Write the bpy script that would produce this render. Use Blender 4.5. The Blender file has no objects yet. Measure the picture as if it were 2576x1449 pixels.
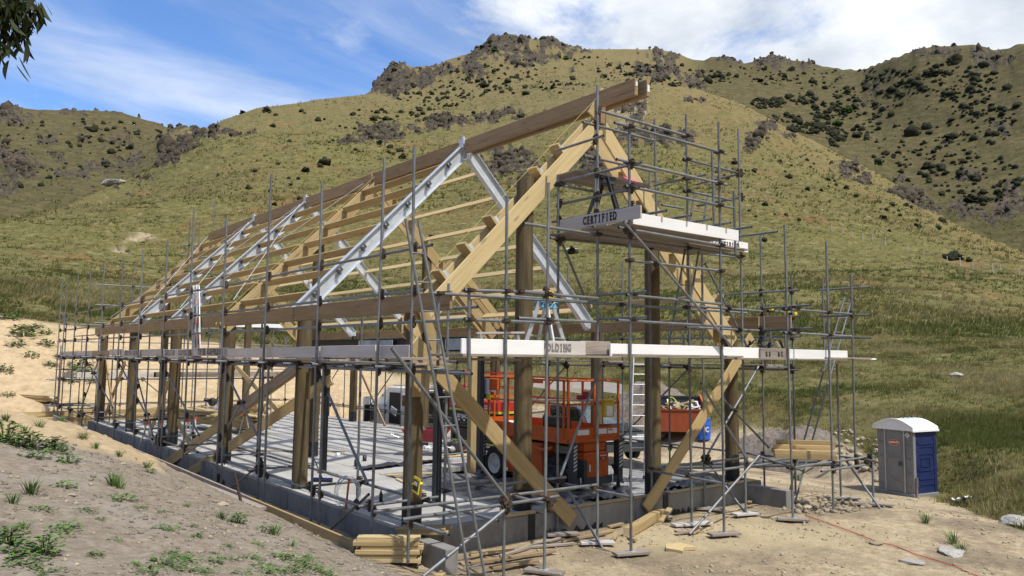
import bpy, math, random
import numpy as np
from mathutils import Vector, Matrix
random.seed(7); rng = np.random.default_rng(11)
SC = bpy.context.scene; COL = SC.collection
# ------------------------------------------------------------------ camera
FPX, PITCH, ROLL, YAW = 1979.741, 0.0875678, 0.0113713, -0.6695147   # focal length for a 2576 px wide frame
EYE = 2.9
def rotcam():
    cp, sp, cr, sr, cy, sy = math.cos(PITCH), math.sin(PITCH), math.cos(ROLL), math.sin(ROLL), math.cos(YAW), math.sin(YAW)
    Rr = np.array([[cr, -sr, 0], [sr, cr, 0], [0, 0, 1.]]); Rp = np.array([[1., 0, 0], [0, cp, sp], [0, -sp, cp]])
    P = np.array([[1., 0, 0], [0, 0, 1], [0, 1, 0]]); Ry = np.array([[cy, -sy, 0], [sy, cy, 0], [0, 0, 1.]])
    return Ry @ P @ Rp @ Rr
RC = rotcam()
cam_d = bpy.data.cameras.new('camera'); cam = bpy.data.objects.new('camera', cam_d); COL.objects.link(cam)
cam_d.sensor_width = 36; cam_d.lens = FPX / 2576 * 36; cam_d.clip_end = 5000; cam_d.clip_start = .05
m = Matrix.Identity(4)
for i in range(3):
    m[i][0] = RC[i, 0]; m[i][1] = RC[i, 1]; m[i][2] = -RC[i, 2]
m[2][3] = EYE
cam.matrix_world = m; SC.camera = cam
# ------------------------------------------------------------------ sun, sky, exposure
SUN_AZ = math.radians(176); SUN_EL = math.radians(61)        # azimuth from +Y towards +X
SC.view_settings.view_transform = 'Standard'; SC.view_settings.look = 'None'
SC.view_settings.exposure = 0.46; SC.view_settings.gamma = 1; SC.view_settings.use_curve_mapping = False
sd = Vector((math.sin(SUN_AZ) * math.cos(SUN_EL), math.cos(SUN_AZ) * math.cos(SUN_EL), math.sin(SUN_EL)))
sl = bpy.data.lights.new('sun', 'SUN'); sl.energy = 3.5; sl.angle = math.radians(1.2); sl.color = (1, .955, .88)
so = bpy.data.objects.new('sun', sl); COL.objects.link(so); so.rotation_euler = (-sd).to_track_quat('-Z', 'Y').to_euler(); so.location = sd * 60
SC.cycles.max_bounces = 5; SC.cycles.diffuse_bounces = 2; SC.cycles.glossy_bounces = 2; SC.cycles.transparent_max_bounces = 6
def build_world():
    w = bpy.data.worlds.new('World'); SC.world = w; w.use_nodes = True
    N, Lk = w.node_tree.nodes, w.node_tree.links; N.clear()
    def nd(t, **k):
        n = N.new(t)
        for a, b in k.items(): setattr(n, a, b)
        return n
    def mth(op, a, b=None, c=None, clamp=False):
        n = nd('ShaderNodeMath', operation=op, use_clamp=clamp)
        for i, v in enumerate((a, b, c)):
            if v is None: continue
            if isinstance(v, (int, float)): n.inputs[i].default_value = v
            else: Lk.new(v, n.inputs[i])
        return n.outputs[0]
    sky = nd('ShaderNodeTexSky', sky_type='NISHITA', sun_disc=False, sun_elevation=SUN_EL, sun_rotation=SUN_AZ, altitude=100, air_density=1.0, dust_density=.6, ozone_density=2.2)
    tc = nd('ShaderNodeTexCoord'); sep = nd('ShaderNodeSeparateXYZ'); Lk.new(tc.outputs['Generated'], sep.inputs[0])
    den = mth('ADD', mth('MAXIMUM', sep.outputs[2], 0.0), .22)
    cx = nd('ShaderNodeCombineXYZ'); Lk.new(mth('DIVIDE', sep.outputs[0], den), cx.inputs[0]); Lk.new(mth('DIVIDE', sep.outputs[1], den), cx.inputs[1])
    def noise(sc, det, rough, mapping=None, dist=0.):
        n = nd('ShaderNodeTexNoise'); n.inputs['Scale'].default_value = sc; n.inputs['Detail'].default_value = det; n.inputs['Roughness'].default_value = rough; n.inputs['Distortion'].default_value = dist
        if mapping:
            mp = nd('ShaderNodeMapping'); mp.inputs['Location'].default_value = mapping[0]; mp.inputs['Rotation'].default_value = (0, 0, mapping[1]); mp.inputs['Scale'].default_value = mapping[2]
            Lk.new(cx.outputs[0], mp.inputs[0]); Lk.new(mp.outputs[0], n.inputs['Vector'])
        else: Lk.new(cx.outputs[0], n.inputs['Vector'])
        return n.outputs['Fac']
    # a broken cloud bank over the land to the +X side, thin cirrus elsewhere
    side = mth('ADD', mth('MULTIPLY', sep.outputs[0], .86), mth('MULTIPLY', sep.outputs[1], -.51))   # to the right of the valley
    bias = mth('MULTIPLY_ADD', side, 1.6, -.09)
    n1 = noise(2.2, 9, .62, ((3.1, 1.7, 0), .5, (1, 1, 1)), .25)
    cov = mth('ADD', mth('MULTIPLY', mth('SUBTRACT', n1, .5), 1.9), bias)
    bank = nd('ShaderNodeMapRange', interpolation_type='SMOOTHSTEP'); Lk.new(cov, bank.inputs[0]); bank.inputs[1].default_value = .02; bank.inputs[2].default_value = .42
    n2 = noise(1.6, 7, .55, ((.4, .2, 0), 1.15, (.62, 2.1, 1)), .5)
    ci = nd('ShaderNodeMapRange', interpolation_type='SMOOTHSTEP'); Lk.new(n2, ci.inputs[0]); ci.inputs[1].default_value = .36; ci.inputs[2].default_value = .74; ci.inputs[4].default_value = .50
    low = nd('ShaderNodeMapRange'); Lk.new(sep.outputs[2], low.inputs[0]); low.inputs[1].default_value = .34; low.inputs[2].default_value = .06; low.inputs[3].default_value = 0; low.inputs[4].default_value = .16
    n3 = noise(2.3, 6, .6, ((7, 2, 0), 0, (1, 1, 1)))
    puff = nd('ShaderNodeMapRange', interpolation_type='SMOOTHSTEP'); Lk.new(mth('ADD', n3, low.outputs[0]), puff.inputs[0]); puff.inputs[1].default_value = .58; puff.inputs[2].default_value = .92; puff.inputs[4].default_value = .85
    mask = mth('MAXIMUM', bank.outputs[0], mth('MAXIMUM', ci.outputs[0], puff.outputs[0]))
    n4 = noise(2.6, 5, .55, ((1, 5, 0), 0, (1, 1, 1)))
    ramp = nd('ShaderNodeValToRGB'); Lk.new(n4, ramp.inputs[0])
    ramp.color_ramp.elements[0].position = .36; ramp.color_ramp.elements[0].color = (.52, .58, .66, 1)
    ramp.color_ramp.elements[1].position = .62; ramp.color_ramp.elements[1].color = (.93, .95, .98, 1)
    b1 = nd('ShaderNodeBackground'); b2 = nd('ShaderNodeBackground'); mx = nd('ShaderNodeMixShader'); out = nd('ShaderNodeOutputWorld')
    hs = nd('ShaderNodeHueSaturation'); hs.inputs['Saturation'].default_value = 1.06; tm = nd('ShaderNodeMix', data_type='RGBA', blend_type='MULTIPLY'); tm.inputs['Factor'].default_value = 1; tm.inputs['B'].default_value = (.72, .82, 1.0, 1); Lk.new(sky.outputs[0], tm.inputs['A']); Lk.new(tm.outputs['Result'], hs.inputs['Color'])
    Lk.new(hs.outputs[0], b1.inputs[0]); b1.inputs[1].default_value = .15
    Lk.new(ramp.outputs[0], b2.inputs[0]); b2.inputs[1].default_value = .88
    Lk.new(mask, mx.inputs[0]); Lk.new(b1.outputs[0], mx.inputs[1]); Lk.new(b2.outputs[0], mx.inputs[2]); Lk.new(mx.outputs[0], out.inputs[0])
build_world()
# ------------------------------------------------------------------ materials
MAT = {}
def mat(name, col, rough=.8, metal=0., var=.25, scale=6., stretch=(1, 1, 1), col2=None, bump=.0, bscale=None, spec=.4, rnd=.0, detail=6, c3=None, c3s=2., c3t=(.55, .65), knots=0.):
    """procedural material: colour noise between two tones, an optional patchy third tone, bump, and a per-object tint."""
    M = bpy.data.materials.new(name); M.use_nodes = True; MAT[name] = M
    N, Lk = M.node_tree.nodes, M.node_tree.links; B = N['Principled BSDF']
    B.inputs['Roughness'].default_value = rough; B.inputs['Metallic'].default_value = metal; B.inputs['Specular IOR Level'].default_value = spec
    tc = N.new('ShaderNodeTexCoord'); mp = N.new('ShaderNodeMapping'); mp.inputs['Scale'].default_value = stretch; Lk.new(tc.outputs['Object'], mp.inputs[0])
    oi = N.new('ShaderNodeObjectInfo'); ad = N.new('ShaderNodeVectorMath'); ad.operation = 'ADD'
    sc = N.new('ShaderNodeVectorMath'); sc.operation = 'SCALE'; sc.inputs[0].default_value = (17, 9, 13); Lk.new(oi.outputs['Random'], sc.inputs['Scale'])
    Lk.new(mp.outputs[0], ad.inputs[0]); Lk.new(sc.outputs[0], ad.inputs[1])
    n = N.new('ShaderNodeTexNoise'); n.inputs['Scale'].default_value = scale; n.inputs['Detail'].default_value = detail; n.inputs['Roughness'].default_value = .62; Lk.new(ad.outputs[0], n.inputs['Vector'])
    r = N.new('ShaderNodeValToRGB'); Lk.new(n.outputs['Fac'], r.inputs[0])
    c2 = col2 or tuple(min(1, c * (1 + var)) for c in col); c1 = col if col2 else tuple(c * (1 - var) for c in col)
    r.color_ramp.elements[0].position = .3; r.color_ramp.elements[0].color = (*c1, 1); r.color_ramp.elements[1].position = .7; r.color_ramp.elements[1].color = (*c2, 1)
    last = r.outputs[0]
    if c3:
        n3 = N.new('ShaderNodeTexNoise'); n3.inputs['Scale'].default_value = c3s; n3.inputs['Detail'].default_value = 8; n3.inputs['Roughness'].default_value = .7; Lk.new(ad.outputs[0], n3.inputs['Vector'])
        mr = N.new('ShaderNodeMapRange'); mr.inputs[1].default_value, mr.inputs[2].default_value = c3t; Lk.new(n3.outputs['Fac'], mr.inputs[0])
        mx = N.new('ShaderNodeMix'); mx.data_type = 'RGBA'; Lk.new(mr.outputs[0], mx.inputs['Factor']); Lk.new(last, mx.inputs['A']); mx.inputs['B'].default_value = (*c3, 1); last = mx.outputs['Result']
    if knots:
        km = N.new('ShaderNodeMapping'); km.inputs['Scale'].default_value = (1.5, 6, 6); Lk.new(tc.outputs['Object'], km.inputs[0]); ka = N.new('ShaderNodeVectorMath'); ka.operation = 'ADD'; Lk.new(km.outputs[0], ka.inputs[0]); Lk.new(sc.outputs[0], ka.inputs[1])
        vo = N.new('ShaderNodeTexVoronoi'); vo.inputs['Scale'].default_value = 1.0; vo.inputs['Randomness'].default_value = 1.0; Lk.new(ka.outputs[0], vo.inputs['Vector']); kr = N.new('ShaderNodeMapRange'); kr.inputs[1].default_value = .19; kr.inputs[2].default_value = .10; kr.inputs[4].default_value = knots; Lk.new(vo.outputs['Distance'], kr.inputs[0])
        kx = N.new('ShaderNodeMix'); kx.data_type = 'RGBA'; Lk.new(kr.outputs[0], kx.inputs['Factor']); Lk.new(last, kx.inputs['A']); kx.inputs['B'].default_value = (.10, .05, .02, 1); last = kx.outputs['Result']
    if rnd:
        hs = N.new('ShaderNodeHueSaturation'); mr = N.new('ShaderNodeMapRange'); Lk.new(oi.outputs['Random'], mr.inputs[0]); mr.inputs[3].default_value = 1 - rnd; mr.inputs[4].default_value = 1 + rnd
        Lk.new(mr.outputs[0], hs.inputs['Value']); Lk.new(last, hs.inputs['Color']); last = hs.outputs[0]
    Lk.new(last, B.inputs['Base Color'])
    if bump:
        nb = N.new('ShaderNodeTexNoise'); nb.inputs['Scale'].default_value = bscale or scale * 3; nb.inputs['Detail'].default_value = 5; Lk.new(ad.outputs[0], nb.inputs['Vector'])
        bp = N.new('ShaderNodeBump'); bp.inputs['Strength'].default_value = bump; bp.inputs['Distance'].default_value = .02; Lk.new(nb.outputs['Fac'], bp.inputs['Height']); Lk.new(bp.outputs[0], B.inputs['Normal'])
    return M
GR = (.5, 9, 9)   # grain runs along local X
mat('galv', (.105, .112, .118), .45, .3, scale=5, stretch=(6, 6, 1.2), col2=(.235, .248, .258), c3=(.55, .56, .56), c3s=7, c3t=(.66, .74), rnd=.16)
mat('galv_dark', (.06, .06, .065), .5, .4, col2=(.13, .13, .135), scale=6)
mat('bore', (.012, .012, .012), .9)
mat('rusty', (.032, .025, .020), .75, .3, col2=(.095, .062, .040), scale=30)
mat('zinc', (.50, .54, .58), .38, .35, col2=(.74, .78, .82), scale=4, stretch=(1, 3, 3), c3=(.42, .46, .5), c3s=9, c3t=(.55, .7), rnd=.04)
mat('zinc_dark', (.10, .10, .11), .5, .4)
mat('pine', (.33, .235, .105), .72, 0, col2=(.47, .352, .175), scale=2.2, stretch=GR, c3=(.27, .16, .055), c3s=1.3, c3t=(.62, .80), rnd=.2, bump=.15, knots=.5)
mat('pine_pale', (.42, .315, .145), .72, 0, col2=(.54, .425, .225), scale=2.2, stretch=GR, c3=(.36, .22, .08), c3s=1.6, c3t=(.64, .8), rnd=.14, bump=.12, knots=.5)
mat('pine_brown', (.25, .17, .088), .75, 0, col2=(.38, .265, .145), scale=2, stretch=GR, c3=(.10, .052, .022), c3s=1.2, c3t=(.58, .75), rnd=.15, bump=.15, knots=.4)
mat('pole_wood', (.062, .045, .022), .88, 0, col2=(.150, .112, .056), scale=2.6, stretch=(5, 5, .5), c3=(.20, .155, .08), c3s=3.2, c3t=(.58, .72), rnd=.12, bump=.35)
mat('end_grain', (.55, .43, .25), .8, 0, col2=(.68, .56, .36), scale=14)
mat('wrap_black', (.012, .013, .015), .45, 0, col2=(.03, .033, .037), scale=9, bump=.5, bscale=14)
mat('plank_old', (.20, .165, .138), .85, 0, col2=(.37, .315, .265), scale=2.4, stretch=GR, c3=(.11, .085, .07), c3s=2, c3t=(.56, .72), rnd=.16, bump=.3)
mat('board_grey', (.44, .405, .375), .7, 0, col2=(.56, .525, .49), scale=1.6, stretch=(.7, 5, 5), c3=(.27, .25, .23), c3s=3, c3t=(.60, .8), rnd=.09)
mat('board_white', (.74, .74, .73), .6, 0, col2=(.84, .84, .83), scale=1.4, stretch=(.6, 5, 5), c3=(.52, .52, .51), c3s=2.5, c3t=(.62, .85), rnd=.04)
mat('stencil', (.02, .02, .02), .7, 0, col2=(.05, .05, .05), scale=20)
mat('stencil_faded', (.13, .12, .12), .8, 0, col2=(.24, .23, .22), scale=20)
mat('slab', (.32, .31, .288), .8, 0, col2=(.45, .438, .41), scale=1.1, c3=(.25, .24, .222), c3s=.7, c3t=(.5, .72), bump=.15, bscale=40)
mat('slab_wet', (.21, .21, .205), .7, 0, col2=(.33, .33, .32), scale=1.3, bump=.1, bscale=30)
mat('concrete', (.17, .163, .150), .85, 0, col2=(.28, .27, .25), scale=1.4, stretch=(1, 1, .35), c3=(.075, .075, .075), c3s=1.6, c3t=(.52, .7), bump=.25, bscale=20)
mat('tar', (.010, .011, .013), .5, 0, col2=(.024, .026, .03), scale=12)
mat('poly_black', (.014, .015, .018), .32, 0, col2=(.035, .037, .042), scale=6, bump=.9, bscale=5, spec=.6)
mat('poly_dusty', (.05, .055, .06), .45, 0, col2=(.17, .17, .165), scale=3.5, c3=(.36, .31, .225), c3s=2.2, c3t=(.55, .68), bump=.9, bscale=6)
mat('steel_navy', (.033, .04, .052), .45, .2, col2=(.047, .055, .07), scale=2, rnd=.05)
mat('steel_pale', (.40, .47, .54), .5, .2, scale=3)
mat('orange', (.46, .078, .010), .5, 0, col2=(.56, .11, .016), scale=3, c3=(.22, .05, .015), c3s=2.4, c3t=(.64, .8), rnd=.05)
mat('orange_deep', (.20, .038, .012), .6, 0, col2=(.29, .056, .015), scale=4, c3=(.15, .05, .02), c3s=4, c3t=(.62, .75))
mat('red_paint', (.40, .022, .018), .4, 0, col2=(.50, .035, .025), scale=3, rnd=.04)
mat('maroon', (.26, .018, .032), .35, 0, col2=(.36, .03, .045), scale=4)
mat('yellow', (.80, .62, .03), .5, 0, col2=(.86, .70, .07), scale=5)
mat('yellow_dull', (.50, .36, .035), .6, 0, col2=(.60, .44, .06), scale=6)
mat('char', (.035, .04, .044), .5, .1, col2=(.06, .066, .072), scale=4, c3=(.12, .12, .115), c3s=5, c3t=(.68, .8))
mat('black', (.010, .010, .011), .45, 0, col2=(.02, .02, .022), scale=8)
mat('tyre', (.014, .014, .015), .85, 0, col2=(.04, .038, .035), scale=9, bump=.2)
mat('rim', (.55, .53, .49), .55, 0, col2=(.70, .68, .63), scale=6, c3=(.35, .3, .24), c3s=5, c3t=(.6, .75))
mat('beige', (.48, .45, .38), .6, 0, col2=(.58, .55, .48), scale=4)
mat('alu', (.52, .535, .55), .35, .55, col2=(.68, .69, .70), scale=5, rnd=.05)
mat('white_paint', (.76, .77, .77), .35, 0, col2=(.82, .83, .83), scale=3)
mat('white_plastic', (.78, .79, .79), .5, 0, col2=(.86, .87, .87), scale=3)
mat('paper', (.74, .74, .72), .8, 0, var=.08, scale=9)
mat('glass', (.018, .022, .026), .08, 0, var=.1, spec=.8)
mat('glass_pale', (.16, .19, .21), .08, 0, var=.3, scale=2, spec=.8)
mat('suv_paint', (.022, .026, .034), .25, .3, col2=(.03, .035, .045), scale=2, spec=.6)
mat('suv_hood', (.055, .075, .10), .25, .3, col2=(.07, .09, .12), scale=2, spec=.6)
mat('loo_grey', (.19, .19, .186), .55, 0, col2=(.235, .235, .23), scale=3, rnd=.02)
mat('loo_blue', (.011, .020, .082), .5, 0, col2=(.017, .030, .11), scale=3, c3=(.07, .085, .15), c3s=4, c3t=(.7, .85))
mat('loo_trim', (.48, .44, .36), .5, 0, var=.1)
mat('barrel_blue', (.018, .10, .46), .4, 0, col2=(.028, .135, .54), scale=3)
mat('step_blue', (.09, .30, .46), .5, 0, col2=(.14, .37, .54), scale=5)
mat('rope', (.66, .62, .52), .8); mat('string_yellow', (.50, .42, .12), .7); mat('cable_red', (.52, .06, .035), .5); mat('lime', (.42, .50, .05), .5)
mat('pink', (.75, .10, .20), .6); mat('cable_white', (.72, .71, .67), .5, 0, rnd=.05)
mat('stone', (.25, .205, .14), .95, 0, col2=(.44, .365, .255), scale=7, rnd=.22, bump=.4)
mat('stone_grey', (.22, .21, .19), .9, 0, col2=(.40, .38, .34), scale=5, rnd=.15, bump=.4)
mat('clod', (.16, .133, .105), .95, 0, col2=(.30, .255, .205), scale=9, rnd=.2, bump=.5)
mat('heap', (.105, .085, .068), .95, 0, col2=(.22, .18, .14), scale=5, c3=(.30, .25, .19), c3s=3, c3t=(.58, .7), bump=.8, bscale=9)
mat('rock', (.024, .019, .0135), .95, 0, col2=(.105, .085, .058), scale=.5, c3=(.19, .165, .12), c3s=1.1, c3t=(.60, .74), bump=1.0, bscale=1.8, detail=10, spec=.1)
mat('boulder', (.28, .27, .24), .9, 0, col2=(.46, .44, .40), scale=.5, c3=(.16, .15, .13), c3s=1., c3t=(.55, .66), bump=.7, bscale=2)
mat('scrub', (.012, .014, .007), .95, 0, col2=(.040, .040, .020), scale=1.6, rnd=.35, spec=.15)
mat('scrub_green', (.03, .055, .012), .9, 0, col2=(.07, .11, .025), scale=1.6, rnd=.2, spec=.15)
mat('weed', (.05, .10, .02), .6, 0, col2=(.12, .20, .045), scale=11, rnd=.25, spec=.25)
mat('leaf_gum', (.014, .022, .006), .65, 0, col2=(.040, .05, .014), scale=6, rnd=.4, spec=.15)
mat('bark', (.10, .065, .04), .9, 0, scale=8)
# ------------------------------------------------------------------ mesh helpers
def lk(o): COL.objects.link(o); return o
def tag(o, label=None, cat=None, group=None, kind=None):
    for k, v in (('label', label), ('category', cat), ('group', group), ('kind', kind)):
        if v: o[k] = v
    return o
def thing(name, label, cat, loc=(0, 0, 0), rz=0., group=None):
    o = bpy.data.objects.new(name, None); o.empty_display_size = .2; o.location = loc; o.rotation_euler = (0, 0, rz); lk(o)
    return tag(o, label, cat, group)
class MB:
    def __init__(s): s.v = []; s.f = []; s.mi = []; s.sm = []
    def add(s, vs, fs, mi=0, sm=False):
        b = len(s.v); s.v += [tuple(v) for v in vs]
        for f in fs: s.f.append(tuple(b + i for i in f)); s.mi.append(mi); s.sm.append(sm)
        return s
    def box(s, c, d, M=None, mi=0, taper=1.):
        x, y, z = (k / 2 for k in d); vs = []
        for sz in (-1, 1):
            t = taper if sz > 0 else 1
            vs += [Vector((sx * x * t, sy * y * t, sz * z)) for sx, sy in ((-1, -1), (1, -1), (1, 1), (-1, 1))]
        c = Vector(c); vs = [(M @ v if M else v) + c for v in vs]
        return s.add(vs, [(3, 2, 1, 0), (4, 5, 6, 7), (0, 1, 5, 4), (1, 2, 6, 5), (2, 3, 7, 6), (3, 0, 4, 7)], mi)
    def bar(s, a, b, w, h=None, mi=0, up=(0, 0, 1)):
        a, b = Vector(a), Vector(b); F = frame(b - a, up); return s.box((a + b) / 2, ((b - a).length, w, h or w), F, mi)
    def tube(s, a, b, r, n=8, r2=None, mi=0, capmi=None):
        a, b = Vector(a), Vector(b); F = frame(b - a, (0, 0, 1)); r2 = r if r2 is None else r2; vs = []
        for p, q in ((a, r), (b, r2)):
            for k in range(n):
                t = 2 * math.pi * k / n; vs.append(p + F @ Vector((0, q * math.cos(t), q * math.sin(t))))
        s.add(vs, [(k, (k + 1) % n, n + (k + 1) % n, n + k) for k in range(n)], mi, True)
        cm = mi if capmi is None else capmi
        s.add(vs[:n], [tuple(range(n))[::-1]], cm); s.add(vs[n:], [tuple(range(n))], cm); return s
    def path(s, pts, r, n=5, mi=0):
        for a, b in zip(pts[:-1], pts[1:]): s.tube(a, b, r, n, mi=mi)
        return s
    def prism(s, poly, axis, a, b, mi=0):
        """poly: 2-D outline in the plane across axis ('x','y' or 'z'); extruded from a to b."""
        def P(u, v, t): return {'x': (t, u, v), 'y': (u, t, v), 'z': (u, v, t)}[axis]
        n = len(poly); vs = [P(u, v, a) for u, v in poly] + [P(u, v, b) for u, v in poly]
        return s.add(vs, [tuple(range(n)), tuple(range(2 * n - 1, n - 1, -1))] + [(k, n + k, n + (k + 1) % n, (k + 1) % n) for k in range(n)], mi)
    def lathe(s, prof, c=(0, 0, 0), n=20, mi=0, axis='z'):
        vs = []
        for r, z in prof:
            for k in range(n):
                t = 2 * math.pi * k / n; p = (r * math.cos(t), r * math.sin(t), z)
                if axis == 'x': p = (p[2], p[0], p[1])
                if axis == 'y': p = (p[0], p[2], p[1])
                vs.append(Vector(p) + Vector(c))
        fs = [(i * n + k, i * n + (k + 1) % n, (i + 1) * n + (k + 1) % n, (i + 1) * n + k) for i in range(len(prof) - 1) for k in range(n)]
        return s.add(vs, fs, mi, True)
    def mesh(s, name, mats):
        me = bpy.data.meshes.new(name); me.from_pydata([tuple(v) for v in s.v], [], s.f)
        for m_ in (mats if isinstance(mats, (list, tuple)) else [mats]): me.materials.append(MAT[m_])
        me.polygons.foreach_set('material_index', s.mi); me.polygons.foreach_set('use_smooth', s.sm); me.update(); return me
    def obj(s, name, mats, parent=None, loc=(0, 0, 0), bevel=0):
        o = bpy.data.objects.new(name, s.mesh(name, mats)); o.location = loc; o.parent = parent; lk(o)
        if bevel: bv = o.modifiers.new('bevel', 'BEVEL'); bv.width = bevel; bv.segments = 2; bv.limit_method = 'ANGLE'
        return o
def frame(d, up=(0, 0, 1)):
    x = Vector(d).normalized(); up = Vector(up)
    if abs(x.dot(up.normalized())) > .985: up = Vector((1, 0, 0)) if abs(x.x) < .9 else Vector((0, 1, 0))
    y = up.cross(x).normalized(); z = x.cross(y)
    return Matrix((x, y, z)).transposed()
def beam(name, a, b, w, h, material, parent=None, up=(0, 0, 1), bevel=.004, org=None, ends=None):
    """a timber or plate from a to b (world), its mesh built along its own X axis so the grain follows it."""
    a, b = Vector(a), Vector(b); F = frame(b - a, up); L = (b - a).length
    mb = MB().box((0, 0, 0), (L, w, h)); mats = [material]
    if ends: mats.append(ends); mb.mi[3] = mb.mi[5] = 1
    o = bpy.data.objects.new(name, mb.mesh(name, mats)); M4 = F.to_4x4(); M4.translation = (a + b) / 2 - (Vector(org) if org is not None else Vector(parent.location) if parent else Vector())
    o.parent = parent; o.matrix_local = M4; lk(o)
    if bevel: bv = o.modifiers.new('bevel', 'BEVEL'); bv.width = bevel; bv.segments = 1
    return o
def pipe(name, a, b, r, parent, material='galv', n=10, org=None):
    a, b = Vector(a), Vector(b); F = frame(b - a); L = (b - a).length
    q = Matrix(((0, 0, 1), (1, 0, 0), (0, 1, 0)))       # mesh built along Z
    mb = MB(); vs = []
    for z in (-L / 2, L / 2):
        vs += [(r * math.cos(2 * math.pi * k / n), r * math.sin(2 * math.pi * k / n), z) for k in range(n)]
    mb.add(vs, [(k, (k + 1) % n, n + (k + 1) % n, n + k) for k in range(n)], 0, True)
    mb.add([(x * .97, y * .97, z * .998) for x, y, z in vs], [tuple(range(n))[::-1], tuple(range(n, 2 * n))], 1)
    o = bpy.data.objects.new(name, mb.mesh(name, [material, 'bore'])); x, y, z = F.col[0], F.col[1], F.col[2]
    M4 = Matrix((y, z, x)).transposed().to_4x4(); M4.translation = (a + b) / 2 - (Vector(org) if org is not None else Vector(parent.location) if parent else Vector())
    o.parent = parent; o.matrix_local = M4; return lk(o)
def text(s, size, M4, material, parent=None, name='lettering', depth=.003, bold=0., sx=1.):
    c = bpy.data.curves.new(name, 'FONT'); c.body = s; c.size = size; c.extrude = depth; c.offset = bold; c.align_x = 'CENTER'; c.align_y = 'CENTER'; c.resolution_u = 2
    t = bpy.data.objects.new(name, c); me = bpy.data.meshes.new_from_object(t); bpy.data.objects.remove(t)
    me.materials.clear(); me.materials.append(MAT[material])
    if sx != 1:
        for v in me.vertices: v.co.x *= sx
    o = bpy.data.objects.new(name, me); o.parent = parent; o.matrix_local = M4; return lk(o)
def facing(loc, right, up):
    r, u = Vector(right).normalized(), Vector(up).normalized(); n = r.cross(u)
    M4 = Matrix((r, u, n)).transposed().to_4x4(); M4.translation = Vector(loc); return M4
def copy_tree(o, parent=None):
    c = o.copy(); COL.objects.link(c); c.parent = parent
    for ch in list(o.children): copy_tree(ch, c)
    return c
# ------------------------------------------------------------------ terrain
def _hash(i, j, s):
    n = (i.astype(np.int64) * 374761393 + j.astype(np.int64) * 668265263 + s * 974634271) & 0x7fffffff
    n = ((n ^ (n >> 13)) * 1274126177) & 0x7fffffff
    return ((n ^ (n >> 16)) & 0xffff) / 65535.
def vnoise(x, y, s=0):
    i, j = np.floor(x), np.floor(y); u, v = x - i, y - j; u = u * u * (3 - 2 * u); v = v * v * (3 - 2 * v)
    a, b, c, d = _hash(i, j, s), _hash(i + 1, j, s), _hash(i, j + 1, s), _hash(i + 1, j + 1, s)
    return (a + (b - a) * u) * (1 - v) + (c + (d - c) * u) * v
def fbm(x, y, o=5, s=0, ridge=False, gain=.5):
    t = 0; a = 1; n = 0
    for k in range(o):
        q = vnoise(x, y, s + k)
        t = t + a * ((1 - np.abs(2 * q - 1)) if ridge else q); n += a; a *= gain; x, y = x * 2.03 + 13.1, y * 2.03 + 7.7
    return t / n
def pxdir(x, y):
    """photo pixel (2576 x 1449 frame) -> azimuth and tan(elevation)"""
    x, y = np.asarray(x, float), np.asarray(y, float)
    v = np.stack([(x - 1288) / FPX, -(y - 724.5) / FPX, np.ones_like(x)], -1) @ RC.T
    return np.arctan2(v[..., 0], v[..., 1]), v[..., 2] / np.hypot(v[..., 0], v[..., 1])
def smooth(e0, e1, x): t = np.clip((x - e0) / (e1 - e0), 0, 1); return t * t * (3 - 2 * t)
def near_z(X, Y):
    s = np.minimum(.25 + .022 * np.clip(Y, 0, 60), .65); u = np.maximum(5.93 - X, 0)
    berm = -.17 + .006 * np.clip(Y - 11, 0, 40) + 2.2 * (1 - np.exp(-u * s / 2.2))
    site = -.45 - .10 * np.maximum(X - 18.5, 0) - .02 * np.maximum(8 - Y, 0) + .10 * smooth(-.6, .3, 6.95 - X) * (Y > 11) - .3 * smooth(38, 42, Y)
    w = np.where(Y > 11.3, smooth(5.99, 5.90, X), smooth(7.2, 5.6, X + .05 * (11.3 - Y)))
    fade = 1 - smooth(25, 36, Y)
    z = site * (1 - w) + np.maximum(berm * fade + (1 - fade) * (-.5 + .35 * np.minimum(u, 3) / 3), -.6) * w
    return z
AZL, AZR = math.radians(2.5), math.radians(74.5)
def curve(pts):
    a = np.array(pts, float); az, t = pxdir(a[:, 0], a[:, 1]); o = np.argsort(az); r = np.interp(az, az[o], a[o, 2]); return az[o], t[o], r[o]
K1 = curve([(-300, 792, 60), (0, 795, 58), (117, 812, 57), (281, 833, 57), (480, 858, 57), (800, 905, 57), (950, 928, 56), (1050, 955, 52), (1200, 975, 46), (1500, 975, 43), (1800, 985, 40), (2100, 1000, 38), (2300, 1030, 34), (2576, 1110, 30), (2900, 1180, 24)])
K2 = curve([(-300, 728, 72), (0, 742, 72), (250, 785, 70), (480, 815, 68), (800, 852, 66), (1100, 872, 64), (1400, 880, 60), (1700, 885, 56), (2000, 890, 53), (2300, 897, 50), (2576, 905, 48), (2900, 910, 46)])
K3 = curve([(-300, 672, 120), (0, 665, 120), (270, 662, 125), (490, 660, 130), (800, 655, 135), (1100, 650, 140), (1400, 640, 140), (1700, 640, 135), (2000, 660, 130), (2300, 720, 120), (2576, 770, 110), (2900, 830, 100)])
K4 = curve([(-300, 600, 190), (0, 557, 190), (150, 520, 220), (270, 470, 250), (380, 425, 270), (440, 380, 290), (500, 335, 320), (560, 300, 330), (650, 270, 340), (800, 250, 350), (935, 236, 370), (1100, 240, 365), (1250, 228, 350), (1400, 212, 340), (1640, 205, 330), (1740, 220, 325), (1850, 250, 320), (2000, 330, 310), (2200, 430, 290), (2400, 560, 250), (2576, 640, 230), (2900, 760, 200)])
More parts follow.
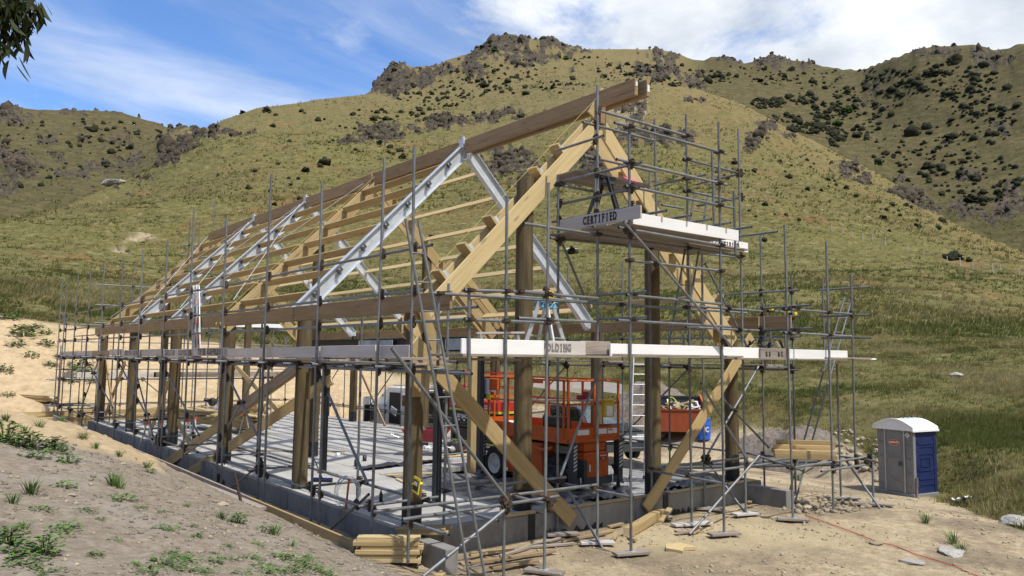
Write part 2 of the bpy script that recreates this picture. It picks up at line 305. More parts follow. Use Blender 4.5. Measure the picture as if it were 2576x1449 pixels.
K5 = curve([(-300, 640, 226), (0, 592, 226), (150, 552, 262), (270, 500, 298), (380, 450, 322), (500, 350, 380), (560, 318, 390), (650, 288, 400), (800, 265, 412), (935, 242, 425), (1100, 222, 420), (1250, 195, 410), (1400, 185, 405), (1640, 200, 395), (1740, 228, 388), (1850, 268, 382), (2000, 352, 370), (2200, 458, 346), (2400, 590, 300), (2576, 672, 276), (2900, 790, 240)])
K5b = curve([(-300, 470, 380), (0, 430, 380), (270, 400, 400), (500, 345, 430), (650, 290, 435), (935, 240, 450), (1250, 140, 440), (1640, 172, 460), (1850, 215, 460), (2000, 262, 455), (2090, 300, 440), (2200, 320, 430), (2400, 330, 410), (2576, 340, 390), (2900, 360, 360)])
K6 = curve([(-300, 292, 520), (0, 272, 520), (38, 266, 520), (62, 272, 520), (100, 276, 520), (200, 276, 520), (300, 281, 520), (390, 304, 525), (420, 320, 530), (490, 318, 540), (560, 322, 540), (650, 294, 530), (800, 272, 510), (915, 240, 480), (935, 222, 475), (942, 200, 470), (985, 152, 470), (1010, 155, 470), (1040, 164, 470), (1100, 160, 470), (1150, 140, 475), (1180, 132, 475), (1222, 104, 478), (1236, 92, 478), (1290, 84, 480), (1345, 97, 480), (1374, 94, 480), (1392, 90, 480), (1425, 112, 482), (1480, 122, 490), (1540, 122, 540), (1650, 122, 540), (1700, 132, 540), (1740, 148, 540), (1770, 152, 540), (1788, 142, 540), (1840, 142, 540), (1872, 158, 540), (1898, 152, 540), (1940, 136, 540), (1985, 150, 540), (2040, 154, 540), (2100, 168, 535), (2172, 175, 520), (2250, 142, 490), (2310, 124, 480), (2340, 116, 480), (2400, 114, 480), (2450, 112, 480), (2500, 126, 478), (2540, 116, 475), (2576, 106, 470), (2900, 80, 460)])
ZAZ = pxdir(np.array([500., 1680.]), np.array([330., 210.]))[0]
K7 = (K6[0], K6[1] * .72, K6[2] * 1.35)
r0_px = [(-300, 44.3), (0, 44.2), (400, 45.4), (800, 48.2), (960, 46), (1060, 42), (1200, 39), (1500, 36), (1900, 32.5), (2200, 27.5), (2350, 25), (2576, 19), (2900, 14)]
R0A = pxdir([q[0] for q in r0_px], [1000] * len(r0_px))[0]; R0R = np.array([q[1] for q in r0_px], float)
WALLAZ = pxdir(np.array([930., 1060.]), np.array([1000., 1000.]))[0]
def base_z(AZ, R):
    X, Y = R * np.sin(AZ), R * np.cos(AZ); zn = near_z(X, Y); az = np.clip(AZ, K1[0][0], K1[0][-1])
    r0 = np.interp(az, R0A, R0R); z0n = near_z(r0 * np.sin(az), r0 * np.cos(az)); wl = 1 - smooth(WALLAZ[0], WALLAZ[1], az)
    rs, zs = [r0], [z0n * (1 - wl) + .0 * wl]
    for K in (K1, K2, K3, K4, K5, K5b, K6, K7):
        r = np.interp(az, K[0], K[2]); rs.append(np.maximum(r, rs[-1] + .5)); zs.append(EYE + r * np.interp(az, K[0], K[1]))
    z = zn.copy()
    for k in range(len(rs) - 1):
        f = (R - rs[k]) / (rs[k + 1] - rs[k]); q = zs[k] + (zs[k + 1] - zs[k]) * np.clip(f, 0, 1); z = np.where(R >= rs[k], q, z)
    z = np.where(R >= rs[-1], zs[-1], z)
    return z, r0
azs = np.concatenate([np.radians(np.arange(-180, 2.5, 4.)), np.arange(AZL, AZR, math.radians(.13)), np.radians(np.arange(76, 180.1, 4.))])
rads = .5 * np.exp(np.arange(0, 590) * math.log(1500 / .5) / 589)
A2, R2 = np.meshgrid(azs, rads, indexing='ij')
Z2, R02 = base_z(A2, R2); X2, Y2 = R2 * np.sin(A2), R2 * np.cos(A2)
# the picture position of every terrain point, used only to say which rock or cover grows where on the hill
def project(X, Y, Z):
    v = np.stack([X, Y, Z - EYE], -1) @ RC; w = np.maximum(v[..., 2], 1e-3)
    return np.where(v[..., 2] > .01, FPX * v[..., 0] / w + 1288, -9999), np.where(v[..., 2] > .01, -FPX * v[..., 1] / w + 724.5, -9999)
PX, PY = project(X2, Y2, Z2)
# hills: gullies, terracettes and rough ground
hill = smooth(1.05, 1.6, R2 / R02)
nz = (fbm(X2 / 38, Y2 / 38, 5, 3) - .5) * 7.0 * smooth(60, 160, R2) + (fbm(X2 / 7, Y2 / 7, 4, 9) - .5) * np.clip(R2 * .008, .1, 2.2)
terr = np.abs(((Z2 / 2.2 + 1.2 * fbm(X2 / 16, Y2 / 16, 3, 21)) % 1) - .5) * 2
near_crest = np.interp(A2, K4[0], K4[2])
nz += (terr - .5) * .8 * smooth(70, 140, R2)
cfl = 1 - .8 * np.exp(-((R2 / near_crest - 1) / .06) ** 2)                 # keep the near crest line clean
cf6 = 1 - .75 * np.exp(-((R2 / np.interp(A2, K6[0], K6[2]) - 1) / .05) ** 2)
Z2 = Z2 + nz * hill * cfl * cf6
# rock outcrops (x, y, half width, half height, strength)
ROCKS = [(985, 195, 48, 44, 1), (962, 218, 34, 22, 1), (1075, 190, 36, 30, .95), (1035, 190, 30, 26, .5), (1110, 178, 40, 24, .7), (1280, 104, 78, 24, 1), (1385, 106, 46, 22, 1), (1215, 135, 50, 24, .8), (1330, 140, 80, 30, .7), (1200, 172, 50, 26, .75), (1420, 130, 60, 18, .7), (1130, 315, 60, 20, 1.0), (1060, 325, 40, 12, .8),
    (950, 335, 70, 26, .95), (880, 355, 40, 20, .7), (1290, 290, 46, 12, .8), (1220, 302, 35, 12, .7), (1285, 410, 75, 42, .9), (1240, 430, 40, 20, .7), (1490, 400, 75, 62, 1), (1430, 440, 50, 40, .8), (1560, 450, 40, 40, .6), (1640, 345, 100, 24, .95), (1585, 285, 50, 46, .65), (1690, 132, 62, 20, 1), (1660, 178, 60, 26, .8), (1740, 200, 40, 20, .6), (1832, 152, 30, 15, 1),
    (1942, 150, 46, 18, 1), (2040, 160, 60, 9, .8), (1895, 352, 28, 22, 1), (1930, 315, 45, 20, .75), (1740, 250, 26, 10, .7), (1985, 345, 24, 12, .7), (2130, 425, 45, 18, .7), (2165, 440, 28, 22, .8), (2290, 490, 45, 26, .95), (2330, 520, 40, 18, .8), (2420, 525, 40, 20, .9), (2260, 450, 20, 14, .7), (2540, 505, 50, 48, .95), (2470, 540, 34, 18, .7), (2360, 130, 70, 18, .9), (2490, 150, 70, 26, .8),
    (2440, 430, 34, 20, .7), (2520, 330, 40, 22, .5), (2200, 225, 36, 18, .5), (20, 288, 46, 22, 1), (70, 300, 34, 14, .6), (30, 420, 60, 42, .9), (10, 470, 40, 30, .8), (425, 388, 34, 32, 1), (465, 360, 36, 20, .9), (395, 412, 26, 20, .8), (530, 332, 50, 14, .9), (610, 338, 40, 10, .6), (180, 285, 34, 8, .6), (320, 284, 40, 8, .6), (405, 312, 20, 9, .9), (450, 322, 40, 7, .9),
    (130, 350, 26, 14, .7), (215, 345, 20, 9, .6), (150, 400, 30, 14, .6), (300, 350, 22, 10, .6), (250, 415, 60, 16, .55), (330, 395, 30, 14, .5), (180, 440, 60, 14, .5), (560, 455, 40, 10, .3), (690, 520, 40, 8, .3), (1350, 470, 40, 14, .4), (320, 615, 40, 9, .35)]
wx, wy = (fbm(PX / 26, PY / 22, 4, 31) - .5) * 46, (fbm(PX / 26, PY / 22, 4, 41) - .5) * 34
rock = np.zeros_like(Z2); brk = np.clip((fbm(PX / 13, PY / 10, 4, 47) - .46) * 4.2, -.2, 1.1)
for x, y, a, b, s in ROCKS:
    q = ((PX + wx - x) / a) ** 2 + ((PY + wy - y) / b) ** 2; rock = np.maximum(rock, s * np.clip(1.45 - q * .95 - brk, 0, 1))
small = smooth(.66, .72, fbm(PX / 15, PY / 8, 4, 51)) * smooth(420, 250, np.abs(PX - 1300) * .7) * smooth(330, 200, PY) * .7
small = np.maximum(small, smooth(.67, .73, fbm(PX / 14, PY / 8, 4, 57)) * smooth(520, 380, PX) * smooth(560, 480, PY) * .8)
rock = np.clip(np.maximum(rock, small * .7), 0, 1) * hill * (R2 > 75)
jag = fbm(PX / 9, PY / 8, 4, 61, True) + .5 * (fbm(PX / 3.5, PY / 3.2, 3, 67) - .5)
Z2 = Z2 + smooth(.25, .6, rock) * (jag - .5) * R2 * .010
# near ground: clods, ruts and the rumpled erosion mat
nearm = 1 - smooth(26, 40, R2)
bermm = (X2 < 5.9) * 1.0
lump = (fbm(X2 / .9, Y2 / .9, 4, 71) - .5) * .10 + (fbm(X2 / .16, Y2 / .16, 3, 75) - .5) * .045
slabm = (X2 > 6.5) * (X2 < 17.4) * (Y2 > 11.2) * (Y2 < 38)
Z2 = Z2 + nearm * lump * (1 - slabm) * np.where(bermm > 0, 1.15, .75)
pw = smooth(2.6, 1.3, np.hypot(X2 - 23.95, Y2 - 11.3)); Z2 = Z2 * (1 - pw) + (near_z(np.array(23.9), np.array(11.2)) + .0) * pw      # levelled pad under the toilet
sx_, sy_ = np.array([(0, 1098), (120, 1108), (200, 1125), (300, 1150), (367, 1178), (420, 1200)]).T
RG = rads
class Ground:
    def z(s, X, Y):
        X, Y = np.asarray(X, float), np.asarray(Y, float); az = np.arctan2(X, Y); R = np.maximum(np.hypot(X, Y), .51); return s.polar(az, R)
    def polar(s, az, R):
        i = np.clip(np.searchsorted(azs, az) - 1, 0, len(azs) - 2); fr = (az - azs[i]) / (azs[i + 1] - azs[i])
        q = np.log(R / .5) / math.log(1500 / .5) * 589; j = np.clip(q.astype(int), 0, 588); g = q - j
        return (Z2[i, j] * (1 - g) + Z2[i, j + 1] * g) * (1 - fr) + (Z2[i + 1, j] * (1 - g) + Z2[i + 1, j + 1] * g) * fr
    def hit(s, x, y, rmin=3.):
        """where the sight line of a photo pixel first meets the ground"""
        az, t = pxdir(x, y); az, t = np.atleast_1d(az), np.atleast_1d(t); r = rmin * np.exp(np.arange(0, 900) * math.log(700 / rmin) / 899)
        zz = s.polar(np.repeat(az[:, None], 900, 1), np.repeat(r[None], len(az), 0)); below = zz > EYE + r[None] * t[:, None]
        k = np.argmax(below, 1); ok = below.any(1); R = r[k]; X, Y = R * np.sin(az), R * np.cos(az)
        return X, Y, s.polar(az, R), R, ok
GD = Ground()
# cover masks
hx, hy, hz, hr, ok = GD.hit(sx_, sy_); haz = np.arctan2(hx, hy)
sand_r = np.interp(A2, haz, hr, left=hr[0]); ns = fbm(X2 / 1.1, Y2 / 1.1, 4, 81) - .5
sand = smooth(-.25, .25, (R2 - sand_r) + ns * 1.6) * smooth(haz[-1] + .004, haz[-1] - .012, A2 + ns * .03) * (X2 < 5.95) * (R2 < R02 - 2)
r1 = np.interp(A2, K1[0], K1[2])
sandbank = smooth(-1., .6, r1 - R2 + ns * 2.2) * (R2 >= R02 - 6) * (1 - smooth(WALLAZ[0] - .03, WALLAZ[1] + .01, A2 + ns * .05))
sand = np.clip(np.maximum(sand, sandbank), 0, 1)
Z2 = Z2 + sand * ((fbm(X2 / 1.6, Y2 / 1.6, 4, 77, True) - .6) * .34 + (fbm(X2 / .5, Y2 / .5, 3, 79, True) - .6) * .10)
gp = [(2900, 1420), (2576, 1332), (2450, 1292), (2350, 1258), (2250, 1190), (2150, 1130), (2000, 1105), (1900, 1085), (1800, 1080), (1700, 1066), (1550, 1040), (1300, 1010), (1150, 990), (1050, 962)]
gx, gy, gz, gr, ok = GD.hit(*np.array(gp, float).T); ga = np.arctan2(gx, gy); go_ = np.argsort(ga); GA, GRAD = ga[go_], gr[go_]
grass_r = np.where(A2 >= GA[0], np.interp(A2, GA, GRAD), r1)
grass = smooth(-.5, .5, R2 - grass_r + ns * np.where(R2 > 40, 3., 1.8)) * (1 - sandbank)
grass = np.where(R2 > r1 + 2, np.maximum(grass, 1 - smooth(.3, .9, sandbank)), grass)
grass = np.where((A2 < AZL) | (A2 > AZR), smooth(30, 45, R2), grass)
# bare scrapes on the slope
for x, y, a, b in [(345, 602, 50, 5), (300, 622, 24, 5), (1585, 290, 50, 40), (1500, 270, 60, 22)]:
    q = brk * .8 + ((PX + wx - x) / a) ** 2 + ((PY + wy * .5 - y) / b) ** 2; grass = grass * (1 - .75 * np.clip(1.5 - q, 0, 1) * (R2 > 60))
berm_c = bermm * (R2 < 40)
Z2 = Z2 + (1 - grass) * 0
def build_ground():
    na, nr = Z2.shape; V = np.stack([X2, Y2, Z2], -1).reshape(-1, 3); idx = np.arange(na * nr).reshape(na, nr)
    F = np.stack([idx[:-1, :-1], idx[1:, :-1], idx[1:, 1:], idx[:-1, 1:]], -1).reshape(-1, 4)[:, ::-1]
    inner = np.concatenate([np.array([[0., 0., float(Z2[:, 0].mean())]])])
    me = bpy.data.meshes.new('ground'); nv = len(V) + 1
    tri = np.stack([idx[:-1, 0], idx[1:, 0], np.full(na - 1, nv - 1)], -1)
    me.vertices.add(nv); me.vertices.foreach_set('co', np.concatenate([V, inner]).ravel())
    loops = np.concatenate([F.ravel(), tri.ravel()]); me.loops.add(len(loops)); me.loops.foreach_set('vertex_index', loops)
    nf = len(F) + len(tri); me.polygons.add(nf); st = np.concatenate([np.arange(len(F)) * 4, len(F) * 4 + np.arange(len(tri)) * 3]); me.polygons.foreach_set('loop_start', st)
    me.polygons.foreach_set('use_smooth', np.ones(nf, bool)); me.update(calc_edges=True); me.validate()
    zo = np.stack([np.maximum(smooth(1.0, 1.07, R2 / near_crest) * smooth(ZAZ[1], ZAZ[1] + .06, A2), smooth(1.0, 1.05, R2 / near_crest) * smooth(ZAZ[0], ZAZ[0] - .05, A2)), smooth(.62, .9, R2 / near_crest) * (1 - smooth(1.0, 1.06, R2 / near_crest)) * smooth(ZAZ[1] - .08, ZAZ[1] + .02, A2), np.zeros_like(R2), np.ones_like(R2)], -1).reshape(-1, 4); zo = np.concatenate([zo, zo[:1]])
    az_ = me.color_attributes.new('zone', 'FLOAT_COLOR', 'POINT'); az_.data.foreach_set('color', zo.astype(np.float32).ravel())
    at = me.color_attributes.new('cover', 'FLOAT_COLOR', 'POINT'); c = np.stack([sand, grass, rock, berm_c], -1).reshape(-1, 4); c = np.concatenate([c, c[:1]]); at.data.foreach_set('color', c.astype(np.float32).ravel())
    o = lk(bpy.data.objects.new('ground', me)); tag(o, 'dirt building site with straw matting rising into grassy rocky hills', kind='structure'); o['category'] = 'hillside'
    M = bpy.data.materials.new('ground_cover'); M.use_nodes = True; N, Lk = M.node_tree.nodes, M.node_tree.links; B = N['Principled BSDF']; B.inputs['Roughness'].default_value = .95; B.inputs['Specular IOR Level'].default_value = .12
    tc = N.new('ShaderNodeTexCoord'); ca = N.new('ShaderNodeVertexColor'); ca.layer_name = 'cover'; sp = N.new('ShaderNodeSeparateColor'); Lk.new(ca.outputs['Color'], sp.inputs[0])
    def noise(sc, det=6, rough=.6, st=None, dist=0):
        n = N.new('ShaderNodeTexNoise'); n.inputs['Scale'].default_value = sc; n.inputs['Detail'].default_value = det; n.inputs['Roughness'].default_value = rough; n.inputs['Distortion'].default_value = dist
        if st: mp = N.new('ShaderNodeMapping'); mp.inputs['Scale'].default_value = st; Lk.new(tc.outputs['Object'], mp.inputs[0]); Lk.new(mp.outputs[0], n.inputs['Vector'])
        else: Lk.new(tc.outputs['Object'], n.inputs['Vector'])
        return n.outputs['Fac']
    def ramp(f, *st):
        r = N.new('ShaderNodeValToRGB'); Lk.new(f, r.inputs[0]); e = r.color_ramp.elements
        while len(e) < len(st): e.new(.5)
        for k, (p_, c_) in enumerate(st): e[k].position = p_; e[k].color = (*c_, 1)
        return r.outputs[0]
    def mix(f, a, b, mode='MIX'):
        x = N.new('ShaderNodeMix'); x.data_type = 'RGBA'; x.blend_type = mode
        for s_, v in (('Factor', f), ('A', a), ('B', b)):
            if isinstance(v, float): x.inputs[s_].default_value = v
            elif isinstance(v, tuple): x.inputs[s_].default_value = (*v, 1)
            else: Lk.new(v, x.inputs[s_])
        return x.outputs['Result']
    def sstep(f, a, b):
        r = N.new('ShaderNodeMapRange'); r.interpolation_type = 'SMOOTHSTEP'; r.inputs[1].default_value = a; r.inputs[2].default_value = b; Lk.new(f, r.inputs[0]); return r.outputs[0]
    # straw coloured dirt of the site
    dirt = mix(sstep(noise(.55, 5, .6), .42, .62), ramp(noise(5.5, 8, .72), (.28, (.22, .165, .10)), (.52, (.42, .335, .215)), (.75, (.58, .485, .33))), ramp(noise(9, 8, .7), (.3, (.15, .115, .08)), (.7, (.32, .26, .175))))
    dirt = mix(sstep(noise(.16, 4, .5), .5, .68), dirt, mix(.65, dirt, (.50, .41, .25)))
    # grey brown soil of the berm
    soil = ramp(noise(7, 10, .75), (.26, (.145, .115, .082)), (.5, (.275, .227, .172)), (.76, (.43, .37, .295)))
    soil = mix(sstep(noise(.7, 4, .55), .5, .66), soil, mix(.55, soil, (.34, .30, .245)))
    soil = mix(sp.outputs[0], soil, soil)
    dirt = mix(ca.outputs['Alpha'], dirt, soil)
    # straw erosion mat
    straw = ramp(noise(2.2, 9, .72), (.25, (.30, .215, .115)), (.5, (.48, .36, .215)), (.75, (.60, .475, .30)))
    straw = mix(sstep(noise(26, 3, .6, (1, 1, 1)), .55, .72), straw, mix(.5, straw, (.30, .21, .11)))
    straw = mix(sstep(noise(.32, 5, .6), .58, .72), straw, mix(.55, straw, (.26, .24, .10)))
    # grass: green, straw and rust tones in patches of several sizes, streaked along the slope
    big, midn, fine, streak = noise(.022, 5, .6), noise(.11, 6, .65), noise(1.3, 8, .75), noise(.5, 7, .7, (1, 1, 3.2), .4)
    g1 = ramp(fine, (.28, (.064, .062, .019)), (.5, (.128, .118, .039)), (.72, (.215, .184, .075)))
    g2 = ramp(fine, (.28, (.070, .060, .021)), (.5, (.132, .114, .041)), (.74, (.222, .186, .080)))
    g3 = ramp(fine, (.3, (.115, .070, .028)), (.7, (.225, .145, .062)))
    gr = mix(sstep(big, .42, .60), g1, g2); gr = mix(sstep(midn, .46, .62), gr, mix(.6, gr, g1)); gr = mix(sstep(noise(.07, 6, .65, (1, 1, 1)), .54, .67), gr, mix(.8, gr, g3))
    gr = mix(sstep(streak, .50, .66), gr, mix(.55, gr, (.30, .25, .115)))
    gr = mix(sstep(noise(.9, 6, .8, (1, 1, 2.4)), .60, .72), gr, mix(.35, gr, (.05, .045, .018)))
    gr = mix(sstep(noise(.07, 7, .72, (1, 1, 4.5), .6), .55, .66), gr, mix(.62, gr, (.095, .066, .032)))
    gr = mix(sstep(noise(.24, 8, .75, (1, 1, 3)), .58, .68), gr, mix(.3, gr, (.06, .05, .022)))
    hgt = N.new('ShaderNodeSeparateXYZ'); Lk.new(tc.outputs['Object'], hgt.inputs[0])
    gr = mix(sstep(hgt.outputs[2], 40, 150), gr, mix(.45, gr, (.20, .15, .075)))
    gr = mix(sstep(hgt.outputs[2], 14, -2), gr, mix(.25, gr, ramp(fine, (.3, (.105, .104, .032)), (.7, (.23, .205, .076)))))
    rk = ramp(noise(.55, 10, .78), (.30, (.018, .0145, .010)), (.48, (.062, .051, .036)), (.62, (.125, .104, .076)), (.78, (.25, .22, .17)))
    rk = mix(sstep(noise(.16, 5, .6), .55, .68), rk, mix(.45, rk, (.16, .115, .085)))
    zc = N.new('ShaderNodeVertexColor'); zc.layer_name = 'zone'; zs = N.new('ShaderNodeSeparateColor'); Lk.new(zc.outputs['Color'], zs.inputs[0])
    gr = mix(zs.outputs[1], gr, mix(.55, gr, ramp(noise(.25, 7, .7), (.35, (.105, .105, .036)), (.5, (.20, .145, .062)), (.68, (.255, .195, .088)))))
    gr = mix(zs.outputs[0], gr, mix(.8, gr, ramp(noise(.2, 10, .8, (1, 1, 2)), (.34, (.030, .029, .013)), (.50, (.074, .064, .028)), (.66, (.150, .118, .058)))))  # darker olive: denser scrub, with cloud shade on the right hill painted in
    c = mix(sp.outputs[1], dirt, gr)
    c = mix(sp.outputs[0], c, straw)
    rf = N.new('ShaderNodeMath'); rf.operation = 'MULTIPLY_ADD'; Lk.new(noise(.35, 6, .7), rf.inputs[0]); rf.inputs[1].default_value = .9; rf.inputs[2].default_value = -.45
    ra = N.new('ShaderNodeMath'); ra.operation = 'ADD'; Lk.new(sp.outputs[2], ra.inputs[0]); Lk.new(rf.outputs[0], ra.inputs[1])
    c = mix(sstep(ra.outputs[0], .30, .48), c, rk); Lk.new(c, B.inputs['Base Color'])
    b1 = N.new('ShaderNodeBump'); b1.inputs['Strength'].default_value = .9; b1.inputs['Distance'].default_value = .06; Lk.new(noise(11, 6, .75), b1.inputs['Height'])
    b2 = N.new('ShaderNodeBump'); b2.inputs['Strength'].default_value = .55; b2.inputs['Distance'].default_value = .8; Lk.new(noise(.9, 8, .75), b2.inputs['Height']); Lk.new(b1.outputs[0], b2.inputs['Normal'])
    far = N.new('ShaderNodeMix'); far.data_type = 'VECTOR'; Lk.new(sp.outputs[1], far.inputs['Factor']); Lk.new(b1.outputs[0], far.inputs[4]); Lk.new(b2.outputs[0], far.inputs[5]); Lk.new(far.outputs[1], B.inputs['Normal'])
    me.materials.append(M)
build_ground()
# ------------------------------------------------------------------ concrete slab and foundation
def gz(x, y): return float(GD.z(x, y))
fd = thing('concrete_foundation', 'grey concrete slab with dark upstand foundation walls under the timber barn frame', 'foundation', (0, 0, 0))
# bay panels of the slab, saw cuts between them
for (x0, x1) in ((7.05, 9.72), (9.726, 13.4), (13.406, 16.75)):
    for (y0, y1) in ((17.4, 21.4), (21.406, 26.4), (26.406, 31.4), (31.406, 37.6)):
        MB().box(((x0 + x1) / 2, (y0 + y1) / 2, -.06), (x1 - x0 - .012, y1 - y0 - .012, .12)).obj('slab_panel', 'slab', fd)
MB().box((8.35, 14.5, -.06), (2.6, 5.78, .12)).obj('slab_panel', 'slab', fd)
MB().box((13.2, 14.6, -.28), (7.08, 5.57, .12)).obj('recessed_floor', 'slab_wet', fd)
segs = [(6.9, 11.42, 6.9, 16.3), (6.9, 16.36, 6.9, 21.2), (6.9, 21.26, 6.9, 26.2), (6.9, 26.26, 6.9, 31.5), (6.9, 31.56, 6.9, 37.6)]
for a in segs: MB().box((a[0] + .07, (a[1] + a[3]) / 2, -.32), (.15, a[3] - a[1], .64)).obj('foundation_wall', 'concrete', fd)
for x0, x1 in ((7.05, 9.5), (9.53, 13.3), (13.33, 16.75)):
    mb = MB().box(((x0 + x1) / 2, 11.5, -.36), (x1 - x0, .16, .70)); mb.obj('foundation_wall', 'concrete', fd)
MB().box((16.83, 24.5, -.35), (.16, 26, .66)).obj('foundation_wall', 'concrete', fd)
MB().box((9.0, 11.75, -.05), (3.8, .32, .085)).obj('slab_edge', 'slab_wet', fd)
MB().box((7.03, 10.85, -.36), (.24, 1.12, .62)).obj('wing_wall', 'concrete', fd, bevel=.015)
MB().box((16.25, 10.88, -.36), (.2, 1.1, .64)).obj('wing_wall', 'concrete', fd, bevel=.015)
# tarred patches along the foot of the front wall
random.seed(3)
for x in (9.56, 13.3):
    mb = MB(); mb.box((x, 11.408, -.3), (.16, .012, .62)); mb.obj('tar_strip', 'tar', fd)
for x0, x1 in ((10.0, 11.4), (13.5, 14.2), (9.9, 10.2)):
    n = 14; top = [(x0 + (x1 - x0) * k / n, -.42 + random.uniform(-.05, .12)) for k in range(n + 1)]
    MB().prism([(x0, -.75)] + top + [(x1, -.75)], 'y', 11.408, 11.425).obj('tar_patch', 'tar', fd)
for x0, x1 in ((9.75, 13.2), (13.45, 16.6)):
    beam('formwork_strip', (x0, 11.5, .012), (x1, 11.5, .012), .2, .02, 'pine', fd)
beam('formwork_strip', (9.0, 11.52, .02), (9.7, 11.52, .02), .12, .05, 'pine', fd)
# ------------------------------------------------------------------ barn frame
bf = thing('barn_frame', 'unfinished A-frame barn of round timber poles, galvanised steel rafters and pine purlins on the slab', 'barn frame', (0, 0, 0))
def pole(x, y, z1, r=.155, z0=0., wrap=.42):
    mb = MB(); n = 18; prof = []; jit = random.Random(int(x * 100 + y * 10))
    for k in range(9):
        z = z0 + (z1 - z0) * k / 8; prof.append((r * (1.03 - .07 * k / 8) * (1 + jit.uniform(-.012, .012)), z))
    mb.lathe(prof, (0, 0, 0), n); mb.add([(q[0], q[1], q[2]) for q in mb.v[-n:]], [tuple(range(n))], 1)
    o = mb.obj('pole', ['pole_wood', 'end_grain'], bf, (x, y, 0))
    if wrap: MB().lathe([(r * 1.055, z0 - .02), (r * 1.06, z0 + wrap)], n=18).obj('pole_wrap', 'wrap_black', o)
    return o
PY_ = [11.9, 16.6, 21.5, 26.45, 31.85, 37.2]
for y in PY_: pole(7.27, y, 3.7 if y < 37 else 3.75, .165, wrap=.42 if y != 16.6 else .0)
for y in PY_: pole(16.32, y, 3.85, .165)
for x in (9.72, 13.45):
    pole(x, 11.9, 6.45, .175, z0=-.1, wrap=.5)
    pole(x + .05, 21.5, 6.3, .16); pole(x, 37.2, 6.3, .16)
XA = 11.6
def mir(x): return 2 * XA - x
def timber_frame(y, zt, gap=.36, mat_='pine', depth=.34, tail=True):
    """two planks per side with the poles held between them"""
    for s in (1, -1):
        for k, yy in enumerate((y - gap / 2, y + gap / 2)):
            f = (lambda x: x) if s > 0 else mir
            off = depth / 2 * math.sqrt(2) / 2      # centre line below the top edge
            a = (f(6.95 + off), yy, 3.45 - off * 1.0 + zt); b = (f(XA + .05 + off * .2), yy, 6.95 + XA - 9.8 + .05 - off * 1.75 + zt)
            xl, xh = 7.05, XA + (.06 if k else -.02)
            zc = lambda x: x - 3.5 + zt - depth / 2 * math.sqrt(2)
            beam('rafter', (f(xl), yy + s * .001, zc(xl)), (f(xh), yy + s * .001, zc(xh)), .055, depth, 'pine_pale' if (y < 12) else mat_, bf, up=(0, 0, 1), ends='end_grain')
timber_frame(11.88, 0)
timber_frame(21.5, .28, .34)
timber_frame(37.2, .25, .34)
# rafter tips over the ridge of the gable
beam('rafter_tip', (11.35, 11.72, 8.0), (11.75, 11.72, 8.62), .05, .2, 'pine_pale', bf, bevel=.004)
# ridge beams: a pair side by side
for x in (11.48, 11.72):
    for y0, y1 in ((10.45 if x > 11.6 else 10.55, 16.5), (16.8, 21.45), (21.52, 26.45), (26.55, 31.4), (31.5, 37.3)):
        beam('ridge_beam', (x, y0, 8.34), (x, y1, 8.34), .09, .35, 'pine_brown', bf, bevel=.006)
MB().box((11.48, 10.545, 8.40), (.05, .006, .09)).obj('end_label', 'paper', bf); MB().box((11.72, 10.445, 8.33), (.06, .006, .14)).obj('end_label', 'paper', bf)
MB().box((11.6, 11.75, 8.05), (.15, .3, .4)).obj('ridge_block', 'pine_brown', bf)
# galvanised steel portals
def steel_rafter(y, f):
    a = Vector((f(7.1), y, 7.1 - 3.28)); b = Vector((f(11.52), y, 11.52 - 3.28)); F = frame(b - a, (0, 0, 1)); L = (b - a).length
    mb = MB(); d, w = .33, .17
    mb.box((0, 0, 0), (L, .012, d - .03)); mb.box((0, 0, d / 2 - .007), (L, w, .014)); mb.box((0, 0, -d / 2 + .007), (L, w, .014))
    o = bpy.data.objects.new('steel_rafter', mb.mesh('steel_rafter', 'zinc')); M4 = F.to_4x4(); M4.translation = (a + b) / 2; o.parent = bf; o.matrix_local = M4; lk(o)
    MB().box((L / 2 - .01, 0, 0), (.02, .2, d + .04)).obj('end_plate', 'zinc', o); MB().box((-L / 2 + .01, 0, 0), (.02, .2, d + .02)).obj('end_plate', 'zinc', o)
    return o, L
cleat = None
CX = [7.52, 8.1, 8.69, 9.28, 9.87, 10.46, 11.05]
for y in (16.65, 26.5, 31.6):
    for f in ((lambda x: x), mir):
        o, L = steel_rafter(y, f)
        for x in CX:
            lx = (x - 7.1) * math.sqrt(2) - L / 2
            if cleat is None:
                mb = MB(); mb.box((0, -.055, .0), (.16, .012, .10)); mb.box((-.075, -.10, 0), (.012, .09, .10)); mb.box((0, -.063, .03), (.03, .02, .03), mi=1); cleat = mb.mesh('purlin_cleat', ['zinc_dark', 'zinc'])
            c = bpy.data.objects.new('purlin_cleat', cleat); c.parent = o; c.location = (lx, 0, .04); lk(c)
    MB().box((XA, y, 8.42), (.34, .20, .30)).obj('ridge_saddle', 'zinc', bf)
    for x in (XA - .13, XA + .13): MB().box((x, y - .02, 8.58), (.04, .1, .1)).obj('saddle_tab', 'zinc', bf)
    for x in (7.15, mir(7.15)): MB().box((x, y, 3.83), (.26, .24, .16)).obj('pole_cap', 'zinc', bf)
# purlins bay by bay, hung between the frames, on both slopes
bays = [(16.72, 21.32), (21.68, 26.43), (26.57, 31.53), (31.67, 37.02)]
for s in (1, -1):
    f = (lambda x: x) if s > 0 else mir
    for k, x in enumerate(CX):
        for y0, y1 in bays:
            z = x - 3.28 + .03; nrm = (-s * .7071, 0, .7071)
            beam('purlin', (f(x), y0, z), (f(x), y1, z), .045, .19, 'pine' if s > 0 else 'pine_pale', bf, up=nrm, bevel=.003)
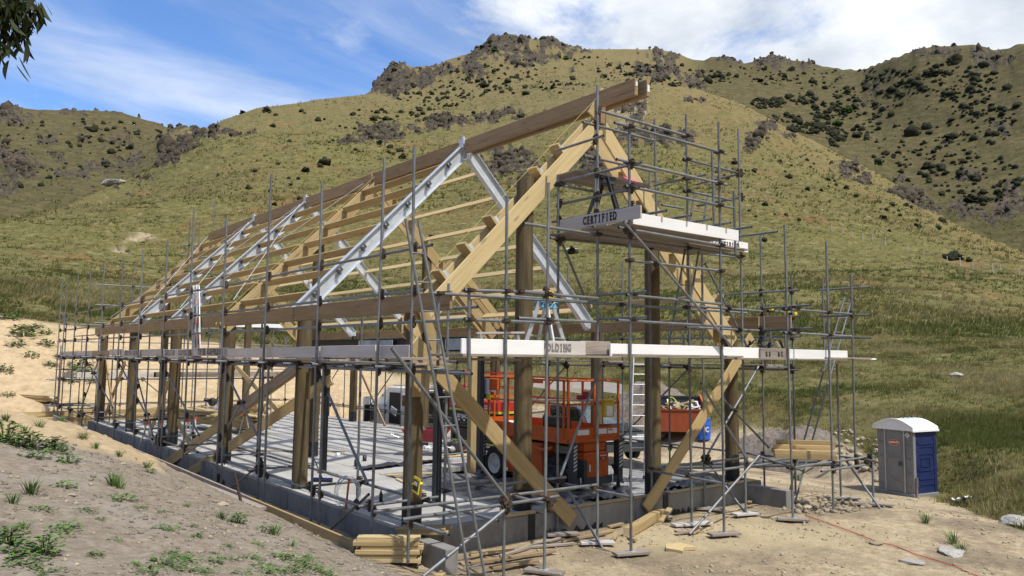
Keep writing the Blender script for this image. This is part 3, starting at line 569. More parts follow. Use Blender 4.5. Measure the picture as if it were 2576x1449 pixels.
# short purlin blocks set between the planks of the gable rafters
for x in (7.30, 7.80, 8.34, 8.92, 10.03, 10.60):
    for s in (1, -1):
        X = x if s > 0 else mir(x); Fm = Matrix(((s * .7071, 0, -s * .7071), (0, 1, 0), (.7071, 0, .7071)))
        mb = MB().box((0, 0, 0), (.055, .30, .34)); mb.mi[2] = mb.mi[4] = 1
        o = mb.obj('purlin_block', ['pine', 'pine_pale'], bf); o.matrix_local = Matrix.Translation((X - s * .04, 11.88 - .0, x - 3.5 + .02)) @ Fm.to_4x4()
        if s > 0: MB().box((.07, -.06, -.02), (.09, .1, .16)).obj('hanger', 'zinc', o)
# eave beams along both sides
for x in (7.0, 16.6):
    for y0, y1 in ((10.4, 16.55), (16.58, 21.9), (21.93, 26.9), (26.93, 32.0), (32.03, 37.6)):
        beam('eave_beam', (x, y0, 3.80), (x, y1, 3.80), .05, .30, 'pine_brown', bf)
beam('eave_beam', (16.05, 10.9, 3.78), (16.05, 16.55, 3.78), .05, .27, 'pine_brown', bf)
# mid-height wall rails seen through the frame on the far side
for y0, y1 in ((12.1, 16.4), (16.8, 21.4), (21.7, 26.3), (26.6, 31.7)):
    beam('wall_rail', (16.32, y0, 4.45), (16.32, y1, 4.45), .045, .14, 'pine', bf)
# long plank braces
BR = [((6.86, 11.30, 3.12), (10.48, 11.30, -.20), .29, 'pine'), ((16.35, 11.30, 3.45), (12.55, 11.30, -.20), .27, 'pine'),
      ((6.70, 22.75, -.42), (8.72, 18.2, 2.30), .27, 'pine'), ((6.70, 25.1, -.45), (7.95, 18.6, 2.52), .27, 'pine'), ((7.25, 22.05, 1.0), (7.92, 18.4, 2.62), .27, 'plank_old'),
      ((7.3, 29.3, .1), (7.35, 26.7, 2.6), .2, 'pine'), ((7.3, 34.5, 0), (7.35, 37.0, 2.6), .2, 'pine'), ((7.4, 33.8, 2.5), (7.45, 37.0, .3), .2, 'pine'), ((7.45, 24.0, -.3), (7.35, 26.2, .75), .2, 'pine_pale'), ((16.3, 28.9, 0), (16.3, 31.7, 2.7), .12, 'pine_brown'),
      ((7.1, 11.62, 4.0), (7.7, 11.62, 2.6), .2, 'pine'), ((13.9, 33.8, .2), (12.5, 37.0, 2.7), .2, 'pine')]
for a, b, h, m_ in BR: beam('brace', a, b, .05, h, m_, bf, ends='end_grain')
# timber knee braces under the second and last frames on the right
for y in (21.3, 37.0):
    for k in (0, .34): beam('knee_brace', (16.9, y + k, 3.6), (14.4, y + k, 6.0), .05, .24, 'pine', bf)
beam('pole_packer', (7.16, 11.70, 2.2), (7.16, 11.70, 3.72), .22, .04, 'pine', bf, up=(0, 1, 0))
# steel columns and the mezzanine beam
def column(x, y, z1, w=.1):
    mb = MB(); mb.box((0, 0, z1 / 2), (.008, w, z1)); mb.box((-w / 2, 0, z1 / 2), (.01, w, z1)); mb.box((w / 2, 0, z1 / 2), (.01, w, z1)); mb.box((0, 0, .01), (.24, .2, .02)); return mb.obj('steel_column', 'steel_navy', bf, (x, y, 0))
for x, y in ((8.66, 18.4), (12.1, 16.55), (13.3, 20.3), (8.75, 13.4), (9.3, 21.3)): column(x, y, 2.98, .13)
mb = MB()
for z, w, h in ((3.14, .02, .26), (3.275, .16, .02), (3.005, .16, .02)): mb.box((8.85, 16.6, z), (w, 8.2, h))
mb.obj('steel_beam', 'steel_navy', bf); MB().box((8.76, 16.1, 3.14), (.012, 1.6, .22)).obj('beam_panel', 'steel_pale', bf); MB().box((8.76, 12.9, 3.14), (.012, .6, .22)).obj('beam_panel', 'steel_pale', bf)
beam('prop', (11.7, 16.35, 0), (11.7, 16.35, 2.95), .17, .17, 'pine', bf, up=(1, 0, 0))
# tension straps over the left slope and string lines
def roofpt(x, y): return (x, y, x - 3.02)
for a, b in (((11.2, 21.6), (7.4, 26.4)), ((11.3, 26.6), (7.4, 21.7)), ((11.2, 26.6), (7.5, 31.5)), ((11.3, 31.7), (7.4, 26.7)), ((11.2, 31.7), (7.4, 37.0)), ((11.3, 37.0), (7.4, 31.8))):
    MB().tube(roofpt(*a), roofpt(*b), .011, 5).obj('roof_strap', 'zinc', bf)
MB().tube((11.55, 11.62, 8.5), (7.0, 11.62, 3.98), .0045, 4).obj('string_line', 'string_yellow', bf)
MB().tube((11.5, 21.3, 8.45), (7.1, 21.3, 4.1), .006, 4).obj('string_line', 'string_yellow', bf)
TUBES={
'front':"""S 736 945 538 738 945 -62
S 821 945 571 818 945 -41
S 1490 945 579 1500 945 -38
S 1655 945 560 1659 945 -55
S 1770 950 493 1767 950 43
S 1816 935 76 1816 935 -52
S 1822 1020 283 1826 1020 -52
S 1453 1135 539 1454 1135 -48
S 758 1135 416 757 1135 -26
S 1965 1135 511 1965 1135 282
S 1544 1037 418 1548 1037 273
S 667 945 389 670 945 272
S 674 1037 392 675 1037 275
S 1718 1135 414 1718 1135 281
S 1712 1090 402 1713 1090 281
G 659 945 387 813 945 393
G 762 945 391 932 945 390
G 661 1037 388 1083 1037 391
G 812 1037 392 1336 1037 391
G 1002 945 400 1267 945 397
G 1275 1037 399 1542 1037 399
G 1463 1135 402 1621 1135 402
G 1483 945 398 1758 945 399
G 1718 1135 412 1829 1135 412
G 657 945 344 824 945 345
G 761 945 350 927 945 350
G 980 945 355 1297 945 354
G 1274 1037 355 1544 1037 355
G 1480 945 348 1755 945 347
G 1018 1032 405 1018 912 405
G 1018 1032 361 1018 912 361
G 1530 1024 405 1530 912 407
G 1530 1032 355 1530 907 358
G 1800 1050 464 1800 922 463
G 1800 1047 398 1800 921 398
G 1800 1046 345 1800 923 344
L 563 945 69 846 945 72
L 568 1037 64 1020 1037 62
L 749 1135 63 1035 1135 62
L 1283 1135 61 1615 1135 59
L 1279 1037 61 1569 1037 60
L 1488 945 66 1843 945 67
L 1604 940 51 1824 940 51
L 1534 1037 67 1864 1037 64
T 1018 1146 53 1018 945 53
T 830 1130 61 830 941 60
T 1280 1146 55 1280 945 52
T 1500 1053 87 1500 920 63
T 1800 1005 63 1800 923 61
B 537 940 300 741 940 77
B 741 940 67 595 940 -10
B 1018 1117 49 1018 1017 -48
B 1470 1135 56 1470 1032 -46
B 1800 988 51 1800 909 -48
B 1338 1037 491 1505 1037 290
B 1311 1030 240 1470 1030 70
B 1451 990 90 1222 990 -42
B 1666 1135 274 1462 1135 72
B 1045 1050 280 945 1050 83
B 1474 1135 234 1703 1135 77""",
'tower':"""S 1021 1037 803 1023 1037 -53
S 1009 945 703 1012 945 -52
S 1266 945 759 1268 945 -47
S 1280 1037 800 1287 1037 -51
S 1460 1037 803 1468 1037 -48
S 1011 1135 647 1014 1135 -49
S 1293 1135 815 1299 1135 542
S 1275 1135 527 1279 1135 -50
S 1303 990 720 1308 990 535
S 1339 1190 719 1337 1190 629
S 1375 990 643 1378 990 509
S 1068 1090 683 1067 1090 569
G 1027 1037 755 1293 1037 754
G 989 1043 727 1186 1043 728
G 972 945 700 1288 945 699
G 1037 1090 681 1242 1090 681
G 977 945 636 1290 945 636
G 1270 1037 704 1455 1037 703
G 1008 1135 627 1116 1135 627
G 999 945 592 1312 945 592
G 1272 1037 637 1433 1037 638
G 1315 1135 627 1389 1135 628
G 1010 1141 696 1010 1010 698
G 1018 1149 635 1018 925 633
G 1280 1126 664 1280 990 663
G 1470 1163 700 1470 1034 704
G 1018 1146 590 1018 930 589
G 1470 1161 648 1470 1030 650
L 845 1037 519 1473 1037 517
L 982 945 516 1268 945 513
L 991 1135 520 1598 1135 535
L 1000 945 461 1268 945 462
T 1018 930 557 1018 1160 557
T 1090 930 557 1090 1160 557
T 1160 930 557 1160 1160 557
T 1220 930 557 1220 1160 557
T 1280 930 557 1280 1160 557
T 1350 930 557 1350 1160 557
T 1440 930 557 1440 1160 557
B 984 935 525 1286 935 315
B 1016 1130 515 1095 1130 381""",
'left':"""S 640 1064 622 640 1055 -36
S 640 1160 623 640 1172 -36
S 640 1403 623 640 1405 -36
S 640 1666 685 640 1675 -36
S 640 1948 626 640 1943 -36
S 640 2223 684 640 2217 -36
S 640 2471 626 640 2471 -36
S 640 2761 627 640 2752 -36
S 640 3038 628 640 3031 -36
S 640 3345 632 640 3318 -36
S 640 3601 629 640 3607 -36
S 640 3876 634 640 3900 -36
S 640 4131 646 640 4184 -36
S 640 4274 632 640 4290 -36
G 646 1015 460 646 1605 460
G 651 1575 460 651 2205 460
G 646 2175 460 646 2765 460
G 651 2735 460 651 3365 460
G 646 3335 460 646 3925 460
G 651 3895 460 651 4315 460
G 646 1035 392 646 1625 392
G 651 1595 392 651 2225 392
G 646 2195 392 646 2785 392
G 651 2755 392 651 3385 392
G 646 3355 392 646 3945 392
G 651 3915 392 651 4315 392
G 646 925 343 646 1515 343
G 651 1485 343 651 2115 343
G 646 2085 343 646 2675 343
G 651 2645 343 651 3275 343
G 646 3245 343 646 3835 343
G 651 3805 343 651 4315 343
G 705 975 366 705 1565 366
G 710 1535 366 710 2165 366
G 705 2135 366 705 2725 366
G 710 2695 366 710 3325 366
G 705 3295 366 705 3885 366
G 710 3855 366 710 4315 366
L 646 905 266 646 1495 266
L 651 1465 266 651 2095 266
L 646 2065 266 646 2655 266
L 651 2625 266 651 3255 266
L 646 3225 266 646 3815 266
L 651 3785 266 651 4315 266
L 730 1045 266 730 1635 266
L 735 1605 266 735 2235 266
L 730 2205 266 730 2795 266
L 735 2765 266 735 3395 266
L 730 3365 266 730 3955 266
L 735 3925 266 735 4315 266
L 646 955 36 646 1545 36
L 651 1515 36 651 2145 36
L 646 2115 36 646 2705 36
L 651 2675 36 651 3305 36
L 646 3275 36 646 3865 36
L 651 3835 36 651 4265 36
L 750 975 40 750 1565 40
L 755 1535 40 755 2165 40
L 750 2135 40 750 2725 40
L 755 2695 40 755 3325 40
L 750 3295 40 750 3885 40
L 755 3855 40 755 4265 40
S 745 1192 0 745 1192 375
T 620 1182 44 775 1182 44
S 745 1425 0 745 1425 375
T 620 1415 44 775 1415 44
S 642 1375 -36 642 1375 266
S 745 1695 0 745 1695 375
T 620 1685 44 775 1685 44
S 642 1645 -36 642 1645 266
S 745 1963 0 745 1963 375
T 620 1953 44 775 1953 44
S 642 1913 -36 642 1913 266
S 745 2237 0 745 2237 375
T 620 2227 44 775 2227 44
S 745 2491 0 745 2491 375
T 620 2481 44 775 2481 44
S 642 2441 -36 642 2441 266
S 745 2772 0 745 2772 375
T 620 2762 44 775 2762 44
S 745 3051 0 745 3051 375
T 620 3041 44 775 3041 44
S 745 3338 0 745 3338 375
T 620 3328 44 775 3328 44
S 745 3627 0 745 3627 375
T 620 3617 44 775 3617 44
S 745 3920 -60 745 3920 375
T 620 3910 44 775 3910 44
S 745 4204 -60 745 4204 375
T 620 4194 44 775 4194 44
S 745 4310 -60 745 4310 375
T 620 4300 44 775 4300 44
T 615 1130 272 750 1130 272
T 620 1245 272 750 1245 272
T 625 1390 272 750 1390 272
T 615 1505 272 750 1505 272
T 620 1650 272 750 1650 272
T 625 1765 272 750 1765 272
T 615 1910 272 750 1910 272
T 620 2025 272 750 2025 272
T 625 2170 272 750 2170 272
T 615 2285 272 750 2285 272
T 620 2430 272 750 2430 272
T 625 2545 272 750 2545 272
T 615 2690 272 750 2690 272
T 620 2805 272 750 2805 272
T 625 2950 272 750 2950 272
T 615 3065 272 750 3065 272
T 620 3210 272 750 3210 272
T 625 3325 272 750 3325 272
T 615 3470 272 750 3470 272
T 620 3585 272 750 3585 272
T 625 3730 272 750 3730 272
T 615 3845 272 750 3845 272
T 620 3990 272 750 3990 272
T 625 4105 272 750 4105 272
T 615 4250 272 750 4250 272
B 650 1420 263 650 1207 75
B 650 2011 292 650 1696 100
B 650 1689 279 650 1964 74
B 650 3174 297 650 2650 96
B 650 2857 259 650 2554 32
B 650 3655 261 650 3117 93
B 650 3407 263 650 3729 30
B 650 2562 288 650 2121 78
B 650 3744 22 650 3594 -28
B 650 2020 18 650 1869 -31
B 650 1676 59 650 1876 -24
B 650 1202 58 650 1357 -33""",
'right':"""S 1760 1100 -55 1760 1100 502
T 1650 1110 272 1780 1110 272
S 1760 1187 -55 1760 1187 616
T 1650 1197 272 1780 1197 272
S 1760 1420 -55 1760 1420 570
S 1690 1435 -55 1690 1435 390
T 1650 1430 272 1780 1430 272
S 1760 1677 -55 1760 1677 588
S 1690 1692 -55 1690 1692 390
T 1650 1687 272 1780 1687 272
S 1760 1925 -55 1760 1925 589
S 1690 1940 -55 1690 1940 390
T 1650 1935 272 1780 1935 272
S 1760 2190 -55 1760 2190 550
S 1690 2205 -55 1690 2205 390
T 1650 2200 272 1780 2200 272
S 1760 2450 -55 1760 2450 570
S 1690 2465 -55 1690 2465 390
T 1650 2460 272 1780 2460 272
S 1760 2720 -55 1760 2720 590
S 1690 2735 -55 1690 2735 390
T 1650 2730 272 1780 2730 272
S 1760 2990 -55 1760 2990 502
S 1690 3005 -55 1690 3005 390
T 1650 3000 272 1780 3000 272
S 1760 3260 -55 1760 3260 616
S 1690 3275 -55 1690 3275 390
T 1650 3270 272 1780 3270 272
S 1760 3530 -55 1760 3530 570
S 1690 3545 -55 1690 3545 390
T 1650 3540 272 1780 3540 272
S 1760 3800 -55 1760 3800 588
S 1690 3815 -55 1690 3815 390
T 1650 3810 272 1780 3810 272
S 1760 4070 -55 1760 4070 589
S 1690 4085 -55 1690 4085 390
T 1650 4080 272 1780 4080 272
G 1755 1075 463 1755 1665 463
G 1760 1635 463 1760 2265 463
G 1755 2235 463 1755 2825 463
G 1760 2795 463 1760 3425 463
G 1755 3395 463 1755 3985 463
G 1760 3955 463 1760 4115 463
G 1755 1075 398 1755 1665 398
G 1760 1635 398 1760 2265 398
G 1755 2235 398 1755 2825 398
G 1760 2795 398 1760 3425 398
G 1755 3395 398 1755 3985 398
G 1760 3955 398 1760 4115 398
G 1755 1075 348 1755 1665 348
G 1760 1635 348 1760 2265 348
G 1755 2235 348 1755 2825 348
G 1760 2795 348 1760 3425 348
G 1755 3395 348 1755 3985 348
G 1760 3955 348 1760 4115 348
L 1755 1085 266 1755 1675 266
L 1760 1645 266 1760 2275 266
L 1755 2245 266 1755 2835 266
L 1760 2805 266 1760 3435 266
L 1755 3405 266 1755 3995 266
L 1760 3965 266 1760 4115 266
L 1755 1085 50 1755 1675 50
L 1760 1645 50 1760 2275 50
L 1755 2245 50 1755 2835 50
L 1760 2805 50 1760 3435 50
L 1755 3405 50 1755 3995 50
L 1760 3965 50 1760 4115 50
L 1695 1385 50 1695 1975 50
L 1700 1945 50 1700 2575 50
L 1695 2545 50 1695 3135 50
L 1700 3105 50 1700 3735 50
L 1695 3705 50 1695 4115 50
B 1750 1420 260 1750 1677 50
B 1750 1925 260 1750 2190 50
B 1750 2450 260 1750 2720 50
B 1750 2990 260 1750 3260 50
B 1750 3530 260 1750 3800 50""",
'back':"""S 655 4190 -75 655 4190 460
S 655 4300 -75 655 4300 320
T 660 4170 166 660 4320 166
S 905 4190 -75 905 4190 420
S 905 4300 -75 905 4300 320
T 910 4170 166 910 4320 166
S 1155 4190 -75 1155 4190 440
S 1155 4300 -75 1155 4300 320
T 1160 4170 166 1160 4320 166
S 1405 4190 -75 1405 4190 450
S 1405 4300 -75 1405 4300 320
T 1410 4170 166 1410 4320 166
S 1655 4190 -75 1655 4190 490
S 1655 4300 -75 1655 4300 320
T 1660 4170 166 1660 4320 166
L 600 4195 160 1190 4195 160
L 1170 4200 160 1750 4200 160
L 600 4195 40 1190 4195 40
L 1170 4200 40 1750 4200 40
L 600 4295 160 1190 4295 160
L 1170 4300 160 1750 4300 160
L 600 4295 40 1190 4295 40
L 1170 4300 40 1750 4300 40
G 620 4190 210 1200 4190 210
G 1180 4195 210 1760 4195 210
G 620 4190 260 1200 4190 260
G 1180 4195 260 1760 4195 260
G 620 4190 340 1200 4190 340
G 1180 4195 340 1760 4195 340
G 620 4190 420 1200 4190 420
G 1180 4195 420 1760 4195 420
S 1090 3840 -50 1090 3840 920
S 1135 3840 -50 1135 3840 915
S 1200 3840 -50 1200 3840 1030
S 1290 3950 -50 1290 3950 960
G 1050 3840 800 1450 3840 800
G 1050 3840 750 1450 3840 750
G 1050 3840 660 1450 3840 660
G 1200 3790 820 1200 4000 820
G 1200 3790 760 1200 4000 760
S 860 3860 -50 860 3860 690
G 710 3860 590 960 3860 590
G 710 3860 500 960 3860 500
G 710 3860 420 960 3860 420
B 900 4190 250 1140 4190 40
B 1400 4190 250 1640 4190 40""",
}
# ------------------------------------------------------------------ scaffolds
def seg_dist(p1, q1, p2, q2):
    d1, d2, r = q1 - p1, q2 - p2, p1 - p2; a, e, f = d1.dot(d1), d2.dot(d2), d2.dot(r); c, b = d1.dot(r), d1.dot(d2); den = a * e - b * b
    if den < 1e-6 * a * e: return 9, None, None
    s = min(1, max(0, (b * f - c * e) / den)); t = min(1, max(0, (b * s + f) / e)); s = min(1, max(0, (b * t - c) / a))
    A, B_ = p1 + d1 * s, p2 + d2 * t; return (A - B_).length, A, B_
cp = MB(); cp.box((0, .028, 0), (.075, .085, .062)); cp.box((0, -.028, 0), (.07, .085, .07)); cp.tube((.05, .05, 0), (.085, .05, 0), .014, 6); cp.tube((-.05, -.05, .01), (-.09, -.05, .01), .014, 6); cp.box((.02, .085, 0), (.1, .02, .03)); cp.box((-.01, -.085, 0), (.1, .02, .034))
coupler_me = cp.mesh('coupler', 'rusty')
def scaffold(key, label, loc):
    t = thing('scaffold', label, 'scaffold', loc); P = []
    names = dict(S='standard', G='guardrail', L='ledger', T='transom', B='brace')
    for ln in TUBES[key].split('\n'):
        k, *c = ln.split(); c = [int(q) / 100 for q in c]; a, b = Vector(c[:3]), Vector(c[3:])
        if k == 'S' and min(a.z, b.z) < .6:      # feet stand on the ground
            lo = a if a.z < b.z else b
            if min(a.z, b.z) < 0.2:
                g = gz(lo.x, lo.y) if not (6.95 < lo.x < 16.8 and 11.45 < lo.y < 37.5) else 0.
                if lo.z < -.05: lo.z = g + .09
        pipe(names[k], a, b, .0252, t, org=loc); P.append((k, a, b))
    n = 0
    for i in range(len(P)):
        for j in range(i):
            if P[i][0] == P[j][0] == 'S': continue
            d, A, B_ = seg_dist(P[i][1], P[i][2], P[j][1], P[j][2])
            if d < .13 and n < 290:
                o = bpy.data.objects.new('coupler', coupler_me); F = frame(P[i][2] - P[i][1], (B_ - A) if d > .02 else (0, 0, 1))
                M4 = (F @ Matrix.Rotation(random.choice((0, 3.14)), 3, 'X') @ Matrix.Rotation(random.uniform(-.2, .2), 3, 'Z')).to_4x4(); M4.translation = (A + B_) / 2 - Vector(loc)
                o.parent = t; o.matrix_local = M4; lk(o); n += 1
    return t, P
sc_front, PF = scaffold('front', 'galvanised tube scaffold with white toe boards along the front gable of the barn frame', (12, 9.45, -.5))
sc_tower, PT = scaffold('tower', 'tall galvanised tube scaffold tower rising to the ridge at the gable', (11.5, 9.45, -.5))
sc_left, PL = scaffold('left', 'long galvanised tube scaffold with grey toe boards down the left side of the barn', (6.4, 25, -.4))
sc_right, PR = scaffold('right', 'galvanised tube scaffold along the far right side of the barn', (17.6, 25, -.5))
sc_back, PB = scaffold('back', 'galvanised tube scaffold across the far end of the barn', (11.5, 42.5, -.6))
# sole boards and base plates under the standards in the open
def sole(x, y, rz, label, w=.62, material='plank_old', thick=.045):
    z = gz(x, y); F = Matrix.Rotation(rz, 3, 'Z')
    d = F @ Vector((w / 2, 0, 0)); o = beam('sole_board', Vector((x, y, z + .065)) - d, Vector((x, y, z + .065)) + d, .225, thick, material, None, bevel=.006)
    tag(o, label, 'sole board', 'sole boards under the scaffold feet')
    p_ = MB().box((0, 0, .028), (.14, .14, .008), Matrix.Rotation(.3 - rz, 3, 'Z')).obj('base_plate', 'alu', o)
for x, y, rz, lb, m_ in [(8.18, 9.45, -1.1, 'reddish sole board at the front foot nearest the small stack of pine offcuts', 'plank_old'), (10.12, 9.45, -0.35, 'sole board under the front tower foot with a bright square base plate', 'plank_old'), (12.68, 9.45, -0.4, 'pale sole board under the tower foot right of the pine block', 'plank_old'),
     (15.0, 9.45, -0.9, 'dark sole board under the foot where the red cable starts', 'plank_old'), (10.14, 11.2, -0.5, 'sole board among timber offcuts beside the concrete wall', 'plank_old'), (10.23, 10.37, -0.6, 'pale muddy sole board with a short brace clamped at its foot', 'board_grey'), (12.79, 11.2, -0.85, 'sole board beside the square timber post on the ground', 'plank_old'),
     (12.87, 10.37, -0.35, 'pale sole board below the long diagonal tube', 'board_grey'), (14.54, 11.2, -0.8, 'sole board close to the concrete wall beside the right brace', 'plank_old'), (14.68, 10.37, -0.3, 'pale sole board in front of the right wing wall', 'board_grey'), (18.26, 10.2, -0.75, 'long sole board at the back of the right end', 'plank_old'), (18.16, 9.35, -0.85, 'long sole board at the far right foot of the scaffold', 'plank_old'), (16.6, 10.75, -0.5, 'sole board under the foot of the right access ladder', 'plank_old')]:
    sole(x, y, rz, lb, material=m_, w=.85 if 'long' in lb else .62)
# ---- planks and toe boards, each lying loose on the tubes
def board(name, a, b, w, h, m_, label, cat, group, up=(0, 0, 1)):
    o = beam(name, a, b, w, h, m_, None, up=up, bevel=.004); tag(o, label, cat, group); return o
zf = 2.885
g1 = 'deck planks of the front scaffold'
for k in range(4):
    y = 9.58 + k * .235
    for i, (x0, x1) in enumerate(((6.6, 9.9), (9.7, 13.4), (13.2, 16.7), (16.5, 18.5))):
        board('scaffold_plank', (x0, y, zf + .036 + .04 * (i % 2)), (x1, y, zf + .036 + .04 * (i % 2)), .225, .036, 'plank_old', 'weathered deck plank laid on the front scaffold tubes', 'plank', g1)
board('scaffold_plank', (18.1, 9.62, 2.95), (18.8, 9.62, 2.95), .225, .036, 'board_white', 'white tipped plank end poking out past the right end of the front deck', 'plank', None)
for k, (x0, x1, y) in enumerate(((5.75, 8.0, 9.95), (5.9, 8.0, 10.2))): board('scaffold_plank', (x0, y, 2.86), (x1, y, 2.86), .225, .036, 'plank_old', ('splintered outer plank', 'inner plank')[k] + ' at the left corner of the front deck', 'plank', None)
def toe(x0, x1, y, m_, label, z=2.94, h=.225, dz=0): return board('toe_board', (x0, y, z + h / 2), (x1, y, z + h / 2 + dz), .036, h, m_, label, 'toe board', 'toe boards round the scaffold decks')
toe(6.58, 8.17, 9.50, 'board_white', 'white toe board at the left end of the front deck below the step ladder')
toe(8.12, 9.12, 9.545, 'board_grey', 'grey toe board stencilled OLDING on the front deck', 2.945)
toe(9.05, 9.75, 9.59, 'plank_old', 'dark scuffed toe board between the lettered board and the long white one', 2.96)
toe(9.66, 12.78, 9.50, 'board_white', 'long bright white toe board across the middle of the front deck', 2.925)
toe(12.7, 14.08, 9.545, 'board_white', 'whitewashed toe board in front of the right gable pole', 2.92)
toe(14.0, 14.95, 9.50, 'plank_old', 'dark toe board with faded stencil below the harness', 2.92)
toe(14.98, 17.5, 9.545, 'board_white', 'stained white toe board at the right end of the front deck', 2.91)
def stencil(s, x, y, z, size, m_='stencil', right=(1, 0, 0), par=None, sx=1., ang=0):
    M4 = facing((x, y, z), right, (0, 0, 1)); mb = MB(); pitch = size * .55 * sx
    for i, ch in enumerate(s):
        if ch == ' ': continue
        u = (i - (len(s) - 1) / 2) * pitch; t = text(ch, size, Matrix.Identity(4), m_, None, 'letter', .0015, size * .045, .72 * sx); me = t.data
        mb.add([(v.co.x + u, v.co.y, v.co.z) for v in me.vertices], [tuple(p_.vertices) for p_ in me.polygons]); bpy.data.objects.remove(t); bpy.data.meshes.remove(me)
        if ch in 'EFITRDLN':
            w = pitch * (.72 if ch not in 'I' else .55)
            for sy in (-1, 1):
                if (ch, sy) in (('L', 1),): continue
                wd = w * (.55 if (ch in 'FRT' and sy < 0) or ch in 'LDE' and sy > 0 else 1); mb.box((u - (w - wd) / 2 * (ch != 'T'), sy * size * .325, .0), (wd, size * .055, .004))
    o = mb.obj('lettering', m_); o.matrix_local = M4
    if par is not None: o.parent = par; o.matrix_local = par.matrix_world.inverted() @ M4
    return o
bpy.context.view_layer.update()
def on(label): return next(o for o in COL.objects if o.get('label') == label)
stencil('FOLDING', 8.48, 9.522, 3.055, .17, 'stencil_faded', par=on('grey toe board stencilled OLDING on the front deck'), sx=.95)
stencil('as  at', 14.48, 9.477, 3.04, .2, 'stencil', par=on('dark toe board with faded stencil below the harness'))
# left side deck
g2 = 'deck planks of the left scaffold'
ys = [10.75, 13.9, 16.9, 19.6, 22.3, 24.9, 27.7, 30.5, 33.3, 36.3, 39.2, 42.6]
zl = lambda y: 2.79 - .0025 * (y - 12)
for k in range(3):
    for i in range(len(ys) - 1):
        y0, y1 = ys[i] - .2, ys[i + 1] + .2; o_ = .037 * (i % 2)
        board('scaffold_plank', (6.56 + k * .232, y0, zl(y0) + o_ - .02), (6.56 + k * .232, y1, zl(y1) + o_ - .02), .225, .034, 'plank_old', 'weathered deck plank laid on the long left scaffold', 'plank', g2)
TL = [(10.8, 11.85, 'board_grey', 'grey toe board nearest the front corner on the left scaffold', '', 0), (11.9, 14.05, 'board_grey', 'plain grey toe board second from the front corner on the left scaffold', '', .01), (14.1, 16.6, 'board_grey', 'grey toe board with a dark split end on the left scaffold', '', 0),
      (16.5, 19.45, 'board_grey', 'long plain grey toe board right of the stencilled ones on the left scaffold', '', -.005), (19.3, 22.1, 'board_grey', 'grey toe board with the clearest stencilled SCAFFOLDING below the orange-labelled ladder', 'TIFIED SCAFFOLDING', .02), (22.05, 25.0, 'board_grey', 'grey toe board stencilled CERTIFIED SCAFFOLDING in faded letters', 'CERTIFIED - SCAFFOLDING', 0), (24.95, 27.6, 'board_grey', 'blank grey toe board between two stencilled ones on the left scaffold', '', .015),
      (27.5, 30.4, 'board_grey', 'grey toe board with small blurred stencil left of a diagonal tube', 'CERTIFIED SCAFFO', 0), (30.3, 32.2, 'board_grey', 'tilted grey toe board at the change of level on the left scaffold', '', .04), (32.3, 35.2, 'pine_brown', 'bare brown wooden toe board on the left scaffold', '', 0), (35.1, 38.6, 'board_grey', 'grey toe board with a dark patch far along the left scaffold', '', 0), (38.5, 42.8, 'board_grey', 'last grey toe board at the far end of the left scaffold', '', -.01)]
for y0, y1, m_, lb, s, dz in TL:
    z0 = 2.86 - .0045 * (y0 - 11); o = board('toe_board', (6.5, y0, z0 + .105 + dz), (6.5, y1, z0 + .105 + dz - .0045 * (y1 - y0)), .036, .215, m_, lb, 'toe board', 'toe boards round the scaffold decks')
    if s:
        bpy.context.view_layer.update(); stencil(s, 6.478, (y0 + y1) / 2 - .1, z0 + .105 + dz - .007, .20, 'stencil' if 'clearest' in lb else 'stencil_faded', (0, -1, 0), o, sx=1.02)
# right and back decks
for k in range(3):
    for i, (y0, y1) in enumerate(((11.2, 16.8), (16.6, 22.4), (22.2, 28), (27.8, 33.6), (33.4, 41))):
        board('scaffold_plank', (16.95 + k * .232, y0, 2.77 + .036 * (i % 2)), (16.95 + k * .232, y1, 2.77 + .036 * (i % 2)), .225, .034, 'plank_old', 'weathered deck plank on the far right scaffold', 'plank', 'deck planks of the right scaffold')
for i, (x0, x1, m_) in enumerate(((6.5, 7.0, 'board_grey'), (7.05, 10.6, 'board_grey'), (10.5, 14.0, 'plank_old'), (13.9, 17.3, 'plank_old'))):
    board('toe_board', (x0, 41.88, 1.83), (x1, 41.88, 1.83), .036, .26, m_, ('short grey toe board at the left corner of the far end deck', 'grey toe board across the far end between the first poles', 'brown weathered toe board across the middle of the far end', 'dark weathered toe board at the right of the far end')[i], 'toe board', 'toe boards round the scaffold decks')
for k in range(3): board('scaffold_plank', (6.4, 42.1 + k * .24, 1.71), (17.3, 42.1 + k * .24, 1.71), .225, .036, 'plank_old', 'weathered deck plank across the far end of the barn', 'plank', 'deck planks of the far end scaffold')
board('toe_board', (13.6, 41.88, 4.42), (17.2, 41.88, 4.46), .036, .2, 'board_white', 'white board high up on the far end scaffold', 'toe board', 'toe boards round the scaffold decks')
# tower deck
for k in range(9): board('scaffold_plank', (10.0 + (k % 2) * .1, 9.56 + k * .232, 5.29), (14.6 - (k % 3) * .15 if k > 2 else 12.95, 9.56 + k * .232, 5.29), .225, .036, 'plank_old', 'plank of the high tower deck seen from below', 'plank', 'planks of the tower deck')
t1 = board('toe_board', (10.08, 11.25, 5.445), (10.08, 9.16, 5.43), .036, .225, 'board_grey', 'grey toe board with bold CERTIFIED stencil and a broken end on the tower', 'toe board', 'toe boards round the scaffold decks')
t2 = board('toe_board', (10.14, 9.42, 5.36), (13.2, 9.42, 5.365), .036, .215, 'board_white', 'bright white toe board across the front of the tower deck', 'toe board', 'toe boards round the scaffold decks')
t3 = board('toe_board', (12.75, 10.28, 5.37), (14.75, 10.28, 5.36), .036, .215, 'board_white', 'white toe board with a half hidden stencil at the right of the tower deck', 'toe board', 'toe boards round the scaffold decks')
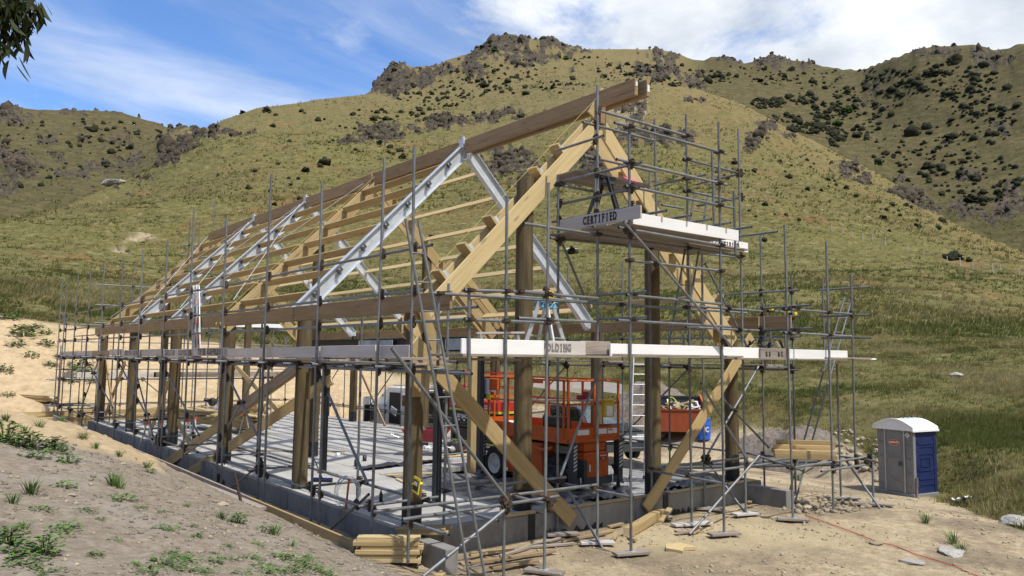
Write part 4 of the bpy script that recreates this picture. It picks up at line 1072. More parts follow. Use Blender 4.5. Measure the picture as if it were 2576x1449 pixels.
bpy.context.view_layer.update()
stencil('CERTIFIED', 10.057, 10.16, 5.435, .205, 'stencil', (0, -1, 0), t1, sx=.86)
stencil('CERTIFIED', 14.0, 10.258, 5.345, .17, 'stencil', (1, 0, 0), t3, sx=1.0)
# small working platform at the top of the tower
for k in range(4): board('scaffold_plank', (10.35, 11.15 + k * .235, 6.55), (12.5, 11.15 + k * .235, 6.55), .225, .036, 'plank_old', 'plank of the small top platform under the ridge', 'plank', 'planks of the top platform')
for k, y in enumerate((11.1, 11.8)):
    pass
# ------------------------------------------------------------------ loose things on and round the site
def at(px, py):
    while True:
        X, Y, Z, R, ok = GD.hit(px, py)
        if ok[0]: return Vector((float(X[0]), float(Y[0]), float(Z[0])))
        py += 2
def ray_at(px, py, Y=None, X=None, Z=None):
    az, t = pxdir(px, py); s, c = math.sin(az), math.cos(az)
    r = Y / c if Y is not None else X / s if X is not None else (Z - EYE) / float(t)
    return Vector((r * s, r * c, EYE + r * float(t)))
# ---- ladders
def ladder(name, label, a0, a1, side, rung=.3, r=.021, material='galv', wid=.42, taper=1., rr=.013):
    """a0 -> a1 is the left stile; side is the direction of the rungs"""
    a0, a1 = Vector(a0), Vector(a1); sd_ = Vector(side).normalized(); t = thing(name, label, 'ladder', a0); L = (a1 - a0).length; d = (a1 - a0) / L
    for k in (0, 1): pipe('stile', a0 + sd_ * wid * k, a1 + sd_ * (wid * k - (wid * (1 - taper) * k)), r, t, material)
    n = int(L / rung)
    for i in range(n):
        f = (i + .6) * rung / L; w = wid * (1 - (1 - taper) * f); pipe('rung', a0 + d * (i + .6) * rung, a0 + d * (i + .6) * rung + sd_ * w, rr, t, material, 6)
    return t
ladder('access_ladder', 'long tubular steel ladder leaning on the left front corner of the scaffold', (6.62, 9.1, -.62), (5.36, 9.1, 4.74), (1, 0, .02), wid=.27, taper=.75, rung=.40)
ladder('access_ladder', 'tubular steel ladder leaning through the right end of the scaffold', (16.55, 10.6, gz(16.6, 10.6) + .03), (19.4, 10.6, 4.55), (1, 0, 0), wid=.37, rung=.44)
ladder('access_ladder', 'short steel ladder rising to the tower deck behind the diagonal tube', (12.45, 10.62, 2.98), (13.38, 10.62, 6.5), (1, 0, 0), wid=.45, rung=.42)
def stile_ladder(label, a0, a1, side, wid, sec=(.03, .075), rung=.28, material='alu', extra=None):
    a0, a1 = Vector(a0), Vector(a1); s = Vector(side).normalized(); t = thing('extension_ladder', label, 'ladder', a0); L = (a1 - a0).length; d = (a1 - a0) / L; nrm = s.cross(d)
    for k in (0, 1): beam('stile', a0 + s * wid * k, a1 + s * wid * k, sec[0], sec[1], material, t, up=nrm)
    for i in range(int(L / rung)):
        p_ = a0 + d * (i + .7) * rung; pipe('rung', p_, p_ + s * wid, .015, t, material, 6)
    for k in (0, 1): beam('foot', a0 + s * wid * k - d * .04, a0 + s * wid * k + d * .05, sec[0] + .02, sec[1] + .02, 'black', t, up=nrm)
    return t
stile_ladder('aluminium extension ladder standing beside the orange scissor lift', (14.95, 14.0, -.1), (15.75, 14.6, 2.95), (.8, -.6, 0), .36)
tl = stile_ladder('silver folding ladder with orange and black labels standing on the left deck', (6.86, 22.95, 2.82), (6.98, 23.75, 4.85), (0, -1, 0), .30, (.1, .035))
for k in (0, 1):
    for j, (f, m_, h) in enumerate(((.74, 'orange', .16), (.60, 'black', .24), (.45, 'orange', .2), (.33, 'paper', .14), (.25, 'orange', .1), (.12, 'black', .26))):
        a0, a1 = Vector((6.86, 22.95, 2.82)), Vector((6.98, 23.75, 4.85)); p_ = a0 + (a1 - a0) * f + Vector((-.022, -.30 * k, 0))
        beam('sticker', p_, p_ + (a1 - a0).normalized() * h, .085, .006, m_, tl, up=(-1, 0, .06), bevel=0)
stile_ladder('grey ladder folded against the labelled one on the left deck', (6.93, 23.5, 2.82), (6.99, 23.95, 4.9), (0, -1, 0), .3)
# ---- step ladders
def stepladder(label, c, h, wid, spread, m_leg, m_top, side=(1, 0, 0), fwd=(0, -1, 0)):
    c, s, f = Vector(c), Vector(side), Vector(fwd); t = thing('step_ladder', label, 'step ladder', c); top = c + Vector((0, 0, h))
    for q, sg in ((f, 1), (-f, 1)):
        for k in (-1, 1): beam('leg', c + q * spread + s * wid * k, top + q * .06 + s * wid * .42 * k, .035, .07, m_leg, t)
    for i in range(1, int(h / .28)):
        fr = i * .28 / h; w = wid * (1 - .58 * fr); p_ = c + f * (spread * (1 - fr) + .06 * fr) + Vector((0, 0, h * fr)); beam('step', p_ - s * w, p_ + s * w, .08, .022, 'alu' if m_leg != 'black' else 'char', t)
    fr = .35; p_ = c - f * (spread * (1 - fr)) + Vector((0, 0, h * fr)); w = wid * (1 - .58 * fr); beam('strut', p_ - s * w, p_ + s * w, .03, .03, 'alu', t)
    MB().box((0, 0, h + .01), (wid * 1.0, .2, .06)).box((0, 0, h - .06), (wid * .9, .24, .1), taper=.7).obj('top_cap', m_top, t); return t
sl_ = stepladder('aluminium step ladder with blue cap on the front deck beside the white board', (9.18, 10.62, 2.96), .93, .40, .30, 'alu', 'step_blue', (.85, .53, 0), (.53, -.85, 0))
yb = thing('warning_card', 'yellow warning card with dark print hanging on top of the blue step ladder', 'card', (9.16, 10.45, 3.98))
MB().box((0, 0, 0), (.26, .015, .17), Matrix.Rotation(.5, 3, 'Z')).obj('card', 'yellow', yb)
for z, w in ((.045, .16), (.0, .2), (-.045, .22)): MB().box((-.006, -.012, z), (w, .01, .022), Matrix.Rotation(.5, 3, 'Z')).obj('print', 'black', yb)
mb = MB(); mb.path([(.16 * math.cos(a), -.02 + .08 * math.cos(a), -.02 - .12 * math.sin(a)) for a in np.linspace(0, math.pi, 12)], .008); mb.obj('rope_loop', 'rope', yb)
stepladder('black step ladder on the high tower deck under the small platform', (11.0, 10.95, 5.33), 1.12, .42, .38, 'black', 'black', (.8, .6, 0), (.6, -.8, 0))
tr = thing('work_platform', 'low folding work platform with pale worn top behind the white toe board', 'work platform', (8.05, 10.6, 3.2)); beam('deck', (7.75, 10.75, 3.29), (8.45, 10.35, 3.31), .3, .035, 'board_grey', tr)
for q in ((7.85, 10.8), (7.75, 10.6), (8.4, 10.5), (8.3, 10.3)): beam('leg', (q[0], q[1], 2.95), (q[0], q[1], 3.28), .03, .06, 'alu', tr)
tag(MB().box((12.2, 11.5, 6.62), (.5, .35, .08)).add([(11.9 + .08 * k, 11.3 + .1 * (k % 3), 6.62 + .08 * ((k * 7) % 3)) for k in range(8)], [(0, 1, 2), (2, 3, 4), (4, 5, 6), (5, 6, 7)]).obj('safety_net', 'pink'), 'bright pink cloth bundled on the small top platform', 'cloth')
# harness and yellow caps at the right
hb = MB(); random.seed(5)
for k in range(26):
    p_ = Vector((15.0 + random.uniform(-.55, .55), 10.0 + random.uniform(-.15, .15), 3.12 + abs(random.gauss(0, .09)))); hb.bar(p_, p_ + Vector((random.uniform(-.25, .25), random.uniform(-.1, .1), random.uniform(-.12, .2))), .05, .015, mi=random.choice((0, 0, 0, 1, 2)))
tag(hb.obj('safety_harness', ['black', 'loo_blue', 'paper']), 'black and blue safety harness heaped behind the dark stencilled toe board', 'harness')
for i, (x, y, px, py) in enumerate(((16.8, 10.9, 1977, 785), (17.9, 11.3, 1999, 790), (17.2, 11.2, 1940, 778))):
    q = ray_at(px, py, Y=y); tag(MB().tube(q - Vector((.05, 0, 0)), q + Vector((.05, 0, 0)), .045, 8).box(q + Vector((0, 0, .03)), (.07, .09, .05)).obj('end_cap', 'yellow'), ('yellow cap on a rail end beside the dark standard', 'yellow cap at the tip of the rail above the wooden beam end', 'yellow cap on top of the short standard behind the harness')[i], 'cap', 'yellow caps on rail ends')
tg = thing('scaffold_tag', 'yellow scaffold tag board tied to the corner standard', 'tag', (6.44, 10.42, .95)); MB().box((-.02, -.03, 0), (.02, .17, .24), Matrix.Rotation(.2, 3, 'X')).obj('holder', 'yellow', tg); MB().box((-.034, -.03, 0), (.012, .13, .16), Matrix.Rotation(.2, 3, 'X')).obj('card', 'black', tg); MB().box((-.042, -.05, .03), (.008, .09, .06), Matrix.Rotation(.2, 3, 'X')).obj('print', 'paper', tg)
mb = MB(); mb.path([(.02 + .07 * math.cos(a), .07 * math.sin(a), .02) for a in np.linspace(0, 6.28, 12)], .018); mb.obj('strap', 'yellow', tg)
# ---- timber stacks
def stack(name, label, cat, c, axis, rows, sec, L, m_=('pine_pale', 'pine'), gap=.004, jit=.06, group=None, piece='plank'):
    t = thing(name, label, cat, c, 0, group); ax = Vector(axis).normalized(); sd_ = Vector((-ax.y, ax.x, 0)); r = random.Random(hash(label) % 999 if False else len(label)); z = 0
    for n, off in rows:
        for k in range(n):
            p_ = Vector(c) + sd_ * (off + k * (sec[0] + gap)) + Vector((0, 0, z + sec[1] / 2)) + ax * r.uniform(-jit, jit); ll = L * r.uniform(.94, 1.0)
            beam(piece, p_ - ax * ll / 2, p_ + ax * ll / 2, sec[0], sec[1], r.choice(m_), t, bevel=.003, ends='end_grain')
        z += sec[1] + .002
    return t
q = at(930, 1420); q.z += .02
q = Vector((6.33, 11.02, gz(6.33, 11.02) - .02))
stack('timber_stack', 'small stack of short pale pine planks at the corner of the foundation', 'timber stack', q, (.80, -.60, 0), [(1, 0), (2, 0), (2, -.02), (2, .02), (1, .0), (1, .02)], (.2, .062), 1.02, ('pine_pale', 'pine_pale', 'pine'))
tag(beam('timber_offcut', (6.75, 10.25, -.44), (7.15, 10.5, -.40), .12, .09, 'pine', None), 'short pine block leaning between the small stack and the wing wall', 'offcut')
tag(beam('timber_offcut', (6.25, 10.2, -.42), (7.25, 9.7, -.47), .1, .07, 'pine_pale', None), 'pale pine stick under the front of the small stack', 'offcut')
stack('timber_stack', 'stack of square pine beams on the low tubes at the right end of the scaffold', 'timber stack', (16.55, 10.05, .66), (.66, -.75, 0), [(4, 0), (4, 0), (2, .21), (1, .32)], (.1, .098), 1.35, ('pine',), piece='beam')
for y in (9.7, 10.4): pass
stack('timber_stack', 'small pile of brown planks on the corner of the foundation wall', 'timber stack', (7.15, 11.3, .0), (.8, -.6, 0), [(2, -.1), (2, -.1)], (.18, .045), .85, ('pine_brown', 'pine'))
def slung(label, a, b, n, rows, th=.045, w=.19, sag=.05):
    a, b = Vector(a), Vector(b); ax = (b - a).normalized(); sd_ = Vector((-ax.y, ax.x, 0)); t = thing('plank_pile', label, 'plank pile', (a + b) / 2); r = random.Random(4)
    for i in range(rows):
        for k in range(n):
            e = ax * r.uniform(-.25, .25); z = Vector((0, 0, i * (th + .012))); s = sd_ * (k * (w + .01)) + sd_ * r.uniform(-.02, .02)
            beam('plank', a + z + s + e, b + z + s + e, w, th, r.choice(('pine', 'pine', 'pine_pale')), t, bevel=.003)
    for f in (.2, .8): p_ = a + (b - a) * f; beam('bearer', p_ - sd_ * .15 - Vector((0, 0, .07)), p_ + sd_ * (n * w + .1) - Vector((0, 0, .07)), .09, .09, 'pine_brown', t)
    return t
slung('long pile of pine planks on bearers lying on the slab behind the second left pole', (9.2, 32.8, .28), (10.55, 27.9, .22), 4, 9)
slung('low pile of dark edged planks in front of the timber retaining wall', (5.0, 41.3, -.4), (15.2, 42.6, -.4), 3, 6)
p_ = at(62, 1012)
slung('pile of boards with white tags lying in the straw covered hollow at the left edge', (p_.x - 1.2, p_.y + 2.4, p_.z + .12), (p_.x + 1.0, p_.y - .6, p_.z + .0), 4, 5, w=.17)
q = Vector((p_.x + 1.05, p_.y - .7, p_.z + .15)); tag(MB().box(q, (.18, .03, .2), Matrix.Rotation(-.5, 3, 'Z')).obj('tally_tag', 'paper'), 'white tally tag on the end of the left board pile', 'tag')
# circular saw on the long pile
sw = thing('drop_saw', 'grey drop saw standing on the long plank pile', 'saw', (9.75, 30.4, .84)); MB().box((0, 0, .04), (.5, .35, .06)).obj('base', 'alu', sw); MB().lathe([(.0, -.03), (.16, -.03), (.16, .03), (0, .03)], (0, 0, .25), 18, axis='y').obj('blade_guard', 'char', sw); MB().tube((-.05, 0, .3), (-.3, .08, .34), .07, 10).obj('motor', 'black', sw); MB().bar((.1, 0, .3), (.28, 0, .48), .05, .04).obj('handle', 'black', sw)
# retaining wall at the back left
rw = thing('retaining_wall', 'timber board retaining wall holding the straw covered bank behind the barn', 'retaining wall', (12, 44, -1)); random.seed(8)
for i in range(5):
    x = 1.0 + (i % 2) * 1.6
    while x < 25:
        e = min(25, x + 4.2); beam('board', (x + .01, 44 + random.uniform(-.012, .012), -.88 + i * .205), (e - .01, 44, -.88 + i * .205), .05, .195, random.choice(('pine', 'pine', 'pine_pale')), rw, bevel=.006); x = e
for k in range(14): x = 1.3 + k * 1.75; MB().lathe([(.085, -1.1), (.085, random.uniform(.02, .16)), (0, .17)], (x - 12, -.12, 1.0), 10).obj('post', 'pine', rw)
# trench boards along the left berm
tb = thing('trench_boards', 'long timber edging boards holding back the grey soil beside the left foundation trench', 'edging board', (5.95, 20, 0))
y = 11.45; random.seed(2)
while y < 40:
    e = min(40, y + 4.6); beam('edging_board', (5.97, y, -.14 + .005 * (y - 11)), (5.97, e, -.14 + .005 * (e - 11)), .05, .26, 'pine' if y < 14 else 'plank_old', tb); y = e + .02
for k in range(12): yy = 11.6 + k * 2.4; beam('peg', (6.03, yy, -.5), (6.03, yy, -.05), .045, .045, 'pine', tb, up=(1, 0, 0))
tag(MB().box((5.6, 16.6, gz(5.6, 16.6) + .02), (.16, 4.2, .05), Matrix.Rotation(.02, 3, 'Z')).obj('mesh_panel', 'plank_old'), 'grey reinforcing channel lying along the edge of the trench', 'channel')
tag(MB().tube((5.3, 14.6, gz(5.3, 14.6) - .1), (5.18, 14.72, gz(5.2, 14.7) + .46), .028, 8).obj('steel_stake', 'rusty'), 'dark rusty steel stake driven into the berm above the trench', 'stake')
q = at(245, 1120); tag(MB().bar((5.6, 34.5, gz(5.6, 34.5) + .1), (5.7, 41.5, gz(5.7, 41.5) + .15), .16, .06).obj('cable_tray', 'alu'), 'long silver metal channel along the far end of the berm', 'channel')
def rumple(name, label, cat, poly, z, m_, amp, cell=.12, seed=0, hang=0.):
    """a crumpled sheet over a convex outline"""
    P = np.array(poly, float); x0, y0 = P.min(0); x1, y1 = P.max(0); nx, ny = int((x1 - x0) / cell) + 1, int((y1 - y0) / cell) + 1
    gx_, gy_ = np.meshgrid(np.linspace(x0, x1, nx), np.linspace(y0, y1, ny), indexing='ij'); ins = np.ones_like(gx_, bool)
    for i in range(len(P)):
        a, b = P[i], P[(i + 1) % len(P)]; ins &= ((b[0] - a[0]) * (gy_ - a[1]) - (b[1] - a[1]) * (gx_ - a[0]) > (fbm(gx_ / .5, gy_ / .5, 3, seed) - .5) * .5)
    zz = z + (fbm(gx_ / .55, gy_ / .55, 4, seed + 5, True) - .35) * amp; zz = np.maximum(zz, z + .004)
    idx = np.arange(nx * ny).reshape(nx, ny); ok = ins[:-1, :-1] & ins[1:, :-1] & ins[1:, 1:] & ins[:-1, 1:]
    F = np.stack([idx[:-1, :-1], idx[1:, :-1], idx[1:, 1:], idx[:-1, 1:]], -1)[ok]
    mb = MB(); mb.v = [tuple(q) for q in np.stack([gx_, gy_, zz], -1).reshape(-1, 3)]; mb.f = [tuple(int(i) for i in f) for f in F]; mb.mi = [0] * len(F); mb.sm = [True] * len(F)
    return tag(mb.obj(name, m_), label, cat)
rumple('polythene_sheet', 'dusty grey polythene sheet spread over the slab in front of the orange lift', 'sheet', [(9.75, 13.2), (12.6, 12.6), (14.6, 14.2), (14.4, 18.3), (10.2, 18.5), (9.75, 15.5)], -.205, 'poly_dusty', .22, .10, 1)
rumple('polythene_sheet', 'black polythene bunched along the inside of the front wall below the lift', 'sheet', [(10.6, 11.75), (13.25, 11.75), (13.25, 12.55), (10.9, 12.6)], -.2, 'poly_black', .5, .07, 2)
rumple('polythene_sheet', 'black polythene bunched behind the front wall between the right poles', 'sheet', [(13.6, 11.75), (16.2, 11.75), (16.2, 12.7), (13.7, 12.5)], -.2, 'poly_black', .5, .07, 3)
rumple('polythene_sheet', 'black edge of polythene across the middle of the slab', 'sheet', [(9.6, 18.0), (12.5, 18.3), (12.5, 18.9), (9.7, 18.8)], .0, 'poly_black', .16, .07, 4)
for i, (a, b) in enumerate((((9.9, 17.4, -.04), (11.0, 17.0, -.03)), ((9.2, 14.6, .02), (9.6, 16.4, .02)), ((10.4, 13.0, .0), (12.2, 13.1, .0)), ((12.4, 19.2, .03), (14.2, 19.0, .03)), ((10.1, 12.9, -.0), (11.3, 14.6, -.0)))):
    tag(beam('timber_strip', a, b, .09, .03, 'pine_pale', None), ('pale pine strip at the left end of the dusty sheet', 'dark pine strip along the left edge of the sheet', 'pine strip lying beside the front wall under the lift', 'pine strip beside the wheelbarrow', 'pine strip lying across the dusty sheet')[i], 'timber strip')
tag(beam('steel_flat', (8.1, 24.2, .02), (11.0, 21.9, .02), .12, .02, 'pine_brown', None), 'thin brown board lying across the middle of the slab', 'board')
# ---- slab clutter
def sawhorse(c, rz, label):
    t = thing('sawhorse', label, 'sawhorse', c, rz, 'sawhorses on the slab')
    for sx in (-.45, .45):
        for sy in (-.28, .28): MB().bar((sx, sy, 0), (sx, sy * .15, .72), .035, .03).obj('leg', 'alu', t)
        MB().box((sx, 0, .72), (.1, .14, .12)).obj('bracket', 'orange', t)
    MB().box((0, 0, .8), (1.2, .09, .06)).obj('beam', 'steel_navy', t); return t
for (px, py), rz, lb in (((398, 1118), .5, 'sawhorse with orange brackets beside the third left pole'), ((438, 1116), .2, 'sawhorse behind the dark post on the slab'), ((520, 1105), .1, 'sawhorse below the long plank pile'), ((590, 1098), .4, 'sawhorse nearest the second left pole')):
    q = ray_at(px, py, Z=0.); sawhorse((q.x, q.y, 0.002), rz, lb)
for k, (a, b) in enumerate((((8.4, 26.6, .86), (9.6, 28.4, .86)), ((8.55, 26.5, .86), (9.75, 28.3, .86)))): tag(beam('timber_strip', a, b, .1, .04, 'pine_pale', None), ('pale plank laid over two sawhorses, front one', 'pale plank laid over two sawhorses, back one')[k], 'plank')
bl = thing('broom', 'long handled broom with dark blue head standing on the slab', 'broom', (8.02, 17.05, 0)); MB().box((0, 0, .07), (.46, .09, .05), Matrix.Rotation(-.75, 3, 'Z')).obj('head', 'loo_blue', bl); MB().box((0, 0, .028), (.46, .075, .05), Matrix.Rotation(-.75, 3, 'Z')).obj('bristles', 'black', bl); pipe('handle', (8.02, 17.05, .08), (7.56, 17.25, 1.2), .014, bl, 'black')
q = ray_at(870, 1280, Z=0.)
ck = thing('cable_stake', 'orange painted stake standing on the slab inside a coil of white cable', 'stake', (q.x, q.y, 0)); pipe('stake', (q.x, q.y, 0), (q.x + .04, q.y - .02, .56), .02, ck, 'orange')
for k in range(7):
    mb = MB(); r_ = .20 + .018 * (k % 4); mb.path([(r_ * math.cos(a) * .8 + .03, -.03 - r_ * math.cos(a) * .6 + .012 * k, .31 + .012 * (k % 3) + r_ * math.sin(a) * (1.05 + .04 * k)) for a in np.linspace(0, 6.284, 20)], .0055, 5); mb.obj('cable_loop', 'cable_white', ck)
q = ray_at(958, 1262, Z=0.); tag(MB().lathe([(0, 0), (.035, 0), (.035, .15), (.014, .2), (.014, .24), (0, .24)], (q.x, q.y, 0), 10).obj('bottle', 'black'), 'small black bottle standing beside the cable coil', 'bottle')
for k, (px, py) in enumerate(((896, 1172), (917, 1160))):
    q = ray_at(px, py, Z=0.); tag(MB().lathe([(.055, 0), (.055, .16), (.045, .16), (.045, .01)], (q.x, q.y, 0), 12).obj('pipe_stub', 'black'), ('black pipe stub sticking up from the slab', 'smaller black pipe stub behind the first one')[k], 'pipe stub')
q = ray_at(850, 1148, Z=0.); tag(MB().lathe([(.07, 0), (.07, .1), (.06, .1), (.06, .0)], (q.x, q.y, 0), 12).obj('pipe_stub', 'zinc'), 'pale pipe stub in the middle of the slab', 'pipe stub')
tag(MB().lathe([(.05, 0), (.05, .12), (.04, .12), (.04, 0)], (6.45, 12.3, -.34), 12).obj('pipe_stub', 'white_plastic'), 'white pipe stub in the trench behind the small stack', 'pipe stub')
q = ray_at(388, 1122, Z=0.); mb = MB(); mb.lathe([(0, 0), (.26, .02), (.3, .25), (.2, .5), (.08, .58), (0, .58)], (q.x + .3, q.y, 0), 12); tag(mb.obj('rubbish_sack', 'black'), 'black sack standing against the third left pole', 'sack')
q = ray_at(1155, 1138, Z=0.); rumple('orange_cloth', 'orange plastic bag lying on the slab below the red lift', 'bag', [(q.x - .3, q.y - .3), (q.x + .35, q.y - .25), (q.x + .3, q.y + .3), (q.x - .3, q.y + .25)], 0., 'orange', .3, .05, 6)
q = ray_at(1055, 1082, Z=0.); og = MB(); og.box((q.x, q.y, .14), (.5, .4, .26), Matrix.Rotation(.6, 3, 'Z'), taper=.8); tag(og.obj('toolbox', 'orange', bevel=.02), 'orange toolbox on the slab edge left of the corner pole', 'toolbox')
q = ray_at(1062, 1135, Z=0.); rumple('paper_sack', 'torn white plastic sack beside the wheelbarrow', 'sack', [(q.x - .3, q.y - .3), (q.x + .3, q.y - .25), (q.x + .3, q.y + .3), (q.x - .3, q.y + .25)], 0., 'white_plastic', .35, .06, 8)
# ---- wheelbarrow
wb = thing('wheelbarrow', 'maroon wheelbarrow holding a clear plastic bag on the slab', 'wheelbarrow', (12.6, 19.9, 0), -.72)
mb = MB(); o8 = [(-.42, -.2), (.42, -.26), (.42, .26), (-.42, .2)]; i8 = [(-.66, -.36), (.72, -.42), (.72, .42), (-.66, .36)]
vs = [(x, y, .42) for x, y in o8] + [(x, y, .74 + .05 * (x > 0)) for x, y in i8]; mb.add(vs, [(3, 2, 1, 0)] + [(k, (k + 1) % 4, 4 + (k + 1) % 4, 4 + k) for k in range(4)]); mb.add([(v[0] * .96, v[1] * .94, v[2] + .012) for v in vs], [(0, 1, 2, 3)] + [(4 + k, 4 + (k + 1) % 4, (k + 1) % 4, k) for k in range(4)])
for k in range(4): mb.tube(vs[4 + k], vs[4 + (k + 1) % 4], .018, 6)
mb.obj('tray', 'maroon', wb)
for s in (-1, 1): MB().path([(.75, .06 * s, .22), (.3, .14 * s, .4), (-.5, .2 * s, .42), (-1.0, .27 * s, .62)], .018, 6).obj('handle', 'alu', wb); MB().path([(-.1, .18 * s, .4), (-.45, .22 * s, .0), (-.6, .22 * s, .42)], .015, 6).obj('leg', 'alu', wb)
wl_ = MB().lathe([(.1, -.05), (.2, -.05), (.215, 0), (.2, .05), (.1, .05)], (.78, 0, .215), 18, axis='y').obj('wheel', 'tyre', wb); MB().lathe([(0, -.03), (.1, -.04), (.1, .04), (0, .03)], (.78, 0, .215), 14, axis='y').obj('rim', 'rim', wl_)
random.seed(9); mb = MB(); mb.lathe([(0, 0), (.2, .02), (.26, .12), (.2, .26), (.06, .36), (0, .34)], (-.25, 0, .62), 9); mb.v = [(x + random.uniform(-.05, .05), y + random.uniform(-.05, .05), z + random.uniform(-.04, .04)) for x, y, z in mb.v]
o = mb.obj('plastic_bag', 'poly_dusty'); o.matrix_world = Matrix.Translation((12.6, 19.9, 0)) @ Matrix.Rotation(-.72, 4, 'Z'); tag(o, 'crumpled clear plastic bag sitting in the wheelbarrow', 'bag')
# ---- wheels shared by the machines
def wheel(parent, x, y, z, r, w, rimm='rim', side=-1, axis='x', lug=True):
    mb = MB(); P = [(r * .62, -w / 2), (r * .95, -w / 2), (r, -w * .3), (r, w * .3), (r * .95, w / 2), (r * .62, w / 2)]; mb.lathe(P, (0, 0, 0), 26, axis=axis)
    if lug:
        for k in range(20):
            a = 2 * math.pi * k / 20; F = Matrix.Rotation(a, 3, 'X' if axis == 'x' else 'Y')
            mb.box(F @ Vector((w * .22 * (1 if k % 2 else -1) if axis == 'x' else 0, 0 if axis == 'x' else w * .22 * (1 if k % 2 else -1), r)), (w * .5, r * .13, r * .09) if axis == 'x' else (r * .13, w * .5, r * .09), F)
    o = mb.obj('wheel', 'tyre', parent, (x, y, z))
    rm = MB().lathe([(0, side * w * .34), (r * .2, side * w * .36), (r * .24, side * w * .22), (r * .5, side * w * .26), (r * .56, side * w * .5), (r * .64, side * w * .5)], (0, 0, 0), 22, axis=axis).obj('rim', rimm, o)
    return o
# ---- orange scissor lift
L0 = Vector((12.3, 13.45, -.1)); lf = thing('scissor_lift', 'large orange scissor lift with dark outriggers parked inside the front of the barn', 'scissor lift', L0)
W_, D_ = 1.62, 3.85
MB().box((W_ / 2, 1.75, .30), (W_ - .5, 3.3, .26)).obj('chassis', 'char', lf); MB().box((W_ / 2, 1.75, .46), (W_ - .3, 3.0, .06)).obj('chassis_top', 'char', lf)
for x in (.14, W_ - .14):
    for y in (.62, 2.75): wheel(lf, x + (.16 if x < 1 else -.16) * (y < 1), y, .31, .41, .28, 'rim' if y > 1 else 'char', side=-1 if x < 1 else 1)
for s, x in ((-1, .22), (1, W_ - .22)):
    o = MB().box((x - .06 * -s * -1, 1.70, .56), (.44, 1.50, .82)).obj('side_box', 'orange', lf, bevel=.025)
    if s < 0:
        MB().box((-.003 + .0, 1.72, .56), (.012, .015, .74)).obj('door_gap', 'black', o); MB().box((-.004, 2.25, .23), (.01, .16, .09)).obj('sticker', 'paper', o); MB().box((-.006, 1.55, .56), (.02, .03, .12)).obj('latch', 'alu', o)
MB().box((.3, 2.3, .98), (.4, .5, .08)).obj('box_lid', 'orange', lf, bevel=.02)
eb = MB().box((.86, .12, .48), (.80, .4, .66)).obj('end_box', 'orange', lf, bevel=.025); MB().box((.86, .18, .93), (.70, .4, .22)).obj('end_hood', 'orange', lf, bevel=.03)
MB().box((.86, -.083, .46), (.66, .012, .54)).obj('end_door', 'orange', eb, bevel=.004); MB().box((.62, -.096, .46), (.05, .02, .16)).obj('latch', 'zinc', eb)
lb_ = MB().box((1.06, -.092, .70), (.22, .008, .14)).obj('hire_label', 'red_paint', eb); text('NNARDS', .055, facing((1.06, -.098, .725), (1, 0, 0), (0, 0, 1)), 'white_paint', lb_, 'lettering', .001); MB().box((1.06, -.097, .655), (.18, .004, .04)).obj('strip', 'steel_navy', lb_); text('HIRE', .038, facing((1.06, -.100, .655), (1, 0, 0), (0, 0, 1)), 'white_paint', lb_, 'lettering', .001)
MB().box((.42, -.02, .4), (.1, .3, .5)).obj('battery_bracket', 'char', lf)
for x, y in ((.12, -.06), (W_ - .02, -.06), (.06, 3.35), (W_ - .02, 3.35)):
    o = MB().box((x, y, .58), (.15, .17, .98)).obj('outrigger', 'char', lf, bevel=.012)
    for k in range(7):
        MB().prism([(x - .05, .42 + k * .085), (x + .05, .47 + k * .085), (x + .05, .51 + k * .085), (x - .05, .46 + k * .085)], 'y', y - .092, y - .086).obj('hazard_stripe', 'yellow' if False else 'rim', o)
    MB().prism([(y - .05, .10), (y + .22, .46), (y + .1, .46), (y - .16, .05)], 'x', x - .04, x + .04).obj('outrigger_arm', 'char', o); MB().lathe([(0, -.1), (.14, -.1), (.12, -.04), (.05, -.02), (.05, .15)], (x, y, 0.0), 14).obj('foot', 'char', o)
MB().box((.8, -.05, .16), (1.5, .14, .17)).obj('cross_member', 'char', lf); MB().box((.8, 3.35, .2), (1.5, .14, .17)).obj('cross_member', 'char', lf)
for x in (.3, 1.33): mb = MB(); mb.path([(x, -.13, .1), (x - .03, -.17, .18), (x, -.13, .27)], .012, 6); mb.obj('tie_ring', 'white_paint', lf)
# folded scissor arms
for k in range(4):
    z = .62 + k * .115
    for x in (.5, .62, W_ - .62, W_ - .5): MB().bar((x, .35, z + (.05 if k % 2 else 0)), (x, 3.2, z + (0 if k % 2 else .05)), .07, .09).obj('scissor_arm', 'beige', lf)
mb = MB(); mb.path([(.05, .55, .9), (-.02, .8, .82), (.0, 1.1, .86)], .05, 8); mb.obj('hose', 'orange', lf)
pz = 1.10
pf = MB().box((W_ / 2, D_ / 2 - .03, pz - .02), (W_, D_, .05)).obj('platform_floor', 'orange_deep', lf)
for x in (0, W_): MB().box((x, D_ / 2 - .03, pz + .13), (.02, D_, .30)).box((x, D_ / 2 - .03, pz - .01), (.06, D_, .09)).obj('toe_plate', 'orange', lf)
for y in (-.04, D_ - .03): o = MB().box((W_ / 2, y, pz + .13), (W_, .02, .30)).box((W_ / 2, y, pz - .01), (W_, .06, .09)).obj('toe_plate', 'orange', lf)
for x, w in ((.46, .36), (1.1, .3), (1.32, .2), (1.5, .12)): MB().box((x, -.055, pz + .18), (w, .006, .12)).obj('sticker', 'paper', lf)
MB().box((1.34, -.06, pz + .21), (.12, .005, .03)).obj('sticker', 'red_paint', lf)
rails = [((0, -.04), (0, D_ - .03)), ((W_, -.04), (W_, D_ - .03)), ((0, -.04), (W_, -.04)), ((0, D_ - .03), (W_, D_ - .03))]
